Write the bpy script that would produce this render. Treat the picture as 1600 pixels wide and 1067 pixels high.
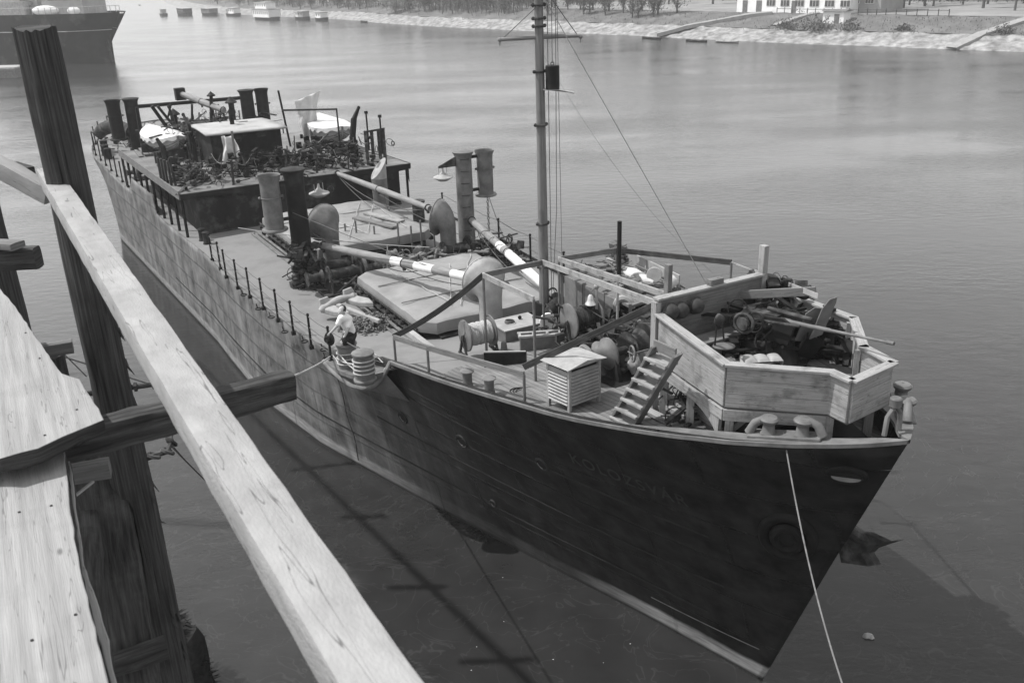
import bpy, bmesh, math, random
from mathutils import Vector, Matrix, Quaternion, noise
R = math.radians
random.seed(7)
HAZE = True
sc = bpy.context.scene
for o in list(bpy.data.objects): bpy.data.objects.remove(o)
COL = sc.collection

# ---------------------------------------------------------------- camera
FOC = 1450.0                      # focal length in pixels of the 1600 px wide photograph
CAMH = 13.0                       # metres above the water
_dn = Vector((120.0, 3566.5, FOC)).normalized()      # straight down, in camera axes (x right, y down, z forward)
_up = -_dn
_yw = (Vector((0, 0, 1)) - _up * _up.z).normalized()
_xw = _yw.cross(_up)
if _xw.x < 0: _xw = -_xw
ROT = Matrix((_xw, _yw, _up))     # world = ROT @ camera
CAM = Vector((0, 0, CAMH))
cd = bpy.data.cameras.new('camera'); cam = bpy.data.objects.new('camera', cd); COL.objects.link(cam)
cd.sensor_width = 36; cd.lens = FOC / 1600 * 36; cd.clip_end = 6000; cd.clip_start = 0.05
right, up_, back = ROT @ Vector((1, 0, 0)), ROT @ Vector((0, -1, 0)), ROT @ Vector((0, 0, -1))
m = Matrix((right, up_, back)).transposed().to_4x4(); m.translation = CAM
cam.matrix_world = m
cd.dof.use_dof = True; cd.dof.focus_distance = 26.0; cd.dof.aperture_fstop = 6.5
sc.camera = cam

# ---------------------------------------------------------------- world and sun (black and white film: neutral light)
SUN_EL, SUN_AZ = 57.0, 170.0      # azimuth measured from +X counter-clockwise
w = bpy.data.worlds.new('World'); sc.world = w; w.use_nodes = True
nt = w.node_tree; nt.nodes.clear()
out = nt.nodes.new('ShaderNodeOutputWorld'); bg = nt.nodes.new('ShaderNodeBackground')
sky = nt.nodes.new('ShaderNodeTexSky'); sky.sky_type = 'NISHITA'; sky.sun_disc = False
sky.sun_elevation = R(SUN_EL); sky.sun_rotation = R(90 - SUN_AZ)
sky.dust_density = 0.5; sky.air_density = 5.5
bw = nt.nodes.new('ShaderNodeSeparateColor')      # filtered panchromatic film: the long wave part of the sky
nt.links.new(sky.outputs[0], bw.inputs[0]); nt.links.new(bw.outputs[0], bg.inputs[0])
nt.links.new(bg.outputs[0], out.inputs[0]); bg.inputs[1].default_value = 0.15
sd = Vector((math.cos(R(SUN_AZ)) * math.cos(R(SUN_EL)), math.sin(R(SUN_AZ)) * math.cos(R(SUN_EL)), math.sin(R(SUN_EL))))
ld = bpy.data.lights.new('sun', 'SUN'); lo = bpy.data.objects.new('sun', ld); COL.objects.link(lo)
ld.energy = 3.9; ld.angle = R(0.5); ld.color = (1, 0.99, 0.98)
lo.rotation_euler = sd.to_track_quat('Z', 'Y').to_euler(); lo.location = (0, 0, 60)
sc.view_settings.view_transform = 'Standard'; sc.view_settings.look = 'None'
sc.view_settings.exposure = 0.5; sc.view_settings.gamma = 1.0
sc.cycles.max_bounces = 6; sc.cycles.use_denoising = True

# ---------------------------------------------------------------- measuring: photo pixel on a known plane -> metres
def _ray(px, py): return ROT @ Vector((px - 800, py - 533.5, FOC))
def at(px, py, z):
    v = _ray(px, py); return CAM + v * ((z - CAMH) / v.z)
A_ = R(118.8)
SA = Vector((math.cos(A_), math.sin(A_), 0)); SP = Vector((math.sin(A_), -math.cos(A_), 0))   # aft, port
S0 = Vector((4.62, 14.14, 0))
def bend(s):                      # the after body swings a little to starboard in the photograph
    return 0.0 if s < 24 else (-.05 * (s - 24) if s < 46 else -1.1 - .02 * (s - 46))
def W(s, t, z=0.0): return S0 + SA * s + SP * (t + bend(s)) + Vector((0, 0, z))
def ST(P): d = P - S0; s = d.dot(SA); return s, d.dot(SP) - bend(s)
def on_s(px, py, s):
    v = _ray(px, py); k = (s - (CAM - S0).dot(SA)) / v.dot(SA); return CAM + v * k
def on_t(px, py, t):
    v = _ray(px, py); k = (t - (CAM - S0).dot(SP)) / v.dot(SP); return CAM + v * k
def on_y(px, py, Y):
    v = _ray(px, py); return CAM + v * (Y / v.y)
def rise(P, py):                  # the point straight above P that shows at height py
    d = (P - CAM); d.z = 0
    lo_, hi_ = -5.0, 30.0
    for _ in range(40):
        m_ = (lo_ + hi_) / 2
        c = ROT.transposed() @ (Vector((P.x, P.y, m_)) - CAM)
        if c.y / c.z * FOC + 533.5 > py: lo_ = m_
        else: hi_ = m_
    return Vector((P.x, P.y, lo_))
def lerpt(tab, x):
    if x <= tab[0][0]: return tab[0][1]
    for (a, b), (c, d) in zip(tab, tab[1:]):
        if x <= c:
            u = (x - a) / (c - a); return b + (d - b) * u
    return tab[-1][1]
ZD = [(-2.4, 5.7), (0, 5.5), (2, 5.2), (4, 4.93), (6, 4.66), (8, 4.36), (9.5, 4.07), (11, 3.78), (13, 3.56), (30, 3.5), (38, 3.6), (45, 3.9), (53.6, 4.4)]
def zd(s): return lerpt(ZD, s)
def dk(px, py, dz=0.0):           # a point on the ship's deck
    z = 4.0
    for _ in range(30):
        P = at(px, py, z); z = zd(ST(P)[0])
    return at(px, py, z) + Vector((0, 0, dz))
Z = Vector((0, 0, 1))
# ---------------------------------------------------------------- mesh builder
class MB:
    def __init__(s): s.v = []; s.f = []; s.uv = []; s.sm = []; s.mi = []
    def add(s, vs, fs, uvs=None, smooth=False, mi=0):
        o = len(s.v); s.v += [Vector(p) for p in vs]
        for i, f in enumerate(fs):
            s.f.append([o + k for k in f])
            s.uv.append(uvs[i] if uvs else None); s.sm.append(smooth); s.mi.append(mi)
        return s
    def bar(s, p0, p1, w, h, up=Z, mi=0, taper=1.0):
        p0, p1 = Vector(p0), Vector(p1); d = p1 - p0; L = d.length
        if L < 1e-6: return s
        d.normalize(); x = d.cross(up)
        if x.length < 1e-4: x = d.cross(Vector((0.3, 1, 0)))
        x.normalize(); y = x.cross(d).normalized()
        vs = []
        for q, k in ((p0, 1), (p1, taper)):
            for a, b in ((-1, -1), (1, -1), (1, 1), (-1, 1)): vs.append(q + x * (a * w / 2 * k) + y * (b * h / 2 * k))
        r = random.uniform(0, 50); q = random.uniform(0, 50)
        def side(a, wd): return [(r, q + a), (r, q + a + wd), (r + L, q + a + wd), (r + L, q + a)]
        fs = [(0, 1, 5, 4), (1, 2, 6, 5), (2, 3, 7, 6), (3, 0, 4, 7), (3, 2, 1, 0), (4, 5, 6, 7)]
        uv = [side(0, w), side(w, h), side(w + h, w), side(2 * w + h, h), [(r, q), (r + h, q), (r + h, q + w), (r, q + w)], [(r + 9, q), (r + 9 + h, q), (r + 9 + h, q + w), (r + 9, q + w)]]
        uv = [[(u[0], u[1]) for u in f] for f in uv]
        # order of uv corners follows (p0,p0,p1,p1)
        return s.add(vs, fs, uv, False, mi)
    def box(s, c, sx, sy, sz, X=None, Y=None, mi=0):       # c is the centre of the bottom
        X = X or SA; Y = Y or SP; c = Vector(c)
        if sx >= sy: return s.bar(c - X * sx / 2 + Z * sz / 2, c + X * sx / 2 + Z * sz / 2, sy, sz, Z, mi)
        return s.bar(c - Y * sy / 2 + Z * sz / 2, c + Y * sy / 2 + Z * sz / 2, sx, sz, Z, mi)
    def tube(s, pts, r, n=8, caps=True, smooth=True, mi=0, closed=False):
        pts = [Vector(p) for p in pts]; N = len(pts)
        rs = r if isinstance(r, (list, tuple)) else [r] * N
        vs = []; fs = []; uvs = []; prev = None; L = 0; Ls = []
        for i, p in enumerate(pts):
            if i: L += (p - pts[i - 1]).length
            Ls.append(L)
            a = pts[i - 1] if (i or closed) else p; b = pts[(i + 1) % N] if (i < N - 1 or closed) else p
            d = (b - a)
            d = d.normalized() if d.length > 1e-9 else Z
            if prev is None:
                x = d.cross(Z); x = x if x.length > 0.01 else d.cross(Vector((1, 0, 0)))
            else:
                x = prev - d * prev.dot(d)
                if x.length < 1e-4: x = d.cross(Z)
            x.normalize(); y = d.cross(x); prev = x
            for k in range(n):
                t = 2 * math.pi * k / n; vs.append(p + (x * math.cos(t) + y * math.sin(t)) * rs[i])
        ru = random.uniform(0, 30)
        for i in range(N if closed else N - 1):
            j = (i + 1) % N
            for k in range(n):
                k2 = (k + 1) % n
                fs.append((i * n + k, i * n + k2, j * n + k2, j * n + k))
                c = 2 * math.pi * rs[i] / n; l1 = Ls[j] if j else L + 0.05
                uvs.append([(ru + Ls[i], k * c), (ru + Ls[i], (k + 1) * c), (ru + l1, (k + 1) * c), (ru + l1, k * c)])
        s.add(vs, fs, uvs, smooth, mi)
        if caps and not closed:
            o = len(s.v) - len(vs)
            s.f.append([o + k for k in range(n)][::-1]); s.f.append([o + (N - 1) * n + k for k in range(n)])
            s.uv += [None, None]; s.sm += [False, False]; s.mi += [mi, mi]
        return s
    def lathe(s, base, prof, n=20, axis=Z, smooth=True, mi=0):   # prof: (radius, height along axis)
        base = Vector(base); axis = Vector(axis).normalized()
        pts = [base + axis * h for _, h in prof]
        x = axis.cross(Vector((0.1, 1, 0.2))).normalized(); y = axis.cross(x)
        vs = []; fs = []; uvs = []
        for (r, h), p in zip(prof, pts):
            for k in range(n):
                t = 2 * math.pi * k / n; vs.append(p + (x * math.cos(t) + y * math.sin(t)) * max(r, 1e-4))
        for i in range(len(prof) - 1):
            for k in range(n):
                k2 = (k + 1) % n
                fs.append((i * n + k, i * n + k2, (i + 1) * n + k2, (i + 1) * n + k))
                r = max(prof[i][0], .05); c = 2 * math.pi * r / n
                uvs.append([(prof[i][1], k * c), (prof[i][1], (k + 1) * c), (prof[i + 1][1], (k + 1) * c), (prof[i + 1][1], k * c)])
        s.add(vs, fs, uvs, smooth, mi); return s
    def cyl(s, base, r, h, n=20, axis=Z, mi=0, bev=0.0):
        b = bev
        return s.lathe(base, [(0, 0), (r - b, 0), (r, b), (r, h - b), (r - b, h), (0, h)], n, axis, True, mi)
    def prism(s, poly, vec, mi=0):
        poly = [Vector(p) for p in poly]; vec = Vector(vec); n = len(poly)
        vs = poly + [p + vec for p in poly]
        fs = [list(range(n))[::-1], list(range(n, 2 * n))] + [(i, (i + 1) % n, n + (i + 1) % n, n + i) for i in range(n)]
        e = (poly[1] - poly[0]).normalized(); nn = vec.normalized(); g = nn.cross(e)
        def uv(p): return ((p - poly[0]).dot(e), (p - poly[0]).dot(g))
        uvs = [[uv(vs[k]) for k in fs[0]], [uv(vs[k]) for k in fs[1]]]
        for i in range(n):
            L = (poly[(i + 1) % n] - poly[i]).length; uvs.append([(i * 3, 0), (i * 3 + L, 0), (i * 3 + L, vec.length), (i * 3, vec.length)])
        return s.add(vs, fs, uvs, False, mi)
    def ball(s, c, r, sc_=(1, 1, 1), n=12, m=8, X=None, Y=None, rough=0.0, mi=0, zdir=None):
        X = X or Vector((1, 0, 0)); Y = Y or Vector((0, 1, 0)); ZZ = zdir or Z; c = Vector(c); vs = []; fs = []
        for i in range(m + 1):
            ph = math.pi * i / m
            for k in range(n):
                t = 2 * math.pi * k / n
                d = X * (math.sin(ph) * math.cos(t) * sc_[0]) + Y * (math.sin(ph) * math.sin(t) * sc_[1]) + ZZ * (math.cos(ph) * sc_[2])
                q = 1 + (rough * noise.noise((c + d * r) * (1.4 / r)) if rough else 0)
                vs.append(c + d * (r * q))
        for i in range(m):
            for k in range(n):
                k2 = (k + 1) % n; fs.append((i * n + k, (i + 1) * n + k, (i + 1) * n + k2, i * n + k2))
        return s.add(vs, fs, None, True, mi)
    def torus(s, c, r, rr, axis=Z, n=20, m=8, sc_=1.0, mi=0, arc=None, x=None):
        axis = Vector(axis).normalized(); c = Vector(c)
        x = (Vector(x) if x else axis.cross(Vector((0.1, 0.9, 0.3)))).normalized(); y = axis.cross(x).normalized()
        k = n if arc is None else n + 1
        tot = 2 * math.pi if arc is None else arc
        pts = [c + x * (r * math.cos(tot * i / n)) + y * (r * sc_ * math.sin(tot * i / n)) for i in range(k)]
        return s.tube(pts, rr, m, True, True, mi, closed=arc is None)
    def grid(s, fn, nu, nv, smooth=True, uvfn=None, mi=0):
        vs = [fn(i / nu, j / nv) for i in range(nu + 1) for j in range(nv + 1)]
        fs = []; uvs = []
        for i in range(nu):
            for j in range(nv):
                q = [(i, j), (i + 1, j), (i + 1, j + 1), (i, j + 1)]
                fs.append([a * (nv + 1) + b for a, b in q])
                uvs.append([uvfn(a / nu, b / nv) for a, b in q] if uvfn else [(a / nu, b / nv) for a, b in q])
        return s.add(vs, fs, uvs, smooth, mi)
    def build(s, name, mat, parent=None, base=None, bevel=0.0, label=None, recalc=True, thick=0.0, extra=None):
        if parent is not None: base = parent_base(parent)
        elif base is None:
            xs = [v.x for v in s.v]; ys = [v.y for v in s.v]; zs = [v.z for v in s.v]
            base = Vector(((min(xs) + max(xs)) / 2, (min(ys) + max(ys)) / 2, min(zs)))
        me = bpy.data.meshes.new(name)
        me.from_pydata([v - base for v in s.v], [], s.f)
        uvl = me.uv_layers.new(name='UVMap')
        for p, uv in zip(me.polygons, s.uv):
            if uv is None:
                n = p.normal; ax = 0 if abs(n.x) > max(abs(n.y), abs(n.z)) else (1 if abs(n.y) > abs(n.z) else 2)
                for li in p.loop_indices:
                    c = me.vertices[me.loops[li].vertex_index].co
                    uvl.data[li].uv = (c.y, c.z) if ax == 0 else ((c.x, c.z) if ax == 1 else (c.x, c.y))
            else:
                for li, q in zip(p.loop_indices, uv): uvl.data[li].uv = q
        for p, sm, mi in zip(me.polygons, s.sm, s.mi): p.use_smooth = sm; p.material_index = mi
        if recalc:
            bm = bmesh.new(); bm.from_mesh(me); bmesh.ops.recalc_face_normals(bm, faces=bm.faces); bm.to_mesh(me); bm.free()
        me.set_sharp_from_angle(angle=R(40))
        for mm in (mat if isinstance(mat, (list, tuple)) else [mat]): me.materials.append(mm)
        o = bpy.data.objects.new(name, me); COL.objects.link(o)
        if parent is not None: o.parent = parent
        else: o.location = base
        if thick:
            md = o.modifiers.new('Solid', 'SOLIDIFY'); md.thickness = thick; md.offset = 0
        if bevel:
            md = o.modifiers.new('Bevel', 'BEVEL'); md.width = bevel; md.segments = 2; md.limit_method = 'ANGLE'; md.angle_limit = R(40)
        if label: o['label'] = label
        return o
    def thing(s, name, label, cat, mat, group=None, base=None, **k):
        o = s.build(name, mat, None, base, **k); tag(o, label, cat, group); return o
BASES = {}
def parent_base(p):
    q = Vector((0, 0, 0))
    while p is not None: q = q + Vector(p.location); p = p.parent
    return q
def tag(o, label=None, cat=None, group=None, kind=None):
    if label: o['label'] = label
    if cat: o['category'] = cat
    if group: o['group'] = group
    if kind: o['kind'] = kind
    return o
def thing(name, label, cat, base, group=None):
    o = bpy.data.objects.new(name, None); COL.objects.link(o); o.location = Vector(base); o.empty_display_size = 0.3
    return tag(o, label, cat, group)
def struct(o): o['kind'] = 'structure'; return o
def copy_tree(o, loc=None, rz=None, parent=None, label=None, scale=None):
    c = o.copy(); COL.objects.link(c); c.parent = parent
    if loc is not None: c.location = Vector(loc)
    if rz is not None: c.rotation_euler = (0, 0, rz)
    if scale is not None: c.scale = (scale, scale, scale)
    if label: c['label'] = label
    for ch in [x for x in list(bpy.data.objects) if x.parent == o and x != c]: copy_tree(ch, parent=c)
    return c

# ---------------------------------------------------------------- materials
def N(nt, t, **k):
    n = nt.nodes.new(t)
    for a, b in k.items():
        if hasattr(n, a): setattr(n, a, b)
    return n
def mat(name, lo=0.2, hi=0.3, scale=4.0, rough=0.7, bump=0.0, bscale=None, metal=0.0, stretch=(1, 1, 1), coord='Object', detail=8.0,
        speck=0.0, speck_scale=60.0, speck_val=0.5, spec=0.1, stain=0.0, stain_val=0.05, stain_scale=1.2, rot=0.0, crack=0.0):
    m = bpy.data.materials.new(name); m.use_nodes = True; nt = m.node_tree; b = nt.nodes['Principled BSDF']; L = nt.links
    tc = N(nt, 'ShaderNodeTexCoord'); mp = N(nt, 'ShaderNodeMapping'); mp.inputs['Scale'].default_value = stretch; mp.inputs['Rotation'].default_value[2] = rot
    L.new(tc.outputs[coord], mp.inputs[0])
    n1 = N(nt, 'ShaderNodeTexNoise'); n1.inputs['Scale'].default_value = scale; n1.inputs['Detail'].default_value = detail; n1.inputs['Roughness'].default_value = 0.62
    L.new(mp.outputs[0], n1.inputs['Vector'])
    rp = N(nt, 'ShaderNodeMapRange'); rp.inputs[1].default_value = 0.32; rp.inputs[2].default_value = 0.68; rp.inputs[3].default_value = lo; rp.inputs[4].default_value = hi
    L.new(n1.outputs[0], rp.inputs[0]); val = rp.outputs[0]
    def mix(a, bval, fac):
        mx = N(nt, 'ShaderNodeMix'); mx.data_type = 'FLOAT'; L.new(fac, mx.inputs[0]); L.new(a, mx.inputs[2]); mx.inputs[3].default_value = bval; return mx.outputs[0]
    if speck:
        n2 = N(nt, 'ShaderNodeTexNoise'); n2.inputs['Scale'].default_value = speck_scale; n2.inputs['Detail'].default_value = 3
        L.new(mp.outputs[0], n2.inputs['Vector'])
        r2 = N(nt, 'ShaderNodeMapRange'); r2.inputs[1].default_value = 0.62; r2.inputs[2].default_value = 0.7; r2.inputs[4].default_value = speck; L.new(n2.outputs[0], r2.inputs[0])
        val = mix(val, speck_val, r2.outputs[0])
    if stain:
        n3 = N(nt, 'ShaderNodeTexNoise'); n3.inputs['Scale'].default_value = stain_scale; n3.inputs['Detail'].default_value = 6; n3.inputs['Roughness'].default_value = 0.6
        L.new(tc.outputs['Object'], n3.inputs['Vector'])
        r3 = N(nt, 'ShaderNodeMapRange'); r3.inputs[1].default_value = 0.52; r3.inputs[2].default_value = 0.68; r3.inputs[4].default_value = stain; L.new(n3.outputs[0], r3.inputs[0])
        val = mix(val, stain_val, r3.outputs[0])
    crk = None
    if crack:
        mc = N(nt, 'ShaderNodeMapping'); mc.inputs['Scale'].default_value = (.9, 16, 1); L.new(tc.outputs['UV'], mc.inputs[0])
        n5 = N(nt, 'ShaderNodeTexNoise'); n5.inputs['Scale'].default_value = 1.6; n5.inputs['Detail'].default_value = 2; n5.inputs['Distortion'].default_value = .3; L.new(mc.outputs[0], n5.inputs['Vector'])
        a5 = N(nt, 'ShaderNodeMath', operation='SUBTRACT'); L.new(n5.outputs[0], a5.inputs[0]); a5.inputs[1].default_value = .40
        a6 = N(nt, 'ShaderNodeMath', operation='ABSOLUTE'); L.new(a5.outputs[0], a6.inputs[0])
        r5 = N(nt, 'ShaderNodeMapRange'); r5.inputs[1].default_value = .002; r5.inputs[2].default_value = .010; r5.inputs[3].default_value = crack; r5.inputs[4].default_value = 0; L.new(a6.outputs[0], r5.inputs[0])
        val = mix(val, lo * .22, r5.outputs[0])
        # knots
        mk = N(nt, 'ShaderNodeMapping'); mk.inputs['Scale'].default_value = (1.3, 3.2, 1); L.new(tc.outputs['UV'], mk.inputs[0])
        vk = N(nt, 'ShaderNodeTexVoronoi'); vk.inputs['Scale'].default_value = 1.7; L.new(mk.outputs[0], vk.inputs['Vector'])
        rk = N(nt, 'ShaderNodeMapRange'); rk.inputs[1].default_value = .035; rk.inputs[2].default_value = .085; rk.inputs[3].default_value = .8; rk.inputs[4].default_value = 0; L.new(vk.outputs['Distance'], rk.inputs[0])
        val = mix(val, lo * .5, rk.outputs[0])
    cb = N(nt, 'ShaderNodeCombineColor'); [L.new(val, cb.inputs[i]) for i in range(3)]
    L.new(cb.outputs[0], b.inputs['Base Color'])
    b.inputs['Roughness'].default_value = rough; b.inputs['Metallic'].default_value = metal; b.inputs['Specular IOR Level'].default_value = spec
    if bump:
        bp = N(nt, 'ShaderNodeBump'); bp.inputs['Strength'].default_value = bump; bp.inputs['Distance'].default_value = 0.01
        src = n1.outputs[0]
        if bscale:
            n4 = N(nt, 'ShaderNodeTexNoise'); n4.inputs['Scale'].default_value = bscale; n4.inputs['Detail'].default_value = 5; L.new(mp.outputs[0], n4.inputs['Vector']); src = n4.outputs[0]
        L.new(src, bp.inputs['Height']); L.new(bp.outputs[0], b.inputs['Normal'])
    return m
M = {}
M['deck'] = mat('deck_paint', 0.14, 0.2, 1.2, .8, .25, 80, speck=.25, speck_scale=45, speck_val=.08, stain=.35, stain_val=.085)
M['planks'] = None
M['dark'] = mat('dark_painted_steel', 0.009, 0.02, 3, .6, .3, 30, stain=.3, stain_val=.09)
M['dark2'] = mat('rusty_dark_steel', 0.013, 0.06, 5, .75, .4, 25, stain=.4, stain_val=.16, stain_scale=2.5)
M['mid'] = mat('grey_painted_steel', 0.09, 0.17, 3, .5, .2, 30, stain=.35, stain_val=.06, stain_scale=2)
M['light'] = mat('light_grey_paint', 0.22, 0.34, 3, .55, .15, 30, stain=.3, stain_val=.15)
M['house'] = mat('weathered_house_plate', 0.009, 0.026, 1.6, .8, .5, 18, stain=.45, stain_val=.12, stain_scale=1.5, stretch=(1, 1, .5))
M['white'] = mat('white_paint', 0.527, 0.646, 3, .55, .1, 30, stain=.3, stain_val=.4)
M['rope'] = mat('hemp_rope', 0.28, 0.4, 30, .9, .6, 60)
M['cast'] = mat('black_cast_iron', .006, .014, 4, .7, .4, 30)
M['wire'] = mat('steel_wire', .06, .12, 20, .6)
M['wirel'] = mat('bright_wire', .3, .4, 20, .5)
M['canvas'] = mat('pale_canvas', 0.425, 0.561, 2.5, .9, .5, 9, stain=.35, stain_val=.3, stain_scale=2)
M['hatch'] = mat('hatch_tarpaulin', 0.17, 0.245, 1.3, .85, .5, 5, stain=.4, stain_val=.15, stain_scale=1.0, speck=.3, speck_scale=30, speck_val=.16)
M['wood'] = mat('new_timber', 0.19, 0.32, 5, .75, .35, 22, stretch=(.35, 7, 1), coord='UV', stain=.6, stain_val=.09, stain_scale=3.2, crack=.8)
M['wood2'] = mat('weathered_timber', 0.098, 0.189, 5, .85, .5, 22, stretch=(.35, 7, 1), coord='UV', stain=.4, stain_val=.06, stain_scale=2.5, crack=.8)
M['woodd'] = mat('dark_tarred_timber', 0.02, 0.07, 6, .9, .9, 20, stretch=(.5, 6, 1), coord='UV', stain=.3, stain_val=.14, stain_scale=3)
M['beam'] = mat('sunbleached_beam', 0.21, 0.31, 5, .85, .35, 90, stretch=(.6, 1.6, 1), coord='UV', stain=.5, stain_val=.2, stain_scale=9, crack=.7)
M['rust'] = mat('rusted_iron', .09, .2, 8, .8, .5, 30, stain=.4, stain_val=.05, stain_scale=4)
M['skin'] = mat('skin', .33, .38, 6, .6, .1)
M['cloth_w'] = mat('white_cotton', 0.684, 0.76, 8, .9, .4, 25)
M['cloth_d'] = mat('dark_trousers', 0.014, 0.028, 8, .95, .4, 30)
M['black'] = mat('black_felt', .012, .02, 10, .9)
M['hair'] = mat('dark_hair', .02, .05, 60, .7, .5, 200)
M['brass'] = mat('bell_metal', .5, .6, 5, .35, metal=.6)
M['net'] = mat('camouflage_net', .02, .07, 12, .95, .8, 30)
M['helmet'] = mat('helmet_paint', .03, .06, 5, .6, .2)
M['rub'] = mat('black_rubber', .02, .035, 8, .8, .5, 30)
# ---------------------------------------------------------------- water
def water_mat():
    m = bpy.data.materials.new('river_water'); m.use_nodes = True; nt = m.node_tree; b = nt.nodes['Principled BSDF']; L = nt.links
    tc = N(nt, 'ShaderNodeTexCoord')
    g = N(nt, 'ShaderNodeNewGeometry')
    def noi(scale, st, det=6, rot=0.0, dist=0.0):
        mp = N(nt, 'ShaderNodeMapping'); mp.inputs['Scale'].default_value = st; mp.inputs['Rotation'].default_value[2] = rot
        L.new(g.outputs['Position'], mp.inputs[0])
        n = N(nt, 'ShaderNodeTexNoise'); n.inputs['Scale'].default_value = scale; n.inputs['Detail'].default_value = det; n.inputs['Distortion'].default_value = dist
        L.new(mp.outputs[0], n.inputs['Vector']); return n.outputs[0]
    a = noi(1.1, (1, 2.2, 1), 4, .5); c = noi(7, (1, 1.8, 1), 3, -.3); big = noi(.05, (1, 2.5, 1), 3, .2)
    ad = N(nt, 'ShaderNodeMath', operation='MULTIPLY_ADD'); L.new(a, ad.inputs[0]); ad.inputs[1].default_value = 4.0; L.new(c, ad.inputs[2])
    # wind patches
    mr = N(nt, 'ShaderNodeMapRange'); L.new(big, mr.inputs[0]); mr.inputs[1].default_value = .35; mr.inputs[2].default_value = .65; mr.inputs[3].default_value = .25; mr.inputs[4].default_value = 1.0
    sy = N(nt, 'ShaderNodeSeparateXYZ'); L.new(g.outputs['Position'], sy.inputs[0])
    opn = N(nt, 'ShaderNodeMapRange'); L.new(sy.outputs[1], opn.inputs[0]); opn.inputs[1].default_value = 30; opn.inputs[2].default_value = 85; opn.inputs[3].default_value = 1.0; opn.inputs[4].default_value = 3.2   # open river is ruffled by the wind
    m0 = N(nt, 'ShaderNodeMath', operation='MULTIPLY'); L.new(mr.outputs[0], m0.inputs[0]); L.new(opn.outputs[0], m0.inputs[1])
    ml = N(nt, 'ShaderNodeMath', operation='MULTIPLY'); L.new(ad.outputs[0], ml.inputs[0]); L.new(m0.outputs[0], ml.inputs[1])
    bp = N(nt, 'ShaderNodeBump'); bp.inputs['Strength'].default_value = 1.0; bp.inputs['Distance'].default_value = .005
    L.new(ml.outputs[0], bp.inputs['Height']); L.new(bp.outputs[0], b.inputs['Normal'])
    # muddy body colour with faint scum swirls
    sw = noi(.55, (1, 1, 1), 3, 0, 2.6)
    s1 = N(nt, 'ShaderNodeMath', operation='SUBTRACT'); L.new(sw, s1.inputs[0]); s1.inputs[1].default_value = .5
    s2 = N(nt, 'ShaderNodeMath', operation='ABSOLUTE'); L.new(s1.outputs[0], s2.inputs[0])
    s3 = N(nt, 'ShaderNodeMapRange'); L.new(s2.outputs[0], s3.inputs[0]); s3.inputs[1].default_value = 0; s3.inputs[2].default_value = .012; s3.inputs[3].default_value = .012; s3.inputs[4].default_value = 0
    f = noi(1.0, (1, 1, 1), 4); fr = N(nt, 'ShaderNodeMapRange'); L.new(f, fr.inputs[0]); fr.inputs[1].default_value = .3; fr.inputs[2].default_value = .7; fr.inputs[3].default_value = .017; fr.inputs[4].default_value = .023
    sm = N(nt, 'ShaderNodeMath', operation='ADD'); L.new(s3.outputs[0], sm.inputs[0]); L.new(fr.outputs[0], sm.inputs[1])
    cb = N(nt, 'ShaderNodeCombineColor'); [L.new(sm.outputs[0], cb.inputs[i]) for i in range(3)]; L.new(cb.outputs[0], b.inputs['Base Color'])
    rg_ = N(nt, 'ShaderNodeMapRange'); L.new(sy.outputs[1], rg_.inputs[0]); rg_.inputs[1].default_value = 45; rg_.inputs[2].default_value = 130; rg_.inputs[3].default_value = .05; rg_.inputs[4].default_value = .15; L.new(rg_.outputs[0], b.inputs['Roughness'])
    b.inputs['IOR'].default_value = 1.37
    return m
M['water'] = water_mat()
mb = MB(); mb.add([(-1500, -300, 0), (1500, -300, 0), (1500, 3500, 0), (-1500, 3500, 0)], [(0, 1, 2, 3)])
struct(mb.build('water', M['water'], base=Vector((0, 0, 0))))

# ---------------------------------------------------------------- far bank
M['riprap'] = mat('pale_stone_riprap', .09, .34, .8, .9, 1.0, 2.2, detail=10, stain=.3, stain_val=.12, stain_scale=.3)
M['grass'] = mat('dry_bank_grass', .08, .14, .35, .95, .8, 3, stain=.5, stain_val=.2, stain_scale=.12, detail=12)
M['field'] = mat('field_ground', .16, .26, .2, .95, .5, 3, stain=.4, stain_val=.1, stain_scale=.1)
M['path'] = mat('concrete_path', .2, .27, 1, .9)
shore_px = [(2100, 100), (1850, 91), (1600, 82), (1400, 74), (1200, 67), (1100, 62), (1000, 57), (850, 50), (700, 43), (600, 37), (540, 31), (450, 27), (350, 22), (290, 14), (262, 6), (250, -4)]
shore = [at(x, y, 0) for x, y in shore_px]
shore.append(shore[-1] + Vector((-60, 260, 0)))
# resample and find the landward normal
def resample(pl, step):
    o = [pl[0]]; 
    for a, b in zip(pl, pl[1:]):
        n = max(1, int((b - a).length / step))
        for i in range(1, n + 1): o.append(a.lerp(b, i / n))
    return o
SH = resample(shore, 1.6)
SN = []
for i, p in enumerate(SH):
    a = SH[max(0, i - 8)]; b = SH[min(len(SH) - 1, i + 8)]; d = (b - a).normalized(); SN.append(Vector((d.y, -d.x, 0)) if Vector((d.y, -d.x, 0)).dot(Vector((.3, 1, 0))) > 0 else Vector((-d.y, d.x, 0)))
prof_rip = [(-2.5, -.6), (0, .02), (.8, .35), (1.6, .6), (2.6, .95), (3.6, 1.35), (4.6, 1.75)]
prof_gr = [(4.5, 1.72), (6, 2.0), (8, 2.5), (10, 3.0), (12, 3.4), (14, 3.6)]
prof_fl = [(13.8, 3.58), (20, 3.65), (40, 3.8), (90, 4.2), (250, 6), (1500, 12)]
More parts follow.
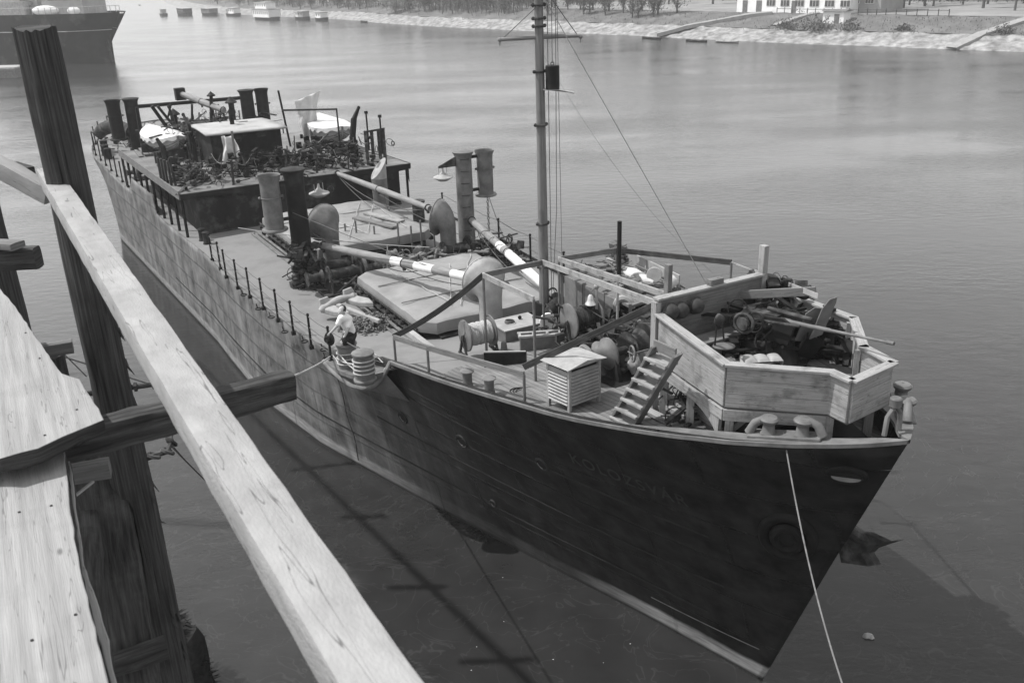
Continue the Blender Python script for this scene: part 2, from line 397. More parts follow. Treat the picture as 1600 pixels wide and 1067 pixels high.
def strip(name, prof, mt, jag):
    mb = MB(); vs = []; n = len(prof)
    for p, nn in zip(SH, SN):
        for k, (d, h) in enumerate(prof):
            q = p + nn * d; j = noise.noise(Vector((q.x * .9, q.y * .9, 0))) * jag * (1 if 0 < k < n else 0)
            vs.append(Vector((q.x, q.y, h + j)))
    fs = [(i * n + k, (i + 1) * n + k, (i + 1) * n + k + 1, i * n + k + 1) for i in range(len(SH) - 1) for k in range(n - 1)]
    mb.add(vs, fs, None, False); o = mb.build(name, mt, base=Vector((0, 0, 0))); struct(o); return o
strip('riverbank_stones', prof_rip, M['riprap'], .35)
strip('riverbank', prof_gr, M['grass'], .3)
strip('ground', prof_fl, M['field'], .0)
def bank(px, d, h=None):          # point d metres inland of the waterline seen at column px
    best = min(range(len(SH)), key=lambda i: abs(projx(SH[i]) - px) if SH[i].y > 60 and SH[i].y < 900 else 1e9)
    P = SH[best] + SN[best] * d; z = lerpt(prof_rip[1:] + prof_gr[1:] + prof_fl[1:], d) if h is None else h
    return Vector((P.x, P.y, z)), SN[best]
def projx(P):
    c = ROT.transposed() @ (P - CAM); return c.x / c.z * FOC + 800 if c.z > 0 else -9e9
# paths and stairs down the bank
def bank_path(px0, px1, wd, d0=.0, d1=14, name='path'):
    pts = []
    Pa_, nn = bank(px0, d0); Pb_, nn = bank(px1, d1)
    for i in range(13):
        u = i / 12; P = Pa_.lerp(Pb_, u); P.z = lerpt(prof_rip[1:] + prof_gr[1:] + prof_fl[1:], d0 + (d1 - d0) * u) + .25; pts.append((P, nn))
    mb = MB(); vs = []
    ax = (pts[-1][0] - pts[0][0]); ax.z = 0; sd_ = Vector((ax.y, -ax.x, 0)).normalized()
    for P, nn in pts:
        vs += [P - sd_ * wd / 2, P + sd_ * wd / 2, P + sd_ * wd / 2 - Z * .6, P - sd_ * wd / 2 - Z * .6]
    fs = []
    for i in range(12):
        a = i * 4; fs += [(a, a + 1, a + 5, a + 4), (a + 1, a + 2, a + 6, a + 5), (a + 3, a, a + 4, a + 7)]
    mb.add(vs, fs); struct(mb.build(name, M['path']))
bank_path(1478, 1552, 1.9); bank_path(1020, 1120, 4.5, 1.0); bank_path(1168, 1196, 1.6, 6, 14)
# distant hills
M['hill'] = mat('distant_wooded_hill', .05, .09, .03, 1.0, .5, .2)
mb = MB()
def hillf(u, v):
    x = -900 + 1800 * u; y = 900 + 260 * v
    h = (34 + 26 * math.sin(u * 9 + 1.0) + 14 * math.sin(u * 23)) * math.sin(math.pi * min(1, v * .5 + .001)) * (1 if True else 0)
    return Vector((x, y, max(-2, h)))
mb.grid(hillf, 60, 8); struct(mb.build('hills', M['hill'], base=Vector((0, 900, 0))))

# ---------------------------------------------------------------- far trees
M['bark'] = mat('grey_bark', .05, .11, 3, .95)
M['twigs'] = mat('budding_twigs', .05, .12, 1.5, .95)
def make_tree(h, spread, nleaf, lean=0.0, seed=0, twig=.5):
    rd = random.Random(seed); root = thing('tree', 'x', 'tree', (0, 0, 0)); tr = MB(); cr = MB()
    r0 = h * .022
    pts = [Vector((math.sin(i * 1.3 + seed) * .03 * h * i / 6 + lean * i / 6, math.cos(i * 1.9 + seed) * .02 * h * i / 6, h * .8 * i / 6 - .3 * (i == 0))) for i in range(7)]
    tr.tube(pts, [r0 * (1 - .13 * i) for i in range(7)], 7)
    for b in range(15):
        u = rd.uniform(.12, .98); i = int(u * 6); p = pts[i].lerp(pts[min(6, i + 1)], u * 6 - i)
        an = rd.uniform(0, 6.28); ln = spread * rd.uniform(.45, 1) * (1.15 - .5 * u)
        q = p + Vector((math.cos(an) * ln * .55, math.sin(an) * ln * .55, ln * rd.uniform(.5, 1.0)))
        md = p.lerp(q, .5) + Vector((0, 0, -.08 * ln)); tr.tube([p, md, q], [r0 * .42, r0 * .26, r0 * .1], 5, False)
        for k in range(nleaf):
            w_ = rd.random() ** .6; c = p.lerp(q, w_) + Vector([rd.gauss(0, spread * .17) for _ in range(3)])
            s_ = rd.uniform(.06, .22) * twig; n = Vector([rd.gauss(0, 1) for _ in range(3)]).normalized(); x = n.orthogonal().normalized(); y = n.cross(x)
            cr.add([c - x * s_ * 2.2, c + y * s_ * .5, c + x * s_ * 2.2, c - y * s_ * .5], [(0, 1, 2, 3)])
    tr.build('trunk', M['bark'], root); cr.build('crown', M['twigs'], root, recalc=False); return root
protos = [make_tree(9, 3.2, 60, .3, 1, .8), make_tree(8, 2.6, 50, -.9, 2, .8), make_tree(10.5, 2.2, 60, .1, 3, .8), make_tree(7, 3.2, 70, 1.2, 4, .9)]
tl = ['thin bare spring tree in the row along the far bank', 'leaning bare tree on the far bank above the stones', 'tall narrow poplar in the wood beyond the far field', 'bushy budding tree on the far bank near the houseboats']
used = set()
def put_tree(k, P, sc_, rz):
    o = protos[k]
    if k not in used: used.add(k); o.location = P; o.rotation_euler = (0, 0, rz); o.scale = (sc_,) * 3; r = o
    else: r = copy_tree(o, P, rz, scale=sc_)
    r['label'] = tl[k]; r['group'] = ['bare trees along the far bank', 'leaning trees on the far bank', 'poplars beyond the far field', 'budding trees by the houseboats'][k]
rd = random.Random(11)
for px in range(262, 1000, 13):
    P, nn = bank(px + rd.uniform(-5, 5), rd.uniform(5.5, 11) if px < 620 else rd.uniform(8, 16)); put_tree(rd.choice((0, 1, 3)) if px < 760 else rd.choice((0, 1)), P, rd.uniform(.7, 1.15), rd.uniform(0, 6))
for px in range(300, 1640, 14):
    P, nn = bank(px + rd.uniform(-6, 6), rd.uniform(26, 60)); put_tree(rd.choice((2, 2, 0)), P, rd.uniform(.8, 1.25), rd.uniform(0, 6))
for px in range(430, 1640, 17):
    P, nn = bank(px + rd.uniform(-6, 6), rd.uniform(60, 95)); put_tree(2, P, rd.uniform(1.0, 1.4), rd.uniform(0, 6))

M['weeds'] = mat('dry_weeds', .1, .2, 1.5, .95)
# the wood behind the bank: undergrowth and thin stems past counting
def woodland(name, label, px0, px1, d0, d1, n, hmin, hmax, mt, seed):
    rd = random.Random(seed); mb = MB()
    for i in range(n):
        k = rd.random(); P, nn = bank(px0 + (px1 - px0) * k, rd.uniform(d0, d1)); P += Vector((rd.uniform(-2, 2), rd.uniform(-2, 2), -.1)); h = rd.uniform(hmin, hmax); a = rd.uniform(0, 3.14); w_ = rd.uniform(.03, .1)
        x = Vector((math.cos(a), math.sin(a), 0)) * w_; l = Vector((rd.gauss(0, .12), rd.gauss(0, .12), 1)) * h
        mb.add([P - x, P + x, P + x * .3 + l, P - x * .3 + l], [(0, 1, 2, 3)])
        for j in range(7):
            u = rd.uniform(.1, 1); c = P + l * u; t = Vector((rd.gauss(0, 1), rd.gauss(0, 1), rd.gauss(.5, .6))).normalized(); s_ = rd.uniform(.3, .9) * min(1, hmax / 4); y = t.orthogonal().normalized() * rd.uniform(.03, .12)
            mb.add([c - y, c + t * s_ - y * .2, c + t * s_ + y * .2, c + y], [(0, 1, 2, 3)])
    o = mb.build(name, mt, recalc=False); tag(o, label, 'woodland', kind='stuff')
woodland('woodland', 'grey mass of bare wood and undergrowth behind the far bank', 265, 760, 7, 45, 5200, 2.5, 9, M['twigs'], 1)
woodland('woodland', 'grey bare wood beyond the far field at upper right', 700, 1660, 48, 100, 6200, 3, 11, M['twigs'], 2)
woodland('bank_weeds', 'low dry weeds and brush along the far bank slope', 520, 1640, 4.5, 13, 2600, .08, .3, M['weeds'], 3)

# bushes on the slope
def bush(P, r, label, seed):
    rd = random.Random(seed); mb = MB()
    for i in range(420):
        v = Vector([rd.gauss(0, .42) for _ in range(3)]) * r; v.z = abs(v.z) * .7; c = P + v; s_ = rd.uniform(.08, .2)
        n = Vector([rd.gauss(0, 1) for _ in range(3)]).normalized(); x = n.orthogonal().normalized(); y = n.cross(x)
        mb.add([c - x * s_ * 1.6, c + y * s_ * .6, c + x * s_ * 1.6, c - y * s_ * .6], [(0, 1, 2, 3)])
    mb.thing('bush', label, 'bush', M['grass'], 'bushes on the far bank slope', base=P, recalc=False)
for i, (px, d, r) in enumerate(((1240, 5, 3.4), (1262, 4.5, 2.2), (1310, 5, 1.8), (1385, 5.5, 1.3), (1540, 5.5, 1.4), (1205, 5, 2.0))):
    P, _ = bank(px, d); bush(P, r, ['large dark bush on the stones below the white building', 'round bush right of the largest bush', 'low scrub below the little shed', 'small tuft of scrub on the bank right of the shed', 'small bush beside the rightmost bank path', 'scrubby bush left of the largest bush'][i], i)

# white building on the far bank
M['plaster'] = mat('white_plaster', .62, .74, .5, .9); M['plasterg'] = mat('grey_plaster', .22, .3, .5, .9); M['glass'] = mat('dark_window', .05, .09, 1, .3)
M['roof'] = mat('roof_tiles', .10, .16, 2, .9)
def house(name, label, px, d, wid, dep, hgt, wins, doors, mt, roofh=1.6, zoff=0, cat='building', rot=0.0, right_wing=None):
    P, nn = bank(px, d); P.z -= .1
    fr = -nn; fr = Matrix.Rotation(rot, 3, 'Z') @ fr
    ax = Vector((-fr.y, fr.x, 0));  ax = ax if ax.x > 0 else -ax
    root = thing(name, label, cat, P)
    mb = MB(); mb.box(P - fr * dep / 2, wid, dep, hgt, ax, fr); mb.build('wall', mt, root)
    top = P + Z * hgt; c = top - fr * dep / 2; e = .35
    mb = MB(); a = [c - ax * (wid / 2 + e) + fr * (dep / 2 + e), c - ax * (wid / 2 + e) - fr * (dep / 2 + e), c - ax * (wid / 2 + e) + Z * roofh]
    mb.prism(a, ax * (wid + 2 * e)); mb.build('roof', M['roof'], root)
    for (u, z, w_, h_) in wins:
        q = P + ax * u + fr * .03 + Z * z
        mb = MB(); mb.box(q, w_ + .16, .08, h_ + .16, ax, fr); f = mb.build('window', M['white'], root)
        mb = MB(); mb.box(q + fr * .05 + Z * .08, w_, .04, h_, ax, fr); mb.build('pane', M['glass'], f)
        mb = MB(); [mb.box(q + fr * .07 + ax * k * w_ / 3 + Z * .08, .06, .03, h_, ax, fr) for k in (-.5, .5)]; mb.build('mullion', M['white'], f)
    for (u, w_, h_) in doors:
        mb = MB(); mb.box(P + ax * u + fr * .03, w_, .1, h_, ax, fr); mb.build('door', M['mid'], root)
    return root
wins = [(-9.5 + k * 2.9, 1.15, 1.7, .95) for k in range(2, 8)] + [(-9.5 + k * 2.7, 3.9, 1.5, 1.1) for k in range(8)]
house('factory_building', 'long white building with rows of dark windows on the far bank', 1148, 14.6, 22, 9, 7.5, wins, [(-9.2, 1, 2.1), (-6.2, 1.1, 2.1), (1.0, .9, 2.1)], M['plaster'])
house('annex_building', 'grey gabled building joined right behind the long white one', 1245, 18, 9, 8, 6, [(-2.5, 1.5, 1.4, 1.5), (0, 1.5, 1.4, 1.5), (2.5, 1.5, 1.4, 1.5)], [], M['plasterg'])
house('riverside_shed', 'small pale flat shed on the grass slope below the white building', 1252, 8.2, 3.6, 2.2, 1.9, [], [(.6, .8, 1.5)], M['plaster'], .3, cat='shed')
house('cottage', 'small white cottage between the trees left of the mast', 764, 18, 4.2, 3, 3, [(-1, 1, .9, 1)], [(.9, .8, 1.9)], M['plaster'], 1.2)
house('villa', 'pale half hidden house behind the trees right of the mast', 1015, 42, 9, 6, 6, [(-2.5, 1.5, 1.4, 1.3), (0, 1.5, 1.4, 1.3), (2.5, 1.5, 1.4, 1.3)], [], M['plasterg'])
# fence along the top of the bank
fr_ = MB(); 
for px in range(1130, 1420, 6):
    P, _ = bank(px, 13.4); fr_.bar(P - Z * .1, P + Z * 1.0, .12, .12)
    Q, _ = bank(px + 6, 13.4); fr_.bar(P + Z * .8, Q + Z * .8, .06, .1)
fr_.thing('bank_fence', 'low post fence along the bank top before the white building', 'fence', M['wood2'])

# houseboats and barges under the far bank
def hull_box(P, ax, sd_, L, B, H, mt, root, name='hull'):
    mb = MB(); n = 10
    def f(u, v):
        x = (u - .5) * L; b = B / 2 * (1 - abs(2 * u - 1) ** 4 * .75); return P + ax * x + sd_ * b * (2 * v - 1) * 1.0
    top = []; bot = []
    for i in range(n + 1):
        u = i / n; x = (u - .5) * L; b = B / 2 * (1 - abs(2 * u - 1) ** 4 * .7); s_ = H * (1 + .25 * abs(2 * u - 1) ** 3)
        top.append((P + ax * x - sd_ * b + Z * s_, P + ax * x + sd_ * b + Z * s_)); bot.append((P + ax * x * .96 - sd_ * b * .85 - Z * .3, P + ax * x * .96 + sd_ * b * .85 - Z * .3))
    vs = []; 
    for i in range(n + 1): vs += [bot[i][0], top[i][0], top[i][1], bot[i][1]]
    fs = []
    for i in range(n):
        a = i * 4; fs += [(a, a + 4, a + 5, a + 1), (a + 1, a + 5, a + 6, a + 2), (a + 2, a + 6, a + 7, a + 3)]
    fs += [(0, 1, 2, 3), (n * 4 + 3, n * 4 + 2, n * 4 + 1, n * 4)]
    mb.add(vs, fs); return mb.build(name, mt, root)
def houseboat(name, label, px, py, L, B, cab, mt=None, hullm=None, cat='houseboat', H=.7, group=None):
    P = at(px, py, 0); i = min(range(len(SH)), key=lambda k: (SH[k] - P).length); sd_ = -SN[i]; ax = Vector((-sd_.y, sd_.x, 0)); ax = ax if ax.x > 0 else -ax
    root = thing(name, label, cat, P, group); hull_box(P, ax, sd_, L, B, H, hullm or M['dark2'], root)
    for (u, z, l, b, h, mm) in cab:
        c = P + ax * u + Z * (H + z); mb = MB(); mb.box(c, l, b, h, ax, sd_); wl = mb.build('cabin_wall', M[mm], root)
        mb = MB(); mb.box(c + Z * h, l + .4, b + .5, .14, ax, sd_); mb.build('cabin_roof', M['light'], root)
        k = int(l / 1.3)
        for j in range(k):
            if h > 1.2: mb = MB(); mb.box(c + ax * ((j + .5) / k - .5) * l + sd_ * (b / 2 + .01) + Z * h * .4, .5, .05, h * .35, ax, sd_); mb.build('window', M['glass'], root)
    return root
houseboat('houseboat', 'big white two storey houseboat moored under the far trees', 418, 31, 12.5, 5, [(0, 0, 10.5, 4, 2.2, 'plaster'), (-.6, 2.4, 7.5, 3, 1.6, 'plaster')])
houseboat('houseboat', 'low houseboat with white cabin left of the big white houseboat', 365, 25, 9, 3.4, [(1.0, 0, 4.5, 2.4, 1.7, 'plaster'), (-2.4, 0, 1.8, 2, 1.2, 'light')])
houseboat('houseboat', 'small cabin float right of the big white houseboat', 473, 31, 7, 3, [(.8, 0, 3, 2.2, 1.5, 'light'), (-1.8, 0, 1.6, 1.8, 1.1, 'plaster')])
houseboat('houseboat', 'square boathouse float at the right end of the moored row', 503, 32.5, 5.5, 3, [(0, 0, 3.4, 2.2, 1.4, 'plaster')])
houseboat('cargo_barge', 'long dark covered barge, left of two under the far bank', 289, 24, 13, 4, [(0, 0, 10.5, 3, 1.5, 'dark2')], cat='barge')
houseboat('cargo_barge', 'dark covered barge between the left barge and the houseboats', 328, 24, 11, 4, [(0, 0, 9, 3, 1.4, 'mid')], cat='barge')
houseboat('tugboat', 'small pale boat at the left tip of the moored row', 256, 25, 7, 2.4, [(0, 0, 2.6, 1.6, 1.3, 'light')], cat='boat')
def rowboat(P, ax, L, B, H, label, mt, group=None, name='rowing_boat', cat='boat'):
    sd_ = Vector((-ax.y, ax.x, 0)); root = thing(name, label, cat, P, group); mb = MB()
    def f(u, v):
        a = (v - .5) * math.pi; b = B / 2 * (1 - abs(2 * u - 1) ** 2.6); x = (u - .5) * L
        return P + ax * x + sd_ * b * math.sin(a) + Z * (H * (1 - math.cos(a) * .9) * (1 + .35 * abs(2 * u - 1) ** 2) - .05)
    mb.grid(f, 14, 8); mb.build('hull', mt, root, thick=.04)
    mb = MB(); [mb.box(P + ax * x + Z * H * .7, .22, B * .85, .04, ax, sd_) for x in (-L * .2, L * .12)]; mb.build('thwart', M['wood2'], root); return root
for (px, py, lb) in ((1018, 61, 'dark flat boat moored under the stones right of the mast'), (1088, 65.5, 'low dark skiff at the foot of the wide bank ramp'), (1136, 67, 'pale skiff lying right of the dark skiff at the bank'), (569, 35, 'small boat drawn to the bank below the smoke'), (218, 9, 'tiny rowing boat far up the bright river')):
    P = at(px, py, 0); i = min(range(len(SH)), key=lambda k: (SH[k] - P).length); ax = Vector((SN[i].y, -SN[i].x, 0))
    rowboat(P, ax, 4.6 if px > 900 else 5.0, 1.15, .3, lb, M['dark2'] if px != 1136 else M['light'], 'small boats along the far bank')

# smoke on the bank
P, _ = bank(590, 9)
mb = MB(); mb.lathe(P + Z * .2, [(0, 0), (.5, .2), (1.1, 1.2), (1.8, 2.6), (2.6, 4.2), (3.2, 6.5), (3.0, 9), (0, 10.5)], 16, axis=Vector((-.75, .1, .6)))
sm_ = bpy.data.materials.new('smoke'); sm_.use_nodes = True; nt = sm_.node_tree; nt.nodes.clear(); o_ = N(nt, 'ShaderNodeOutputMaterial'); pv = N(nt, 'ShaderNodeVolumePrincipled')
pv.inputs['Color'].default_value = (.9, .9, .9, 1); tcx = N(nt, 'ShaderNodeTexCoord'); nz = N(nt, 'ShaderNodeTexNoise'); nz.inputs['Scale'].default_value = .5; nz.inputs['Detail'].default_value = 3
mrx = N(nt, 'ShaderNodeMapRange'); mrx.inputs[1].default_value = .42; mrx.inputs[2].default_value = .7; mrx.inputs[4].default_value = 1.6
nt.links.new(tcx.outputs['Object'], nz.inputs['Vector']); nt.links.new(nz.outputs[0], mrx.inputs[0]); nt.links.new(mrx.outputs[0], pv.inputs['Density']); nt.links.new(pv.outputs[0], o_.inputs['Volume'])
o = mb.build('smoke', sm_); tag(o, 'drifting white smoke above the far bank', 'smoke', kind='stuff')
# ---------------------------------------------------------------- the ship
RIM = [(-2.42, 6.31), (-1.85, 6.2), (-.8, 6.0), (0, 5.84), (.72, 5.68), (2.3, 5.36), (5.3, 4.9), (7.5, 4.6), (8.9, 4.42), (9.5, 4.12), (11, 3.82), (13, 3.60), (30.5, 3.54), (31.2, 3.6), (31.4, 4.35), (35.6, 4.4), (36.2, 3.7), (38, 3.65), (45, 3.95), (53.6, 4.5)]
def rim(s): return lerpt(RIM, s)
DB = [(0, 0), (.25, .42), (.57, .8), (1.0, 1.22), (1.7, 1.72), (2.4, 2.05), (3.1, 2.32), (4.7, 2.83), (7.7, 3.45), (11.2, 4.0), (14, 4.38), (17, 4.62), (20, 4.78), (25, 4.88), (40, 4.88), (46, 4.88), (48, 4.65), (50, 4.0), (51.5, 3.1), (52.7, 2.0), (53.4, .9), (53.6, 0)]
WB = [(0, 0.02), (2.8, .78), (6.3, 1.9), (9.9, 3.0), (13.9, 4.15), (17.4, 4.72), (21, 4.85), (42, 4.85), (45, 4.4), (47.5, 3.2), (49.5, 1.6), (51, .4), (53.6, 0)]
def stem(z): return -1.31 * z / 3.5 if z < 3.5 else -1.31 - (z - 3.5) * 1.11 / 2.81
def hull_pt(q, z, side):
    # q metres aft of the stem at height z
    zt = rim(q - 2.4); k = max(0, min(1, z / zt)) if z > 0 else 0
    k = k ** 1.25
    b = lerpt(WB, q) * (1 - k) + lerpt(DB, q) * k
    s = q + stem(max(z, -.5)) * math.exp(-(q / 11) ** 2)
    if z < 0: b *= 1 + z * .12
    return s, side * b
def hb_top(s):
    q = s + 2.42
    for _ in range(20): q = s - stem(rim(s)) * math.exp(-(q / 11) ** 2)
    return lerpt(DB, q)
def hull_at(s, z, side=-1):
    q = s
    for _ in range(30): q = s - stem(z) * math.exp(-(q / 11) ** 2)
    return W(s, hull_pt(q, z, side)[1], z)

def hbz(s, z):
    q = s
    for _ in range(20): q = s - stem(z) * math.exp(-(q / 11) ** 2)
    return max(0.0, hull_pt(q, z, 1)[1])
def hull_mat():
    m = bpy.data.materials.new('riveted_hull_plating'); m.use_nodes = True; nt = m.node_tree; b = nt.nodes['Principled BSDF']; L = nt.links
    uv = N(nt, 'ShaderNodeUVMap'); sx = N(nt, 'ShaderNodeSeparateXYZ'); L.new(uv.outputs[0], sx.inputs[0])
    def noi(sc_, st, det=8, ro=.6, src=uv):
        mp = N(nt, 'ShaderNodeMapping'); mp.inputs['Scale'].default_value = st; L.new(src.outputs[0], mp.inputs[0])
        n = N(nt, 'ShaderNodeTexNoise'); n.inputs['Scale'].default_value = sc_; n.inputs['Detail'].default_value = det; n.inputs['Roughness'].default_value = ro; L.new(mp.outputs[0], n.inputs['Vector']); return n.outputs[0]
    def mr(v, a, b_, c, d):
        r = N(nt, 'ShaderNodeMapRange'); L.new(v, r.inputs[0]); [setattr(r.inputs[i + 1], 'default_value', x) for i, x in enumerate((a, b_, c, d))]; return r.outputs[0]
    def ma(op, x, y):
        r = N(nt, 'ShaderNodeMath', operation=op)
        for i, q in enumerate((x, y)):
            if isinstance(q, (int, float)): r.inputs[i].default_value = q
            else: L.new(q, r.inputs[i])
        return r.outputs[0]
    def mixf(a, bb, f):
        mx = N(nt, 'ShaderNodeMix'); mx.data_type = 'FLOAT'; L.new(f, mx.inputs[0])
        for i, q in ((2, a), (3, bb)):
            if isinstance(q, (int, float)): mx.inputs[i].default_value = q
            else: L.new(q, mx.inputs[i])
        return mx.outputs[0]
    # weathering: the paint aft of the bow is chalky and rust streaked; the bow is darkened, the shade of its flare put into the colour
    aft = mr(sx.outputs[0], 16.5, 26, 0, 1)
    base_bow = mr(noi(2, (1, 1, 1)), .34, .66, .004, .022)
    base_aft = mr(noi(1.2, (1, 1.2, 1)), .32, .68, .045, .17)
    v = mixf(base_bow, base_aft, aft)
    streak = mr(noi(1.0, (1.6, .12, 1), 9, .7), .5, .66, 0, .9); v = mixf(v, .22, ma('MULTIPLY', streak, ma('MULTIPLY', aft, .8)))
    scr = mr(noi(3.0, (.5, 3.5, 1), 12, .75), .58, .70, 0, .75); v = mixf(v, .20, ma('MULTIPLY', scr, mr(sx.outputs[0], 12, 21, .10, .9)))
    flk = mr(noi(2.6, (.8, 1.2, 1), 12, .8), .60, .64, 0, .55); v = mixf(v, .26, ma('MULTIPLY', flk, mr(sx.outputs[0], 17, 24, 0, 1)))
    dk_ = mr(noi(.9, (1, 1, 1), 8, .7), .56, .7, 0, .6); v = mixf(v, .05, ma('MULTIPLY', dk_, aft))
    # pale scoured boot line at the water
    zz = ma('ADD', sx.outputs[1], ma('MULTIPLY', noi(.8, (1, 1, 1)), .25))
    boot = ma('MULTIPLY', mr(zz, .50, .60, .9, 0), ma('ADD', mr(sx.outputs[0], 12.5, 14.5, 1, .12), mr(sx.outputs[0], 19, 23, 0, .8))); v = mixf(v, mr(noi(4, (.4, 3, 1)), .3, .7, .12, .30), boot)
    
    wet = mr(sx.outputs[1], .06, .14, 1, 0); v = mixf(v, .02, wet)
    # plate laps and rivets as relief
    br = N(nt, 'ShaderNodeTexBrick'); mp = N(nt, 'ShaderNodeMapping'); L.new(uv.outputs[0], mp.inputs[0]); L.new(mp.outputs[0], br.inputs['Vector'])
    br.inputs['Scale'].default_value = 1; br.inputs['Brick Width'].default_value = 3.4; br.inputs['Row Height'].default_value = .95; br.inputs['Mortar Size'].default_value = .035; br.inputs['Mortar Smooth'].default_value = .3
    br.inputs['Color1'].default_value = (.45, .45, .45, 1); br.inputs['Color2'].default_value = (.55, .55, .55, 1)
    vo = N(nt, 'ShaderNodeTexVoronoi'); vo.inputs['Scale'].default_value = 14; vo.inputs['Randomness'].default_value = 0; L.new(uv.outputs[0], vo.inputs['Vector'])
    riv = ma('MULTIPLY', mr(vo.outputs['Distance'], .15, .3, 1, 0), br.outputs['Fac'])
    hgt = ma('ADD', ma('MULTIPLY', br.outputs['Fac'], .9), ma('MULTIPLY', riv, 1.0)); hgt = ma('ADD', hgt, ma('MULTIPLY', noi(1.3, (1, 1, 1), 2), 1.3)); hgt = ma('ADD', hgt, ma('MULTIPLY', noi(25, (1, 1, 1), 4), .12))
    bp = N(nt, 'ShaderNodeBump'); bp.inputs['Strength'].default_value = 1.0; bp.inputs['Distance'].default_value = .028; L.new(hgt, bp.inputs['Height']); L.new(bp.outputs[0], b.inputs['Normal'])
    lap = ma('MULTIPLY', br.outputs['Fac'], .35); v = mixf(v, .05, ma('MULTIPLY', lap, aft))
    cb = N(nt, 'ShaderNodeCombineColor'); [L.new(v, cb.inputs[i]) for i in range(3)]; L.new(cb.outputs[0], b.inputs['Base Color'])
    b.inputs['Roughness'].default_value = .62; b.inputs['Specular IOR Level'].default_value = .12
    return m
M['hull'] = hull_mat()
SHIP = thing('cargo_ship', 'large dark river cargo ship moored beside the timber pier, bow toward the viewer', 'ship', W(25, 0, 0))
qs = [0, .12, .25, .4, .57, .78, 1, 1.3, 1.7, 2.05, 2.4, 2.75, 3.1, 3.6, 4.2, 4.7, 5.5, 6.5, 7.7, 8.8, 10, 10.6, 11.2, 11.5, 11.8, 12.2, 12.7, 13.4, 14, 15, 16, 17, 18.5, 20, 22, 24, 26, 28, 30, 31, 31.2, 31.27, 31.33, 31.4, 32.5, 33.5, 34.5, 35.3, 35.6, 35.8, 36.0, 36.2, 36.6, 37, 38.0, 38.3, 38.6, 40, 42, 44, 46, 47, 48, 49, 50, 50.8, 51.5, 52.1, 52.7, 53.1, 53.4, 53.55, 53.6]
NV = 22
hm = MB()
for side in (-1, 1):
    vs = []; uv = []
    for q in qs:
        zt = rim(q - 2.4 * math.exp(-(q / 11) ** 2))
        for j in range(NV + 1):
            z = -.9 + (zt + .9) * j / NV; s, t = hull_pt(q, z, side); vs.append(W(s, t, z)); uv.append((s + 10, z))
    fs = []; uvs = []
    for i in range(len(qs) - 1):
        for j in range(NV):
            f = (i * (NV + 1) + j, (i + 1) * (NV + 1) + j, (i + 1) * (NV + 1) + j + 1, i * (NV + 1) + j + 1); fs.append(f); uvs.append([uv[k] for k in f])
    hm.add(vs, fs, uvs, True)
hull = hm.build('hull', M['hull'], SHIP)
_b = bmesh.new(); _b.from_mesh(hull.data); bmesh.ops.remove_doubles(_b, verts=_b.verts, dist=.004); bmesh.ops.recalc_face_normals(_b, faces=_b.faces); _b.to_mesh(hull.data); _b.free()
md = hull.modifiers.new('Solid', 'SOLIDIFY'); md.thickness = .05; md.offset = -1
# plate strakes: raised belts standing on the hull near the bow
def belt(name, pts, h, th, mt):
    mb = MB(); vs = []
    for s, z in pts:
        P = hull_at(s, z); Q = hull_at(s, z + h); o = -SP * th; vs += [P, P + o, Q + o, Q]
    fs = []
    for i in range(len(pts) - 1):
        a = i * 4; fs += [(a, a + 4, a + 5, a + 1), (a + 1, a + 5, a + 6, a + 2), (a + 2, a + 6, a + 7, a + 3)]
    mb.add(vs, fs, None, True); return mb.build(name, mt, SHIP)
M['hullb'] = mat('black_plate_edge', .014, .032, 3, .6, .3, 20)
belt('hull_strake', [(s, 3.35 + .02 * abs(s)) for s in [x * .5 for x in range(1, 22)]], .05, .012, M['hullb'])
belt('hull_strake', [(s, 2.1 + .01 * abs(s)) for s in [x * .5 for x in range(1, 22)]], .05, .012, M['hullb'])
belt('hull_strake', [(s, 1.15) for s in [x * .5 for x in range(2, 60)]], .05, .012, M['hullb'])
belt('hull_strake', [(s, .80 - .03 * s) for s in [x * .2 for x in range(0, 13)]], .018, .015, M['mid'])

# deck
def zdk(s): return zd(s)
ss_ = [-2.2 + i * .4 for i in range(0, 36)] + [12.2 + i for i in range(0, 41)] + [52.9, 53.4]
mb = MB(); vs = []; nt_ = 12
for s in ss_:
    zz_ = min(zd(s), rim(s) - .03) if not (31 < s < 36.3) else zd(s)
    b = max(.02, hbz(s, zz_) - .04)
    for k in range(nt_ + 1):
        t = -b + 2 * b * k / nt_; vs.append(W(s, t, zz_ + .05 * (1 - (t / max(b, .1)) ** 2) - .0))
fs = [(i * (nt_ + 1) + k, (i + 1) * (nt_ + 1) + k, (i + 1) * (nt_ + 1) + k + 1, i * (nt_ + 1) + k + 1) for i in range(len(ss_) - 1) for k in range(nt_)]
mb.add(vs, fs, None, True); mb.build('main_deck', M['deck'], SHIP)
def dz(s, t=0):
    b = max(.1, hb_top(s) - .03); zz_ = min(zd(s), rim(s) - .03); return zz_ + .05 * (1 - (min(abs(t), b) / b) ** 2)
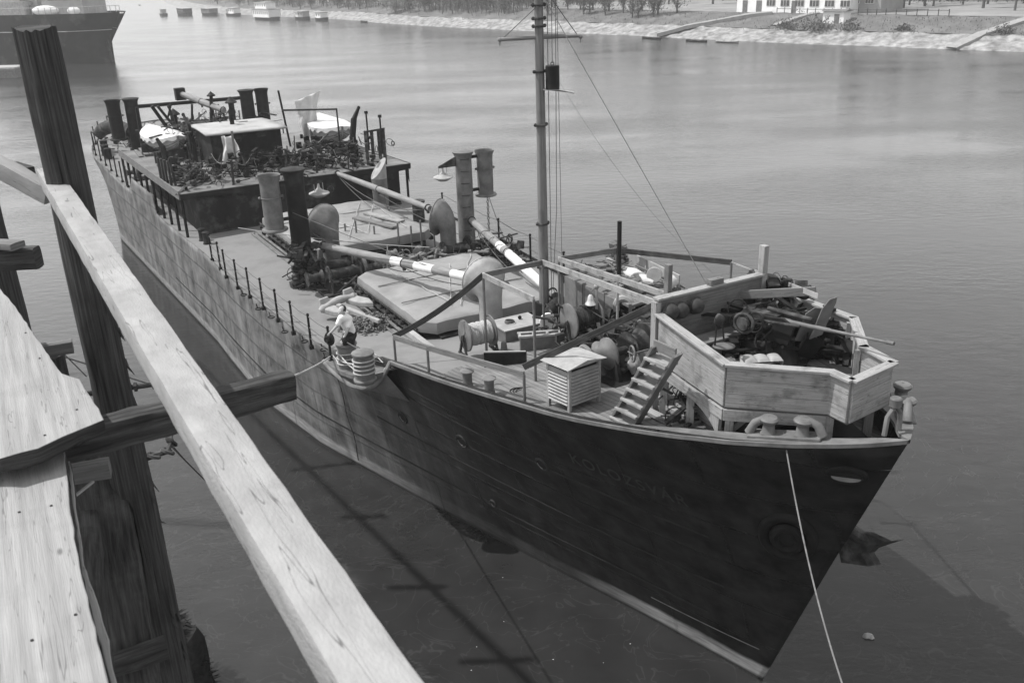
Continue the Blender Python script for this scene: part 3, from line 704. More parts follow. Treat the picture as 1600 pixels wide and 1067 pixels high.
# planking laid over the foredeck
def plank_mat():
    m = bpy.data.materials.new('deck_planking'); m.use_nodes = True; nt = m.node_tree; b = nt.nodes['Principled BSDF']; L = nt.links
    uv = N(nt, 'ShaderNodeUVMap'); br = N(nt, 'ShaderNodeTexBrick'); L.new(uv.outputs[0], br.inputs[0]); br.inputs['Scale'].default_value = 1; br.inputs['Brick Width'].default_value = 3.1; br.inputs['Row Height'].default_value = .13; br.inputs['Mortar Size'].default_value = .008
    br.inputs['Color1'].default_value = (.12,) * 3 + (1,); br.inputs['Color2'].default_value = (.17,) * 3 + (1,); br.inputs['Mortar'].default_value = (.04,) * 3 + (1,)
    mp = N(nt, 'ShaderNodeMapping'); mp.inputs['Scale'].default_value = (.5, 8, 1); L.new(uv.outputs[0], mp.inputs[0]); n = N(nt, 'ShaderNodeTexNoise'); n.inputs['Scale'].default_value = 4; n.inputs['Detail'].default_value = 8; L.new(mp.outputs[0], n.inputs['Vector'])
    n2 = N(nt, 'ShaderNodeTexNoise'); n2.inputs['Scale'].default_value = .9; n2.inputs['Detail'].default_value = 7; L.new(uv.outputs[0], n2.inputs['Vector'])
    r = N(nt, 'ShaderNodeMapRange'); r.inputs[1].default_value = .3; r.inputs[2].default_value = .7; r.inputs[3].default_value = .75; r.inputs[4].default_value = 1.3; L.new(n.outputs[0], r.inputs[0])
    r2 = N(nt, 'ShaderNodeMapRange'); r2.inputs[1].default_value = .35; r2.inputs[2].default_value = .65; r2.inputs[3].default_value = .6; r2.inputs[4].default_value = 1.1; L.new(n2.outputs[0], r2.inputs[0])
    ml = N(nt, 'ShaderNodeMath', operation='MULTIPLY'); L.new(r.outputs[0], ml.inputs[0]); L.new(r2.outputs[0], ml.inputs[1])
    bw_ = N(nt, 'ShaderNodeRGBToBW'); L.new(br.outputs[0], bw_.inputs[0]); m2 = N(nt, 'ShaderNodeMath', operation='MULTIPLY'); L.new(bw_.outputs[0], m2.inputs[0]); L.new(ml.outputs[0], m2.inputs[1])
    cb = N(nt, 'ShaderNodeCombineColor'); [L.new(m2.outputs[0], cb.inputs[i]) for i in range(3)]; L.new(cb.outputs[0], b.inputs['Base Color']); b.inputs['Roughness'].default_value = .8
    bp = N(nt, 'ShaderNodeBump'); bp.inputs['Strength'].default_value = .6; bp.inputs['Distance'].default_value = .01; L.new(m2.outputs[0], bp.inputs['Height']); L.new(bp.outputs[0], b.inputs['Normal'])
    return m
M['planks'] = plank_mat()
mb = MB(); vs = []; uvv = []
sp = [-1.6 + .4 * i for i in range(0, 24)]
for s in sp:
    b = max(.05, hbz(s, dz(s)) - .10)
    b1 = b if s < 7.2 else b - (s - 7.2) * 1.9
    for k in range(9):
        t = -b1 + (b + b1) * k / 8; vs.append(W(s, t, dz(s, t) + .012)); uvv.append((s, t))
fs = [(i * 9 + k, (i + 1) * 9 + k, (i + 1) * 9 + k + 1, i * 9 + k + 1) for i in range(len(sp) - 1) for k in range(8)]
mb.add(vs, fs, [[uvv[k] for k in f] for f in fs], True); mb.build('foredeck_planking', M['planks'], SHIP)
# rim cap: narrow along the foredeck, broad at the bow
for side in (-1, 1):
    mb = MB(); vs = []; sq = [-2.42 + .15 * i for i in range(0, 24)] + [1.2 + .4 * i for i in range(0, 20)]
    for s in sq:
        wd = lerpt([(-2.42, .05), (-2.1, .32), (-.5, .42), (.6, .34), (1.6, .12), (9, .09)], s); b = hb_top(s); z = rim(s)
        o = side * (b + .03); i_ = side * max(.0, b - wd)
        vs += [W(s, o, z - .03), W(s, o, z + .035), W(s, i_, z + .035), W(s, i_, z - .03)]
    fs = []
    for i in range(len(sq) - 1):
        a = i * 4; fs += [(a + k, a + 4 + k, a + 4 + (k + 1) % 4, a + (k + 1) % 4) for k in range(4)]
    mb.add(vs, fs, None, False); mb.build('bulwark_cap', M['mid'], SHIP)
# bollard sponson on the starboard side with its curling lip
zs_ = 3.93
opx = [(506, 566), (518, 580), (533, 594), (550, 605), (568, 609), (585, 605), (597, 594), (604, 580)]
oz = [3.76, 3.82, 3.86, 3.9, 3.94, 4.0, 4.12, 4.32]
outer = [at(x, y, z) for (x, y), z in zip(opx, oz)]
mb = MB(); vs = []
for P in outer:
    s, t = ST(P); I = W(s, -hb_top(s) + .5, dz(s) + .02); Pf = Vector((P.x, P.y, dz(s) + .02))
    mid = hull_at(s, max(2.6, dz(s) - .9)) ; vs += [I, Pf, Pf - Z * .1, mid]
fs = []
for i in range(len(outer) - 1):
    a = i * 4; fs += [(a, a + 4, a + 5, a + 1), (a + 1, a + 5, a + 6, a + 2), (a + 2, a + 6, a + 7, a + 3)]
mb.add(vs, fs, None, False); mb.build('bollard_sponson', M['mid'], SHIP)
mb = MB(); mb.tube([P + Z * .03 for P in outer] + [W(8.75, -hb_top(8.75), rim(8.75))], .055, 8); mb.build('sponson_lip', M['mid'], SHIP)
mb = MB(); 
sq = [8.75, 8.95, 9.15, 9.35, 9.6, 9.9]; vs = []
for s in sq: vs += [W(s, -hb_top(s) , dz(s) - .1), W(s, -hb_top(s) - .0, max(dz(s) + .05, 4.42 - (s - 8.75) * .42))]
mb.add(vs, [(i * 2, i * 2 + 2, i * 2 + 3, i * 2 + 1) for i in range(5)]); mb.build('bulwark_scroll', M['hullb'], SHIP, thick=.03)

# name in raised letters
def hull_text(txt, s_start, z0, size, par, mt, name='name_lettering', slope=0.0):
    cu = bpy.data.curves.new('t', 'FONT'); cu.body = txt; cu.size = size; cu.extrude = .0; cu.space_character = 1.25; cu.offset = .004
    o = bpy.data.objects.new('t', cu); COL.objects.link(o); dg = bpy.context.evaluated_depsgraph_get(); me = o.evaluated_get(dg).to_mesh()
    vs = [Vector(v.co) for v in me.vertices]; fs = [list(p.vertices) for p in me.polygons]
    bpy.data.objects.remove(o)
    mb = MB(); P = []
    for v in vs:
        s = s_start - v.x; z = z0 + v.y + slope * v.x; q = hull_at(s, z); P.append(q - SP * .012 + SA * -.004)
    Q = [p - SP * .03 for p in P]
    mb.add(Q, fs); mb.build(name, mt, par, recalc=False)
hull_text('KOLOZSVÁR', 3.1, 4.05, .36, SHIP, mat('name_paint', .022, .036, 6, .5))
# portholes
def porthole(px, py, zg, r=.16):
    # find the hull point under this pixel
    best = None
    for i in range(320):
        s = -2.25 + i * .06
        P = hull_at(s, zg);
        d = abs(projx(P) - px)
        if best is None or d < best[0]: best = (d, s)
    s = best[1]; z = zg
    for _ in range(40):
        P = hull_at(s, z); c = ROT.transposed() @ (P - CAM); y = c.y / c.z * FOC + 533.5; x = c.x / c.z * FOC + 800
        z += (y - py) * .008; s += (x - px) * .006
    P = hull_at(s, z); n = (hull_at(s + .1, z) - hull_at(s - .1, z)).cross(hull_at(s, z + .1) - hull_at(s, z - .1)).normalized()
    if n.dot(SP) > 0: n = -n
    return P, n
for (px, py, z, r) in ((630, 652, 3.0, .15), (722, 689, 3.3, .16), (847, 725, 3.6, .15), (771, 786, 1.9, .09)):
    P, n = porthole(px, py, z); mb = MB(); mb.torus(P + n * .01, r, .028, n, 20, 6); f = mb.build('porthole', M['hullb'], SHIP)
    mb = MB(); mb.cyl(P + n * .005, r, .014, 20, n); mb.build('glass', M['black'], f)
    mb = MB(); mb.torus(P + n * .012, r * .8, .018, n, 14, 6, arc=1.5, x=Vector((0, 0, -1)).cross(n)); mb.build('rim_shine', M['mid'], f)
P, n = porthole(1231, 838, 3.0)
mb = MB(); mb.torus(P + n * .0, .50, .10, n, 32, 10, .8); mb.torus(P + n * .04, .27, .09, n, 28, 8, .8); f = mb.build('hawse_pipe', M['cast'], SHIP)
mb = MB(); mb.cyl(P + n * .02, .26, .02, 24, n); mb.build('hawse_opening', M['black'], f)
P, n = porthole(1322, 741, 5.2)
xh = (hull_at(-1.0, 5) - hull_at(-2.0, 5)).normalized()
mb = MB(); mb.torus(P + n * .01, .28, .05, n, 28, 8, .5, x=xh); f = mb.build('fairlead_port', M['cast'], SHIP)
yv = n.cross(xh)
mb = MB(); mb.prism([P + xh * (.25 * math.cos(a)) + yv * (.125 * math.sin(a)) + n * .012 for a in [i * math.pi / 12 for i in range(24)]], n * .01); mb.build('port_opening', M['black'], f)
mb = MB(); mb.prism([P + xh * (.22 * math.cos(a)) + Z * (-.03 - .07 * math.sin(a)) + n * .03 for a in [i * math.pi / 10 for i in range(11)]], n * .01); mb.build('port_sill', M['mid'], f)
# port bow anchor seen past the stem
P = W(.2, 1.2, 2.6)
an = thing('stowed_anchor', 'dark stockless anchor hanging out past the far side of the bow', 'anchor', P)
def anchor(mb, P, sh, ar, fl, sc_=1.0):
    # sh: shank direction, ar: arm spread direction, fl: fluke direction
    mb.bar(P, P + sh * 1.5 * sc_, .17 * sc_, .17 * sc_, fl, taper=.7)
    mb.tube([P - ar * .42 * sc_, P - ar * .2 * sc_, P + ar * .2 * sc_, P + ar * .42 * sc_], [.12 * sc_, .17 * sc_, .17 * sc_, .12 * sc_], 10)
    for s_ in (-1, 1):
        b = P + ar * .36 * s_ * sc_
        pl = [b - ar * .16 * sc_, b + ar * .16 * sc_, b + fl * .55 * sc_ + ar * .2 * sc_, b + fl * .98 * sc_ + ar * .06 * s_ * sc_, b + fl * .55 * sc_ - ar * .16 * sc_]
        nn = ar.cross(fl).normalized(); mb.prism([p - nn * .06 * sc_ for p in pl], nn * .12 * sc_)
        mb.ball(b, .17 * sc_, (1, 1, 1), 10, 6)
d1 = (SP * .9 - SA * .35).normalized()
mb = MB(); _best = None
for _i in range(220):
    _q = on_t(1343, 838, .05 + _i * .015); _s, _t = ST(_q)
    if _q.z < .5: continue
    _e = abs(_t - hbz(_s, _q.z) - .16) if _s > stem(_q.z) + .2 else 9
    if _best is None or _e < _best[0]: _best = (_e, _q)
P0 = _best[1]
mb.tube([P0 - d1 * .75 + Z * .6, P0, P0 + d1 * .12 - Z * .05], [.1, .12, .1], 8); mb.build('shank', M['dark2'], an)
mb = MB()
ax_ = (SA * -.85 + SP * .5).normalized()
pl = [P0 + v for v in (ax_ * .42 + Z * .02, ax_ * .18 - Z * .12, ax_ * .05 - Z * .34, ax_ * .2 - Z * .55, -ax_ * .25 - Z * .62, -ax_ * .34 - Z * .3, -ax_ * .25 + Z * .05, ax_ * .1 + Z * .1)]
mb.prism(pl, d1 * .14); mb.prism([p + d1 * .14 for p in pl[:4]] + [P0 + d1 * .14 - Z * .3], d1 * .12); mb.build('fluke', M['dark2'], an, bevel=.03)

# ---------------- starboard guard rail
def stanchion(P, h=1.0, r=.032, lean=None):
    mb = MB(); mb.tube([P, P + Z * h], r, 8); mb.box(P, .11, .11, .1); mb.ball(P + Z * h, r * 1.3, n=8, m=6)
    return mb.build('rail_stanchion', M['dark'], SHIP)
stp = [(332, 408), (345, 422), (354, 435), (372, 452), (391, 466), (412, 484), (435, 503), (459, 523), (487, 545), (518, 568)]
tops = []
for x, y in stp:
    P = dk(x, y); stanchion(P, .98); tops.append(P)
mb = MB()
for k in (.3, .62, .93):
    for a, b in zip(tops, tops[1:]): mid = (a + b) / 2 - Z * .03; mb.tube([a + Z * k, mid + Z * k, b + Z * k], .011, 5, False)
E_ = W(8.9, -3.85, 4.5); mb.tube([tops[-1] + Z * .9, (tops[-1] + E_) / 2 + Z * .42, E_], .008, 5, False); mb.tube([tops[-1] + Z * .5, E_ - Z * .1], .008, 5, False)
mb.build('rail_wire', M['wire'], SHIP)
ring = MB()
for x, y in ((381, 462), (404, 484), (424, 497), (445, 520), (476, 535), (506, 548), (510, 562)):
    P = dk(x, y, .03); ring.torus(P, .09, .02, Z, 14, 5); ring.bar(P + SA * .1, P + SA * .2 + Z * .1, .03, .03)
ring.build('deck_ring_bolt', M['dark'], SHIP)
apx = [(135, 232), (140, 238), (148, 243), (157, 247), (166, 252), (176, 261), (184, 270), (190, 279), (196, 286), (203, 293), (210, 300)]
aft = []
for i, s in enumerate([52.3, 51.2, 50, 48.6, 47.2, 45.8, 44.4, 43, 41.6, 40.2, 38.9, 37.6, 36.6]):
    P = W(s, -hb_top(s) + .15, zd(s)); stanchion(P, 1.0, .035); aft.append(P)
for i, s in enumerate([52.4, 51, 49, 47, 45, 42.5]):
    P = W(s, hb_top(s) - .15, zd(s)); stanchion(P, 1.0, .035)
for i, s in enumerate([18.5, 16.0, 13.6, 21, 23.5, 11.4]):
    P = W(s, hb_top(s) - .2, zd(s)); stanchion(P, 1.0, .035)
mb = MB()
for k in (.5, .95):
    for a, b in ((23.5, 21), (21, 18.5), (18.5, 16), (16, 13.6), (13.6, 11.4)):
        A = W(a, hb_top(a) - .2, zd(a) + k); B = W(b, hb_top(b) - .2, zd(b) + k); mb.tube([A, (A + B) / 2 - Z * .06, B], .012, 5, False)
mb.build('rail_wire', M['wire'], SHIP)
# port bulwark plate amidships and dark rim
mb = MB(); vs = []
for s in [26 + i * -.5 for i in range(0, 36)]:
    b = hb_top(s); vs += [W(s, b - .02, zd(s)), W(s, b, zd(s) + .12)]
mb.add(vs, [(i * 2, i * 2 + 2, i * 2 + 3, i * 2 + 1) for i in range(35)]); mb.build('gunwale_bar', M['dark'], SHIP, thick=.05)

# ---------------- hatches
def hatch(s0, s1, t0, t1, zt, deckz, label, cut=0.35):
    def oct_(e, c): return [(s0 + e + c, t0 + e), (s1 - e - c, t0 + e), (s1 - e, t0 + e + c), (s1 - e, t1 - e - c), (s1 - e - c, t1 - e), (s0 + e + c, t1 - e), (s0 + e, t1 - e - c), (s0 + e, t0 + e + c)]
    mb = MB(); mb.prism([W(s, t, deckz - .3) for s, t in oct_(.12, cut)], Z * (zt - .12 - deckz + .3)); co = mb.build('hatch_coaming', M['dark'], SHIP, label=label + ' coaming')
    # tarpaulin with soft sagging top and hanging edge
    mb = MB(); c0 = Vector(((s0 + s1) / 2, (t0 + t1) / 2)); rings = []
    P = oct_(0, cut); n = len(P); dens = []
    for i in range(n):
        a, b = P[i], P[(i + 1) % n]; k = max(1, int(math.hypot(b[0] - a[0], b[1] - a[1]) / .3))
        dens += [(a[0] + (b[0] - a[0]) * j / k, a[1] + (b[1] - a[1]) * j / k) for j in range(k)]
    n = len(dens); vs = []
    prof = [(1.0, -.34), (1.004, -.24), (1.0, -.12), (.995, -.03), (.975, .0), (.94, .01), (.88, .012), (.8, .02), (.7, .03), (.6, .03), (.5, .035), (.4, .04), (.3, .045), (.2, .05), (.1, .05)]
    for k, (f, h) in enumerate(prof):
        for s, t in dens:
            q = Vector((c0.x + (s - c0.x) * f, c0.y + (t - c0.y) * f)); nz = noise.noise(Vector((q.x * 1.6, q.y * 1.6, k * .1)))
            wob = (.05 * noise.noise(Vector((s * 5, t * 5, 3))) + .02 * math.sin((s + t) * 9)) * (1, .8, .5, .2)[k] if k < 4 else 0
            vs.append(W(q.x + wob, q.y + wob, zt + h + nz * .045 + .02 * noise.noise(Vector((q.x * 6, q.y * 6, 0)))))
    fs = [(k * n + i, k * n + (i + 1) % n, (k + 1) * n + (i + 1) % n, (k + 1) * n + i) for k in range(len(prof) - 1) for i in range(n)]
    fs.append([(len(prof) - 1) * n + i for i in range(n)]); mb.add(vs, fs, None, True)
    mb.build('hatch_cover', M['hatch'], SHIP, label='pale tarpaulin over the ' + label)
    for u in (.34, .67):
        mb = MB(); ss2 = s0 + (s1 - s0) * u; mb.tube([W(ss2 + .03 * noise.noise(Vector((k, u, 0))), t0 + .12 + (t1 - t0 - .24) * k / 16, zt + .055 + .012 * math.sin(math.pi * k / 16) + .012 * noise.noise(Vector((k * .8, u * 9, 1)))) for k in range(17)], .018, 5); mb.build('tarpaulin_seam', M['hatch'], SHIP)
    mb = MB(); rr_ = random.Random(int(s0 * 10))
    for k in range(5):
        a = W(s0 + rr_.uniform(.3, 1), rr_.uniform(t0 + .3, t1 - .3), zt + .085); b = W(s1 - rr_.uniform(.3, 1.5), rr_.uniform(t0 + .3, t1 - .3), zt + .085); mb.tube([a.lerp(b, j / 14) + SP * .08 * noise.noise(Vector((j * .5, k, 2))) + Z * .012 * noise.noise(Vector((j, k, 0))) for j in range(15)], .012, 5)
    mb.build('hatch_lashing', M['rope'], SHIP)
    # coaming bars, cleats, stays and pipes along the starboard side and ends
    mb = MB()
    for t_, sg in ((t0, -1), (t1, 1)):
        mb.bar(W(s0 + .3, t_ + sg * .06, zt - .42), W(s1 - .3, t_ + sg * .06, zt - .42), .14, .035)
        mb.bar(W(s0 + .3, t_ + sg * .1, zt - .2), W(s1 - .3, t_ + sg * .1, zt - .2), .03, .06)
    mb.bar(W(s0 - .06, t0 + .4, zt - .42), W(s0 - .06, t1 - .4, zt - .42), .14, .035)
    mb.build('coaming_flange', M['dark2'], SHIP)
    k = int((s1 - s0) / .55)
    for i in range(k + 1):
        s = s0 + .35 + (s1 - s0 - .7) * i / k
        for t_, sg in ((t0, -1), (t1, 1)):
            mb = MB(); mb.box(W(s, t_ + sg * .09, zt - .40), .09, .1, .07); mb.bar(W(s, t_ + sg * .1, zt - .33), W(s + .1, t_ + sg * .03, zt - .25), .05, .04); mb.build('hatch_cleat', M['dark2'], SHIP)
    for i in range(5):
        s = s0 + .6 + (s1 - s0 - 1.2) * i / 4
        mb = MB(); mb.prism([W(s, t0 + .1, zt - .4), W(s, t0 - .16, zt - .42), W(s, t0 - .1, deckz)], SA * .04); mb.build('coaming_bracket', M['dark2'], SHIP)
    mb = MB(); mb.tube([W(s0 + .2, t0 - .12, deckz + .17), W(s1 + .2, t0 - .12, deckz + .17)], .05, 8); mb.tube([W(s0 - .4, t0 - .28, deckz + .08), W(s1 + .3, t0 - .28, deckz + .08)], .035, 8); mb.build('steam_pipe', M['mid'], SHIP)
hatch(10.75, 16.0, -1.95, 2.15, 4.36, 3.6, 'forward hatch')
hatch(19.3, 25.2, -2.3, 2.3, 4.32, 3.52, 'after hatch')
mb = MB(); mb.box(W(10.2, -2.2, dz(10.2)), 2.4, .16, .14); mb.build('deck_coaming_plank', M['light'], SHIP)

# ---------------- samson posts with the ventilation tubes, lamps, ladders
def rungs(P, z0, z1, r, d, n):
    mb = MB(); sd_ = Vector((-d.y, d.x, 0))
    for i in range(n):
        z = z0 + (z1 - z0) * i / (n - 1); c = Vector((P.x, P.y, z)) + d * (r + .04)
        mb.tube([c - sd_ * .15 - d * .06, c - sd_ * .15, c + sd_ * .15, c + sd_ * .15 - d * .06], .012, 5)
    mb.build('ladder_rungs', M['dark2'], SHIP)
TW = -SA  # toward the bow
def samson(s, t, ztop, r, mt, out, zb=None):
    P = W(s, t, zd(s) - .05); mb = MB(); h = ztop - P.z
    mb.lathe(P, [(r * 1.35, 0), (r * 1.35, .06), (r * 1.06, .1), (r, .4), (r * .95, h - .25), (r * 1.0, h - .14), (r * 1.22, h - .02), (r * 1.25, h), (r * 1.1, h + .02), (0, h + .05)], 24)
    o = mb.build('samson_post', mt, SHIP); return P, o
def vtube(P, z0, z1, r, mt):
    mb = MB(); b = Vector((P.x, P.y, z0)); h = z1 - z0
    mb.lathe(b, [(0, .06), (r * 1.3, .06), (r * 1.38, .02), (r * 1.38, -.0), (r * 1.3, -.02), (0, -.02)], 24)
    mb.lathe(b, [(r * .98, .06), (r, .5), (r, h - .3), (r * 1.05, h - .16), (r * 1.25, h - .02), (r * 1.25, h), (r * 1.12, h - .02), (r * .93, h - .3), (r * .9, h - .9)], 24)
    v = mb.build('ventilation_tube', mt, SHIP)
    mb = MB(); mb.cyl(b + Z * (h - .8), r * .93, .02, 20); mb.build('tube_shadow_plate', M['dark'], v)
    mb = MB(); mb.torus(b + Z * h * .6, r * 1.02, .018, Z, 20, 5); [mb.ball(b + Z * h * .6 + Vector((math.cos(a), math.sin(a), 0)) * r * 1.15, .05, n=8, m=6) for a in (.4, 3.5)]; mb.build('tube_band', mt, v); return b
P1, _ = samson(18.45, -2.75, 7.28, .32, M['dark'], -1)
P2, _ = samson(18.45, 3.2, 7.12, .30, M['mid'], 1)
rungs(P2, 4.0, 6.9, .28, TW * .9 + SP * -.3, 8); rungs(P1, 4.0, 6.9, .3, SA, 6)
b1 = vtube(on_s(429, 352, 18.45), 5.45, 7.2, .30, M['mid']); b2 = vtube(W(18.45, 4.02), 5.5, 7.08, .28, M['mid'])
mb = MB(); 
for zz_ in (5.75, 6.9):
    mb.bar(Vector((P1.x, P1.y, zz_)), Vector((b1.x, b1.y, zz_)), .08, .1); mb.bar(Vector((P2.x, P2.y, zz_)), Vector((b2.x, b2.y, zz_)), .08, .1)
mb.build('tube_bracket', M['dark'], SHIP)
def arm_lamp(P, d, zt, name='arm'):
    # triangular bracket carrying a dish shaped lamp
    mb = MB(); c = Vector((P.x, P.y, zt)); sd_ = Vector((-d.y, d.x, 0))
    mb.prism([c + d * .25 - sd_ * .02 + Z * 0, c + d * .25 - Z * .35 - sd_ * .02, c + d * .95 - Z * .34 - sd_ * .02, c + d * .95 - Z * .28 - sd_ * .02], sd_ * .04)
    br = mb.build('lamp_bracket', M['dark2'], SHIP); q = c + d * .8 - Z * .34
    mb = MB(); mb.lathe(q - Z * .46, [(0, .0), (.16, .02), (.33, .12), (.33, .15), (.12, .24), (.05, .32), (.03, .46)], 20); [mb.tube([q - Z * .3 + d * x, q + d * x], .012, 5) for x in (-.15, .15)]; mb.build('cargo_lamp', M['light'], br)
_d = on_s(690, 262, 18.45) - P2; _d.z = 0; arm_lamp(P2, _d.normalized(), 7.0)
dd = (SP * .98 + SA * .1).normalized(); arm_lamp(P1, dd, 7.05)
# chain hoist below the port tube
mb = MB(); q = b2 - Z * .02 + TW * .12
for i in range(14): mb.torus(q - Z * (.1 + i * .1), .045, .013, TW if i % 2 else SP, 8, 4, 1.0)
mb.build('hoist_chain', M['dark2'], SHIP)

# aft goal post
P3, _ = samson(43.6, -2.85, 7.05, .36, M['dark'], -1); P4, _ = samson(43.6, 3.25, 6.95, .38, M['dark'], 1)
b3 = vtube(W(43.6, -3.75), 5.0, 7.05, .34, M['dark']); b4 = vtube(W(43.6, 4.1), 4.9, 6.95, .34, M['dark'])
mb = MB(); mb.tube([W(43.6, -2.6, 6.6), W(43.6, 3.0, 6.55)], .1, 10); mb.build('goal_post_beam', M['dark'], SHIP)
# big curved exhaust pipe lying at the stern
mb = MB(); mb.tube([at(151, 213, 4.9), at(160, 203, 5.2), at(172, 198, 5.4), at(188, 199, 5.4), at(205, 207, 5.2)], [.3, .36, .38, .36, .34], 14); mb.build('stern_pipe', M['dark2'], SHIP)

# derrick booms
def boom(A, B, r, mt, name='derrick_boom', bands=False, tl=.0):
    mb = MB(); n = 14; pts = [A.lerp(B, i / n) for i in range(n + 1)]; rr = [r * (.72 + .28 * math.sin(math.pi * min(1, max(0, .12 + i / n * .8)))) for i in range(n + 1)]
    mb.tube(pts, rr, 12); o = mb.build(name, mt, SHIP)
    if bands:
        for u0, u1 in bands:
            mb = MB(); q = [A.lerp(B, u0 + (u1 - u0) * i / 3) for i in range(4)]; mb.tube(q, [r * (.72 + .28 * math.sin(math.pi * min(1, max(0, .12 + (u0 + (u1 - u0) * i / 3) * .8)))) + .006 for i in range(4)], 12, True); mb.build('white_band', M['white'], o)
    for u in (.02, .5, .97):
        mb = MB(); d = (B - A).normalized(); c = A.lerp(B, u); mb.torus(c, r * 1.0, .022, d, 12, 5); mb.box(c - Z * r * 1.7, .08, .08, .12); mb.build('boom_band', M['dark2'], o)
    return o
M['boom'] = mat('varnished_spar', .14, .25, 3, .6, .2, 20, stretch=(.4, 4, 1), coord='UV', stain=.35, stain_val=.1, stain_scale=2)
BA0, BA1 = on_s(500, 383, 18.05), at(792, 446, 5.25)
boom(BA0, BA1, .13, M['boom'], bands=[(.44, .50), (.565, .66), (.75, .87)])
BB0, BB1 = on_s(735, 343, 18.1), at(868, 462, 4.75)
boom(BB0, BB1, .135, M['boom'], bands=[(.40, .46), (.52, .9)])
BC0, BC1 = on_s(672, 326, 18.9), on_s(524, 270, 26.9)
boom(BC0, BC1, .115, M['boom'])
BD0, BD1 = on_s(350, 173, 39.5), on_s(281, 146, 43.2)
boom(BD0, BD1, .17, M['boom'])
mb = MB(); c = BD1; mb.box(c - Z * .35, .5, .5, .62); mb.build('lookout_bucket', M['dark'], SHIP)
mb = MB(); c = BD0.lerp(BD1, .25); mb.tube([W(40.3, 0, 3.8), Vector((c.x, c.y, c.z + .5))], .09, 8); mb.lathe(Vector((c.x, c.y, c.z + .5)), [(.22, 0), (.22, .05), (0, .25)], 10); mb.build('boom_crutch_post', M['dark'], SHIP)

# running rigging
rg = MB()
def sag(A, B, s_, n=12): return [A.lerp(B, i / n) - Z * (s_ * 4 * (i / n) * (1 - i / n)) for i in range(n + 1)]
rg.tube(sag(W(18.3, -2.4, 5.2), BA0.lerp(BA1, .55), .25), .014, 5); rg.tube(sag(Vector((P1.x, P1.y, 6.0)) - SP * .3, BA0.lerp(BA1, .72) , .05), .012, 5)
rg.tube(sag(BA0.lerp(BA1, .5) - Z * .15, BA1, .22), .012, 5); rg.tube(sag(BA0.lerp(BA1, .3), BA0.lerp(BA1, .62), .28), .014, 5)
rg.tube(sag(BC1, BC0, .55), .016, 5); rg.tube(sag(BC1.lerp(BC0, .3), W(19, 3.9, 3.7), .2), .014, 5); rg.tube(sag(BC1.lerp(BC0, .55), W(23, 2.2, 4.4), .35), .014, 5); rg.tube(sag(BC1, W(23.5, 1.6, 4.4), .1), .014, 5)
rg.tube(sag(BB0, BB1, .5), .014, 5); rg.tube(sag(b2 + TW * .2, W(17, 4.1, 3.7), .05), .012, 5); rg.tube(sag(Vector((P2.x, P2.y, 4.9)), BB1, .15), .012, 5)
for i in range(5): rg.torus(BB0.lerp(BB1, .25 + .1 * i) + Vector((random.uniform(-.1, .1), 0, -.05)), .2, .014, SA + SP * random.uniform(-1, 1), 16, 4)
rg.build('rigging_rope', M['wire'], SHIP)
rg = MB(); rg.tube(sag(on_s(372, 356, 20), on_s(690, 510, 12.5) if False else W(16.8, 1.0, 4.5), .1), .016, 5); rg.build('rigging_rope', M['rope'], SHIP, label='pale rope stretched past the dark post')

# ---------------- ventilator cowls
def cowl(base, zc, r, face, mt, tr=.25, thick=.03):
    face = face.normalized(); root_b = base
    mb = MB(); c = Vector((base.x, base.y, zc)); h = zc - base.z
    # trunk rising and bending into the round mouth
    path = [base, base + Z * .05, base + Z * (h - r * .9), c - face * .14 - Z * r * .45, c + face * .02, c + face * .30]
    mb.tube([base, base + Z * .04], [tr * 1.2, tr * 1.2], 20)
    vs = []; n = 24; up_v = Z; sd_ = face.cross(Z).normalized(); ringsdef = []
    N1 = 12
    for i in range(N1 + 1):
        u = i / N1
        # centre travels up the trunk then forward; radius grows to the mouth
        if u < .35: ce = base.lerp(Vector((base.x, base.y, zc - r * .75)), u / .35); nrm = Z; rr = tr
        else:
            k = (u - .35) / .65; k2 = k * k * (3 - 2 * k); a = math.pi / 2 * k * .93
            ce = Vector((base.x, base.y, zc - r * .75)) + Z * (r * .75 * math.sin(a)) + face * ((1 - math.cos(a)) * r * .62)
            nrm = (Z * math.cos(a) + face * math.sin(a)).normalized(); rr = tr + (r - tr) * (k ** 1.6)
        y = sd_.cross(nrm).normalized()
        ringsdef.append((ce, y, rr))
    for ce, y, rr in ringsdef:
        for k in range(n):
            t = 2 * math.pi * k / n; vs.append(ce + sd_ * rr * math.cos(t) + y * rr * math.sin(t))
    fs = [(i * n + k, i * n + (k + 1) % n, (i + 1) * n + (k + 1) % n, (i + 1) * n + k) for i in range(N1) for k in range(n)]
    mb.add(vs, fs, None, True); o = mb.build('ventilator_cowl', mt, SHIP, thick=thick)
    ce, y, rr = ringsdef[-1]; nr = sd_.cross(y)
    mb = MB(); mb.torus(ce, rr, .025, nr, 28, 6); mb.build('cowl_rim', mt, o); return o
F1 = (SA * .9 - SP * .35)
def cowl_at(px, py, s, pyc, r, face, mt, tr):
    b = on_s(px, py, s); b.z = zd(s); cowl(b, rise(b, pyc).z, r, face, mt, tr)
cowl_at(520, 408, 18.7, 350, .62, SA * .95 - SP * .25, M['mid'], .27)
cowl_at(702, 398, 17.8, 340, .62, SA * .8 - SP * .6, M['mid'], .26)
cowl_at(768, 512, 10.15, 442, .62, SA, M['light'], .29)
cw = W(25.7, 2.95, 3.5)
mb = MB(); mb.cyl(cw, .32, 1.5, 20); v = mb.build('ventilator_trunk', M['mid'], SHIP)
mb = MB(); vs = []; n = 24
for i in range(n):
    a = 2 * math.pi * i / n; vs.append(cw + Vector((math.cos(a), math.sin(a), 0)) * .32 + Z * 1.5)
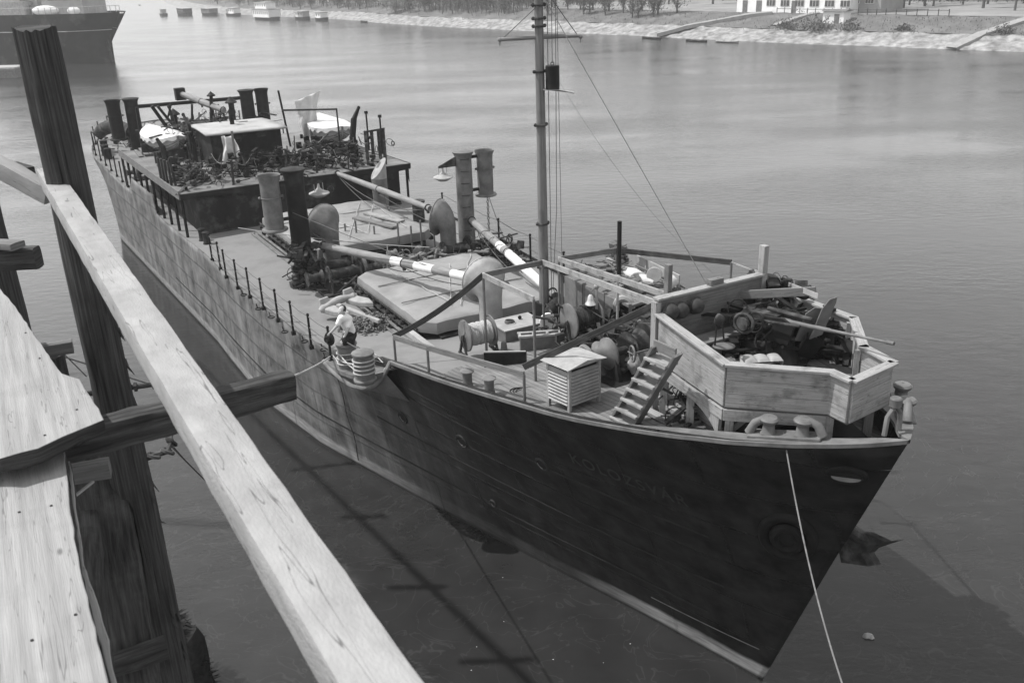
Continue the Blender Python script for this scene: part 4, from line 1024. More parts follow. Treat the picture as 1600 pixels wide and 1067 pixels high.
for i in range(n):
    a = 2 * math.pi * i / n; d = Vector((math.cos(a), math.sin(a), 0)); vs.append(cw + d * .33 + Z * (1.5 + .8 * (.5 + .5 * d.dot(SP))))
mb.add(vs, [(i, (i + 1) % n, n + (i + 1) % n, n + i) for i in range(n)] + [list(range(n, 2 * n))], None, True); mb.build('slanted_hood', M['light'], v)

# ---------------- foremast
MP = at(851, 500, dz(9.6)); ms, mt_ = ST(MP)
q0 = rise(MP, 60)
MTOP = MP + Z * 9.6
M['mast'] = mat('varnished_mast', .10, .20, 3, .55, .3, 18, stretch=(.3, 4, 1), coord='UV', stain=.5, stain_val=.07, stain_scale=1.5)
mast = None
mb = MB(); pts = [MP + Z * (10.5 * i / 20) for i in range(21)]; mb.tube(pts, [.135 - .04 * i / 20 for i in range(21)], 16); mast = mb.build('foremast', M['mast'], SHIP)
for py in (8, 29, 41, 112, 195, 349, 416):
    q = rise(MP, py); mb = MB(); mb.torus(q, .15, .025, Z, 16, 6); mb.ball(q + SP * .16, .045, n=8, m=6); mb.ball(q - SP * .16, .045, n=8, m=6); mb.build('mast_band', M['dark2'], mast)
yc = rise(MP, 60); yd = Vector((1, .06, 0)).normalized()
mb = MB(); mb.tube([yc - yd * .95 + Z * .0, yc + Z * .03, yc + yd * 1.0 + Z * .02], [.045, .06, .045], 10); [mb.ball(yc + yd * x, .055, n=8, m=6) for x in (-.95, 1.0)]; [mb.bar(yc + yd * x, yc + yd * x - Z * .14, .03, .03) for x in (-.95, 1.0)]; mb.build('crosstree_yard', M['boom'], mast)
mb = MB(); mb.tube([yc - yd * .9, yc + Z * .75], .01, 4); mb.tube([yc + yd * .95, yc + Z * 1.3], .01, 4); mb.build('yard_lift', M['wire'], mast)
mb = MB(); mb.box(MP, .36, .36, .5); mb.build('mast_step', M['dark'], mast)
lp = rise(MP, 141) + Vector((.30, -.1, 0)); lamp = None
mb = MB(); mb.cyl(lp + Z * .02, .17, .56, 12, bev=.01); lamp = mb.build('masthead_lamp', M['dark'], SHIP)
mb = MB(); mb.prism([lp + v for v in (Vector((-.25, -.2, .04)), Vector((.15, -.2, .03)), Vector((.52, -.08, -.08)), Vector((.52, .22, -.08)), Vector((-.15, .24, .04)))], Z * -.015); mb.build('lamp_tray', M['light'], lamp)
mb = MB(); mb.torus(lp + Z * .62, .04, .01, Vector((0, 1, 0)), 10, 4); mb.build('lamp_hook', M['dark'], lamp)
mb = MB(); mb.tube([lp + Z * .62, lp + Z * 3.2], .008, 4); mb.tube([lp + Vector((.12, 0, 3.2)), MP + Vector((.5, .1, .3))], .007, 4)
mb.tube([lp + Vector((.1, 0, 2.4)), MP + Vector((.36, .0, 3.0)), MP + Vector((.24, .0, .9)), MP + Vector((.45, .0, .3))], .009, 4); mb.tube([MP + Vector((.2, 0, 9)), MP + Vector((.2, 0, .5))], .009, 4)
mb.build('halyard', M['wire'], mast)
mb = MB(); mb.tube([MP + Z * 8.2 + Vector((.1, 0, 0)), W(1.9, .9, 5.9)], .01, 5); mb.tube(sag(MP + Z * 7.0, W(6.9, 4.4, 5.6), .5), .003, 4); mb.build('forestay', M['wire'], SHIP)

# ---------------- bollards
def bollard_pair(ps, r, h, mt, cap=1.12):
    par = None
    for P in ps:
        mb = MB(); mb.lathe(P, [(r * 1.15, 0), (r * 1.15, .04), (r, .07), (r * .97, h * .5), (r, h * .84), (r * cap, h * .88), (r * cap, h * .93), (r * .8, h * .98), (0, h)], 24); mb.build('bollard', mt, SHIP)
bollA, bollB = dk(545, 578, .02), dk(571, 595, .02)
bollard_pair([bollA, bollB], .23, .74, M['mid'])
bollard_pair([dk(731, 606, .05), dk(765, 618, .05)], .105, .38, M['mid'], 1.45)
mb = MB(); A, B = dk(731, 607, .02), dk(766, 619, .02); d = (B - A).normalized(); mb.bar(A - d * .35, B + d * .35, .26, .07); mb.build('bollard_base', M['mid'], SHIP, bevel=.02)
bollard_pair([W(26.2 - .3, -4.35, zd(25.9)), W(25.3, -4.35, zd(25))], .13, .5, M['dark'])
bollard_pair([W(44.6, -4.3, zd(44.6)), W(45.6, -4.25, zd(45.6)), W(46.8, -4.1, zd(46.8))], .2, .6, M['dark'])
# roller fairleads on the bow rim
def roller(P, P2, ax_):
    mb = MB(); mb.bar(P - ax_ * .3 + Z * .03, P2 + ax_ * .3 + Z * .03, .28, .06); f = mb.build('roller_fairlead', M['mid'], SHIP, bevel=.015)
    for q, sg in ((P, -1), (P2, 1)):
        mb = MB(); mb.lathe(q + Z * .06, [(.13, 0), (.1, .05), (.09, .15), (.14, .2), (.15, .24), (.12, .27), (0, .28)], 18); mb.build('roller', M['mid'], f)
        mb = MB(); mb.tube([q + ax_ * sg * .3 + Z * .05, q + ax_ * sg * .22 + Z * .22, q + ax_ * sg * .1 + Z * .29, q + Z * .3], [.08, .07, .06, .05], 10); mb.build('fairlead_horn', M['mid'], f)
Pa, Pb = at(1200, 681, rim(-.75) + .05), at(1253, 684, rim(-1.2) + .05); roller(Pa, Pb, (Pb - Pa).normalized())
Pc, Pd = at(1414, 652, rim(-1.6) + .05), at(1407, 628, rim(-1.2) + .05); roller(Pc, Pd, (Pd - Pc).normalized())
mb = MB(); P = at(1393, 676, rim(-2.0) + .05)
mb.tube([P - SP * .16, P - SP * .14 + Z * .3, P + Z * .45, P + SP * .14 + Z * .3, P + SP * .16], .04, 8); mb.cyl(P + Z * .43, .09, .16, 12, bev=.02); mb.build('jackstaff_foot', M['mid'], SHIP)
# platform for the bow guard: dark inner structure of the forecastle peak
mb = MB(); mb.prism([W(-1.5, -.3, 5.62), W(-1.5, .3, 5.62), W(.6, 1.2, 5.5), W(.6, -.9, 5.5)], Z * .25); mb.build('windlass_bed', M['dark'], SHIP)
# ---------------------------------------------------------------- bridge deck and deckhouse
ZB = 5.25
mb = MB(); mb.prism([W(26.7, -4.15, 3.4), W(26.7, 4.3, 3.4), W(37.6, 4.3, 3.4), W(37.6, -3.7, 3.4), W(27.2, -3.7, 3.4)][:4] , Z * (ZB - .1 - 3.4)); 
dh = mb.build('deckhouse', M['house'], SHIP)
mb = MB(); mb.tube([W(26.68, -4.15, 3.56), W(26.68, 4.3, 3.56)], .04, 6); [mb.torus(W(26.68, t, 4.6), .13, .03, SA, 16, 6) for t in (-.9, 1.2)]; mb.build('deckhouse_trim', M['dark2'], dh)
mb = MB(); mb.prism([W(26.6, -4.75, ZB - .1), W(26.6, 4.75, ZB - .1), W(38, 4.75, ZB - .1), W(38, -4.75, ZB - .1)], Z * .1); mb.build('bridge_deck', M['planks'], SHIP)
mb = MB(); mb.bar(W(26.57, -4.78, ZB - .12), W(26.57, 4.78, ZB - .12), .06, .22); mb.build('deck_edge', M['dark'], SHIP)
mb = MB(); mb.bar(W(26.6, -4.8, ZB - .05), W(38, -4.8, ZB - .02), .05, .34); mb.build('side_board', M['wood2'], SHIP)
mb = MB(); mb.bar(W(26.6, 4.8, ZB - .1), W(38, 4.8, ZB - .1), .05, .2); mb.build('side_board', M['dark'], SHIP)
for s in [26.75 + 1.25 * i for i in range(10)]:
    mb = MB(); mb.bar(W(s, -4.7, zd(s)), W(s, -4.7, ZB - .1), .07, .09); mb.build('gallery_pillar', M['dark'], SHIP)
for s in (26.75, 30, 33.5, 37):
    mb = MB(); mb.bar(W(s, 4.68, zd(s)), W(s, 4.68, ZB - .1), .08, .08); mb.build('gallery_pillar', M['dark'], SHIP)
# arch bracket on the port corner
mb = MB(); pl = [W(26.6, 3.0, ZB - .12)] + [W(26.6, 4.7 - 1.45 * math.cos(a) * .98 if False else 4.62 - 1.3 * math.cos(a), ZB - .75 + .5 * math.sin(a)) for a in [i * math.pi / 2 / 8 for i in range(9)][::1]] 
pl = [W(26.6, 4.72, ZB - .12), W(26.6, 3.1, ZB - .12)] + [W(26.6, 4.6 - 1.25 * math.cos(a), ZB - .78 + .52 * math.sin(a)) for a in [i * math.pi / 2 / 8 for i in range(9)]] + [W(26.6, 4.72, ZB - .8)]
mb.prism(pl, SA * .06); mb.build('arch_bracket', M['dark'], SHIP)
rdm = random.Random(5)
# short posts round the bridge deck
for (s, t, h, r) in ((27, -2.6, .95, .05), (27.1, -.4, 1.1, .05), (27.2, .9, 1.25, .05), (27, 2.2, .9, .03), (27.3, 3.2, .9, .03), (28.3, -4.5, 1.1, .05), (30.5, -4.5, 1.0, .06), (27.0, 3.9, .95, .03), (33, -2.6, 1.3, .07), (31.6, -4.3, 1.0, .05)):
    mb = MB(); mb.tube([W(s, t, ZB), W(s + rdm.uniform(-.1, .1), t + rdm.uniform(-.1, .1), ZB + h)], r, 8); mb.box(W(s, t, ZB + h), r * 3, r * 3, .05); mb.build('deck_post', M['dark2'], SHIP)
# cabin with the pale roof
RC = [at(321, 211, 6.8), at(449, 198, 6.8), at(409, 184, 6.8), at(294, 195, 6.8)]
_c = sum(RC, Vector()) / 4
mb = MB(); mb.prism([Vector((_c.x + (q.x - _c.x) * .86, _c.y + (q.y - _c.y) * .86, ZB)) for q in RC], Z * 1.5); cb_ = mb.build('wheel_cabin', M['house'], SHIP)
mb = MB(); zr = ZB + 1.5
def rf(u, v): return RC[0].lerp(RC[1], v).lerp(RC[3].lerp(RC[2], v), u) + Z * (-.04 + .05 * math.sin(math.pi * u) + .012 * math.sin(v * 40) * 0)
mb.grid(rf, 10, 8); M['roofp'] = mat('pale_canvas_roof', .26, .36, 1.5, .85, .3, 12, stain=.4, stain_val=.17, stain_scale=1.2)
mb.build('cabin_roof', M['roofp'], cb_, thick=.07)
mb = MB(); c = at(363, 194, 6.85); mb.tube([c, c + Z * .35, c + Z * .5 + TW * .06, c + Z * .55 + TW * .25], [.1, .1, .13, .17], 12); mb.build('roof_ventilator', M['dark'], cb_)
mb = MB(); mb.box(at(378, 190, 6.84), .5, .4, .04); mb.build('roof_patch', M['light'], cb_)
mb = MB(); [mb.box((_c + ((RC[0].lerp(RC[1], u)) - _c) * .865) * 1 - Z * (6.8 - ZB - .7), .05, .6, .5) for u in (.3, .7)]; mb.build('cabin_window', M['black'], cb_)

for (a, b, s_, w_) in (((237, 166), (277, 222), 39, .2), ((246, 166), (300, 232), 38.6, .16), ((262, 185), (268, 160), 40, .1), ((300, 196), (300, 163), 41, .12), ((336, 190), (330, 158), 41, .1), ((345, 186), (341, 163), 40.5, .07), ((222, 230), (213, 168), 40.5, .14), ((300, 250), (292, 224), 33, .12), ((316, 262), (313, 232), 31, .1)):
    mb = MB(); mb.bar(on_s(*a, s_), on_s(*b, s_), w_, w_ * .8); mb.build('deck_spar', M['dark'], SHIP, bevel=.01)
# lifeboats
def lifeboat(C, ax, L, B, H, label, cover=True):
    sd_ = Vector((-ax.y, ax.x, 0)); root = thing('lifeboat', label, 'lifeboat', C, 'covered lifeboats on the bridge deck'); mb = MB()
    def f(u, v):
        a = (v - .5) * math.pi; q = abs(2 * u - 1); b = B / 2 * (1 - q ** 2.4) + .01; x = (u - .5) * L
        return C + ax * x + sd_ * b * math.sin(a) * 1.0 + Z * (H * (1 - max(0, math.cos(a)) ** .7 * (1 - .35 * q ** 3)) + .25 * q ** 3)
    mb.grid(f, 20, 14); mb.build('boat_hull', M['light'], root, thick=.04)
    mb = MB(); 
    for k in range(1, 4):
        mb.tube([f(i / 20, .08 + .1 * k) + sd_ * -.02 for i in range(21)], .014, 4, False); mb.tube([f(i / 20, 1 - .08 - .1 * k) + sd_ * .02 for i in range(21)], .014, 4, False)
    mb.build('planking_lap', M['dark2'], root)
    mb = MB()
    def g(u, v):
        q = abs(2 * u - 1); b = (B / 2 + .05) * (1 - q ** 2.4) + .05; x = (u - .5) * (L + .12); t = 2 * v - 1
        dip = -.14 * math.exp(-((u - .42) / .16) ** 2) * (1 - t * t)
        z = H + .25 * q ** 3 + .20 * (1 - t * t) * (1 - q) + dip + .035 * noise.noise(Vector((x * 2, t * 2, 1)))
        if abs(t) > .9: z -= (abs(t) - .9) * 1.5 + .05 * math.sin(u * 50) * (abs(t) - .86) * 7
        return C + ax * x + sd_ * b * max(-1, min(1, t * 1.14)) + Z * z
    mb.grid(g, 44, 20); mb.build('canvas_cover', M['canvas'], root)
    mb = MB(); 
    for i in range(1, 10):
        for sg in (0.02, .98):
            p = g(i / 10, sg); q = f(i / 10, .3 if sg < .5 else .7); mb.tube([p, q], .008, 4)
    mb.build('cover_lashing', M['rope'], root); return root
LB1 = at(258, 232, ZB + .3); lifeboat(LB1, (SA * .97 + SP * -.1).normalized(), 4.6, 1.55, .62, 'lifeboat under white canvas on the near side, left of the pale cabin roof')
LB2 = at(517, 216, ZB + .3); lifeboat(LB2, (SA * .98 + SP * .1).normalized(), 5.0, 1.7, .65, 'lifeboat under white canvas on the far side, right of the hanging canvas')
def cradle(s, t):
    mb = MB(); mb.box(W(s, t, ZB), .12, 1.3, .5); mb.build('boat_cradle', M['dark2'], SHIP)
for s in (33.8, 36.4): cradle(s, -3.4)
for s in (30.8, 33.2): cradle(s, 3.6)
def davit(A, h, d, name='davit'):
    mb = MB(); pts = [A, A + Z * h * .45 - d * .05, A + Z * h * .8 + d * .25, A + Z * h + d * .8]
    mb.bar(pts[0], pts[1], .16, .26); mb.bar(pts[1] - Z * .05, pts[2], .14, .24); mb.bar(pts[2] - Z * .03, pts[3], .12, .2, taper=.6); mb.ball(pts[3], .08, n=8, m=6); mb.build(name, M['dark'], SHIP, bevel=.01)
davit(W(33.0, -2.5, ZB), 2.0, (SA * .9 - SP * .1)); davit(W(36.9, -2.3, ZB - .3), 2.4, (SA * -.9 - SP * .3)); davit(W(29.4, 3.5, ZB), 2.1, (TW * -.2 + SP * .55)); davit(W(34.5, 3.2, ZB), 1.9, SP * .5)
davit(W(31.8, -4.0, ZB), 1.3, (SA * .3 - SP * .2))
# masts and pipe frames at the aft port side
mb = MB(); mb.tube([W(34, 2.2, ZB), W(34.2, 2.0, ZB + 2.6)], .05, 8); mb.tube([W(34.1, 2.05, ZB + 1.7), W(30.5, 3.3, ZB + 2.0), W(30.5, 3.3, ZB)], .045, 8); mb.build('pipe_frame', M['dark'], SHIP)
for (px, py, py2) in ((575, 235, 178), (596, 240, 184)):
    P = at(px + 2, py, ZB); Q = rise(P, py2); mb = MB(); mb.tube([P, Q], .04, 8); mb.box(Q, .13, .13, .12); mb.build('signal_post', M['dark'], SHIP)
P = at(588, 248, ZB); mb = MB(); [mb.bar(P + SP * x, P + SP * x + Z * 1.25, .12, .1) for x in (-.4, -.12, .2, .42)]; mb.bar(P - SP * .45 + Z * 1.2, P + SP * .5 + Z * 1.25, .06, .08); mb.build('rack', M['dark2'], SHIP)
P = at(533, 232, ZB)
# hanging canvas
C = at(480, 215, ZB + .3); mb = MB(); tp = rise(C, 160)
def cv(u, v):
    z = (tp.z - C.z) * (1 - v) + .05; wd = (.78 - .45 * abs(v - .62) / .62 if v > .4 else .9 - .5 * v) ; x = (u - .5) * wd * 1.1 + .25 * (1 - v) ** 2 * u
    fold = .08 * math.sin(u * 14 + v * 3) * (.4 + v)
    return Vector((C.x, C.y, C.z)) + Vector((1, .2, 0)) * (x + .1) + Vector((-.2, 1, 0)) * fold + Z * (z + .45 * u * (1 - v))
mb.grid(cv, 26, 22); mb.thing('hanging_canvas', 'white canvas sheet hanging in folds beside the far lifeboat', 'canvas', M['canvas'], thick=.012, recalc=True)
C = at(362, 268, ZB); mb = MB(); tp = rise(C, 215); hh = tp.z - C.z
def cv2(u, v):
    wd = .2 + .6 * math.sin(math.pi * min(1, .15 + v * .75)); x = (u - .5) * wd
    return C + Vector((1, -.1, 0)) * (x + .12 * math.sin(v * 4)) + Vector((.1, 1, 0)) * (.12 * math.sin(u * 9 + v * 5) + .1 * noise.noise(Vector((u * 4, v * 4, 0)))) + Z * (hh * (1 - v) + .04)
mb.grid(cv2, 18, 18); mb.thing('torn_canvas', 'torn pale canvas wrapped round a post before the deckhouse cabin', 'canvas', M['canvas'], thick=.012)
P = at(372, 275, ZB); mb = MB(); mb.tube([P, rise(P, 205)], .05, 8); mb.build('deck_post', M['wood2'], SHIP)

# small loose things on the bridge deck, each its own
def stack_planks(P, n, L, ax, label, mt, w_=.16, h_=.04, jitter=.06, name='plank', group=None, seed=0):
    rd = random.Random(seed); root = thing(name + '_stack', label, 'planks', P, group)
    for i in range(n):
        a = (ax + Vector((rd.uniform(-jitter, jitter), rd.uniform(-jitter, jitter), 0))).normalized(); sd_ = Vector((-a.y, a.x, 0)); c = P + sd_ * ((i % 3) - 1) * w_ * 1.15 + Z * (h_ / 2 + (i // 3) * h_ * 1.05)
        mb = MB(); mb.bar(c - a * L / 2, c + a * L / 2, w_, h_); mb.build(name, mt, root)
    return root
stack_planks(W(36.8, -3.9, ZB), 5, 2.0, SA, 'loose planks on the deck edge left of the near lifeboat', M['wood2'], .2, .06, seed=2)
for i, px in enumerate((252, 257, 262, 268)):
    P = at(px, 290 - (268 - px) * .6, ZB); mb = MB(); mb.bar(P, rise(P, 246 + i * 2), .09, .16, SA); mb.thing('upright_plank', ['first', 'second', 'third', 'last'][i] + ' from the left of four upright planks at the bridge deck edge', 'plank', M['woodd'], 'upright planks at the bridge deck edge', bevel=.006)
def tangle(C, rx, ry, h, n, label, mt, seed, name='scrap_heap', r=.03, cat='scrap', box=True):
    rd = random.Random(seed); mb = MB()
    for i in range(n):
        zz_ = rd.random() ** 1.6 * h
        c = C + SA * max(-rx, min(rx, rd.gauss(0, rx * .45))) + SP * max(-ry, min(ry, rd.gauss(0, ry * .45)))
        s_, t_ = ST(c); b_ = hb_top(s_) - .5
        if s_ > 52.5 or abs(t_) > b_: c = W(min(s_, 52), max(-b_, min(b_, t_)))+ Z * C.z; zz_ = rd.random() ** 1.6 * h
        d = Vector((rd.gauss(0, 1), rd.gauss(0, 1), rd.gauss(0, .35))).normalized(); L = rd.uniform(.15, .65) if rd.random() < .82 else rd.uniform(.8, 1.5) * min(1, rx)
        k = rd.random(); c = c + Z * (zz_ + .04)
        if k < .35: mb.bar(c - d * L / 2, c + d * L / 2, rd.uniform(.04, .16), rd.uniform(.02, .06))
        elif k < .6: mb.tube([c - d * L / 2, c + d * L / 2 + Z * rd.uniform(-.1, .1)], rd.uniform(.4, 1) * r, 6)
        elif k < .75: mb.torus(c, rd.uniform(.06, .18), rd.uniform(.3, .8) * r, d, 12, 5)
        elif k < .88: mb.ball(c, rd.uniform(.05, .13), (1, .8, .7), 8, 6, rough=.3)
        else:
            x = d.cross(Z).normalized(); mb.bar(c - x * .1, c + x * .12, rd.uniform(.1, .3), rd.uniform(.08, .2), d)
    o = mb.build(name, mt, base=C); tag(o, label, cat, kind='stuff'); return o
tangle(W(28.6, -1.0, ZB), 1.7, 3.4, .9, 230, 'tangled dark gear heaped before the cabin on the bridge deck', M['dark'], 1)
tangle(W(28.6, 2.2, ZB), 2.6, 2.4, .9, 220, 'tangled dark gear below the far lifeboat', M['dark'], 2)
tangle(W(35.6, -1.4, ZB), 2.6, 2.2, 1.4, 300, 'dark jumble of machinery behind the near lifeboat', M['dark2'], 3)
tangle(W(48, -1.8, zd(48)), 3.5, 2.4, .7, 220, 'rope and scrap heap on the stern deck', M['dark2'], 4)
tangle(W(41.5, .6, zd(42)), 3.2, 3.8, 1.9, 330, 'mass of dark deck gear between the stern posts', M['dark2'], 5)
tangle(W(29.5, -3.6, ZB), 2.2, .9, .6, 160, 'dark boards and scrap beside the near deck edge', M['woodd'], 6)
tangle(W(49, 2.4, zd(49)), 2.5, 2.4, .9, 120, 'dark coils and gear on the far stern deck', M['dark2'], 7)
rp = MB(); rd = random.Random(3)
for i in range(14):
    A = W(27.4 + rd.uniform(-.3, 2), rd.uniform(-3, 3.6), ZB + rd.uniform(.1, 1.0)); B = A + SP * rd.uniform(-1, 1) + SA * rd.uniform(-.4, .4) + Z * rd.uniform(-.5, .4); B.z = max(B.z, ZB + .05)
    rp.tube(sag(A, B, rd.uniform(.1, .4), 8), .011, 5)
o = rp.build('loose_lines', M['rope']); tag(o, 'pale loose ropes strung over the bridge deck gear', 'rope', kind='stuff')
# aft superstructure: poop house, hatch and winch
mb = MB(); mb.prism([W(39.2, -2.8, 3.6), W(39.2, 2.9, 3.6), W(42.2, 2.9, 3.6), W(42.2, -2.8, 3.6)], Z * .9); mb.build('after_hatch_coaming', M['dark'], SHIP)
mb = MB(); mb.box(W(44.8, 1.2, 3.7), 2.6, 2.4, 1.5); mb.build('poop_house', M['house'], SHIP)
mb = MB(); mb.box(W(39.7, 1.2, ZB - .8), .9, 3.2, 1.0); mb.build('engine_casing', M['mid'], SHIP)
for (s, t, h) in ((41.2, -1.3, 2.6), (39.8, 1.3, 3.1)):
    mb = MB(); mb.tube([W(s, t, 3.7), W(s, t, 3.7 + h)], .15, 12); mb.lathe(W(s, t, 3.7 + h), [(.3, 0), (.3, .06), (0, .34)], 12); mb.build('capped_ventilator', M['dark'], SHIP)

def winch(C, ax, sc_=1.0, mt=None):
    # steam winch: frame cheeks, barrel, gear wheel, warping heads; ax is the barrel axis
    mt = mt or M['dark2']; d = Vector((-ax.y, ax.x, 0))
    mb = MB(); mb.box(C, 1.5 * sc_, 1.0 * sc_, .1, ax, d); [mb.prism([C + ax * x + d * y0 * sc_ + Z * z0 * sc_ for y0, z0 in ((-.45, .05), (.45, .05), (.2, .62), (-.2, .62))], ax * .06) for x in (-.5 * sc_, .5 * sc_)]; f = mb.build('winch', mt, SHIP)
    c = C + Z * .5 * sc_
    mb = MB(); mb.lathe(c - ax * .48 * sc_, [(0, 0), (.3, 0), (.3, .05), (.17, .06), (.17, .9 * sc_), (.3, .91 * sc_), (.3, .96 * sc_), (0, .97 * sc_)], 20, ax); mb.build('winch_barrel', mt, f)
    [MB().lathe(c + ax * s_ * .6 * sc_, [(0, 0), (.1, 0), (.2 * sc_, .03), (.12 * sc_, .12), (.11 * sc_, .3 * sc_), (.17 * sc_, .42 * sc_), (.2 * sc_, .46 * sc_), (0, .46 * sc_)], 18, ax * s_).build('warping_head', mt, f) for s_ in (-1, 1)]
    mb = MB(); mb.lathe(c + ax * .5 * sc_, [(.06, 0), (.36 * sc_, 0), (.38 * sc_, .03), (.38 * sc_, .1), (.33 * sc_, .1), (.3 * sc_, .05), (.06, .05)], 26, ax); mb.build('gear_wheel', mt, f); return f
winch(W(18.2, -1.7, zd(18)), SP, 1.0); winch(W(17.0, -1.9, zd(17)), SP, 1.15); winch(W(17.6, 2.3, zd(17)), SP, 1.0); winch(W(39.0, -3.6, zd(39)), SP, .8)
# ---------------------------------------------------------------- gun platform of new timber over the bow
ZF = 6.32
GP = thing('gun_platform', 'raised timber gun platform with boarded parapet over the bow', 'platform', W(.3, 0, zd(.3)))
poly = [(2.0, -1.15), (-.04, -1.42), (-1.12, -.26), (-1.50, -.26), (-1.38, .74), (-.7, .86), (.3, 1.75), (2.05, 1.75)]
ZT = [7.16, 7.02, 7.0, 7.0, 7.0, 7.0, 7.0, 7.0]
mb = MB(); mb.prism([W(s, t, ZF - .06) for s, t in poly], Z * .06); mb.build('platform_floor', M['planks'], GP)
def panel(a, b, z0, za, zb, th=.045, nb=3, par=None, mt=None, cap=True, lean=.0):
    A, B = W(*a), W(*b); d = (B - A).normalized(); nrm = Vector((d.y, -d.x, 0))
    c0 = W(.3, 0.2)
    if nrm.dot((A + B) / 2 - c0) < 0: nrm = -nrm
    for k in range(nb):
        u0, u1 = k / nb, (k + 1) / nb
        mb = MB()
        def pt(P, zt, u, o): return Vector((P.x, P.y, z0 + (zt - z0) * u)) + nrm * (o + lean * u)
        g = .006
        vs = [pt(A, za, u0, 0) + Z * g, pt(B, zb, u0, 0) + Z * g, pt(B, zb, u1, 0), pt(A, za, u1, 0), pt(A, za, u0, th) + Z * g, pt(B, zb, u0, th) + Z * g, pt(B, zb, u1, th), pt(A, za, u1, th)]
        L = (B - A).length; r = random.uniform(0, 90); hh = (za - z0) / nb; q = [(r, r), (r + L, r), (r + L, r + hh), (r, r + hh)]
        mb.add(vs, [(3, 2, 1, 0), (4, 5, 6, 7), (0, 1, 5, 4), (1, 2, 6, 5), (2, 3, 7, 6), (3, 0, 4, 7)], [q[::-1], q] + [[(r, r), (r + L, r), (r + L, r + th), (r, r + th)]] * 4)
        mb.build('parapet_board', mt or M['wood'], par or GP, bevel=.004)
    if cap:
        mb = MB(); mb.bar(Vector((A.x, A.y, za + .025)) + nrm * .03 - d * .04, Vector((B.x, B.y, zb + .025)) + nrm * .03 + d * .04, .17, .045); mb.build('parapet_cap', M['wood'], par or GP, bevel=.006)
for i in range(7): panel(poly[i], poly[i + 1], ZF - .02, ZT[i], ZT[i + 1])
for s, t in poly[:7]:
    mb = MB(); mb.bar(W(s, t, ZF) * 1 + (W(.3, 0.2) - W(s, t)).normalized() * .06, W(s, t, 6.96) + (W(.3, .2) - W(s, t)).normalized() * .06, .08, .08); mb.build('corner_post', M['wood'], GP)
# high back wall with hanging helmets
panel((2.08, -1.15), (2.08, 1.3), ZF - .1, 7.42, 7.42, nb=4, mt=M['wood2'])
for (t, z1) in ((-1.17, 7.4), (1.33, 8.0)):
    mb = MB(); mb.bar(W(2.12, t, zd(2)), W(2.12, t, z1), .14, .12, SP); mb.build('corner_post', M['wood'], GP, bevel=.006)
P = on_s(1043, 466, 2.4); mb = MB(); q0 = Vector((P.x, P.y, 6.3)); mb.bar(q0, rise(q0, 413), .12, .1, SP); mb.build('corner_post', M['wood2'], GP, bevel=.006)
P = on_s(1117, 452, 2.1); mb = MB(); mb.box(Vector((P.x, P.y, 7.44)), .12, .3, .14); mb.build('wood_block', M['wood2'], GP)
# bench under the wall
mb = MB(); mb.box(W(1.72, .1, 6.6), .4, 1.9, .05); mb.box(W(1.55, .1, 6.34), .05, 1.9, .22); mb.build('bench', M['wood2'], GP, bevel=.006)
# supports
for (a, z1) in (((-.04, -1.30), ZF - .06), ((1.1, -1.15), ZF - .06), ((-1.1, -.2), ZF - .06), ((.3, 1.5), ZF - .06), ((1.9, -1.1), ZF - .06), ((-1.2, .6), ZF - .06)):
    mb = MB(); mb.bar(W(a[0], a[1], zd(a[0]) - .1), W(a[0], a[1], z1), .14, .14); mb.build('support_post', M['wood'], GP, bevel=.006)
mb = MB(); mb.bar(W(2.0, -1.2, ZF - .16), W(-.04, -1.45, ZF - .16), .06, .2); mb.bar(W(-.04, -1.45, ZF - .16), W(-1.1, -.28, ZF - .16), .06, .2); mb.bar(W(-1.1, -.2, ZF - .16), W(.9, 1.1, ZF - .16), .06, .2); mb.build('floor_beam', M['wood'], GP, bevel=.006)
# curved knee at the near corner and a diagonal strut
kn = []
for i in range(9):
    u = i / 8; kn.append((W(.12 + .62 * u ** 1.8 + .0, -1.36 + .03 * u, 5.62 + (ZF - .25 - 5.62) * (u ** .8))))
mb = MB(); mb.prism(kn + [W(.05, -1.38, ZF - .2), W(.05, -1.40, 5.62)], -SP * .07); mb.build('knee_bracket', M['wood'], GP)
mb = MB(); mb.bar(at(1134, 677, 5.72), at(1176, 644, 6.12), .1, .1); mb.build('strut', M['wood'], GP, bevel=.006)
mb = MB(); mb.box(W(-.35, .1, 5.5), .06, 1.9, .7); mb.build('under_panel', M['woodd'], GP)
for i, (px, py) in enumerate(((1048, 487), (1064, 485), (1088, 478))):
    P = on_s(px, py, 1.98); mb = MB(); mb.lathe(P, [(.0, .14), (.05, .135), (.09, .12), (.12, .085), (.14, .04), (.145, .0), (.165, -.015)], 18, axis=-SA); mb.thing('steel_helmet', ['leftmost steel helmet hanging on the platform back wall', 'middle steel helmet hanging on the platform back wall', 'rightmost steel helmet hanging on the platform back wall'][i], 'helmet', M['helmet'], 'helmets on the platform wall', thick=.006)

# gun
GC = at(1222, 568, ZF); GUN = thing('anti_aircraft_gun', 'dark long barrelled gun with angled shield plates on the bow platform', 'gun', GC)
mz = at(1397, 537, 7.35); br_ = on_s(1135, 478, ST(GC)[0] + 1.1)
bd = (mz - Vector((GC.x, GC.y, 7.12))); bd.normalize(); gs = bd.cross(Z).normalized(); gc = Vector((GC.x, GC.y, 7.12)); gu = gs.cross(bd)

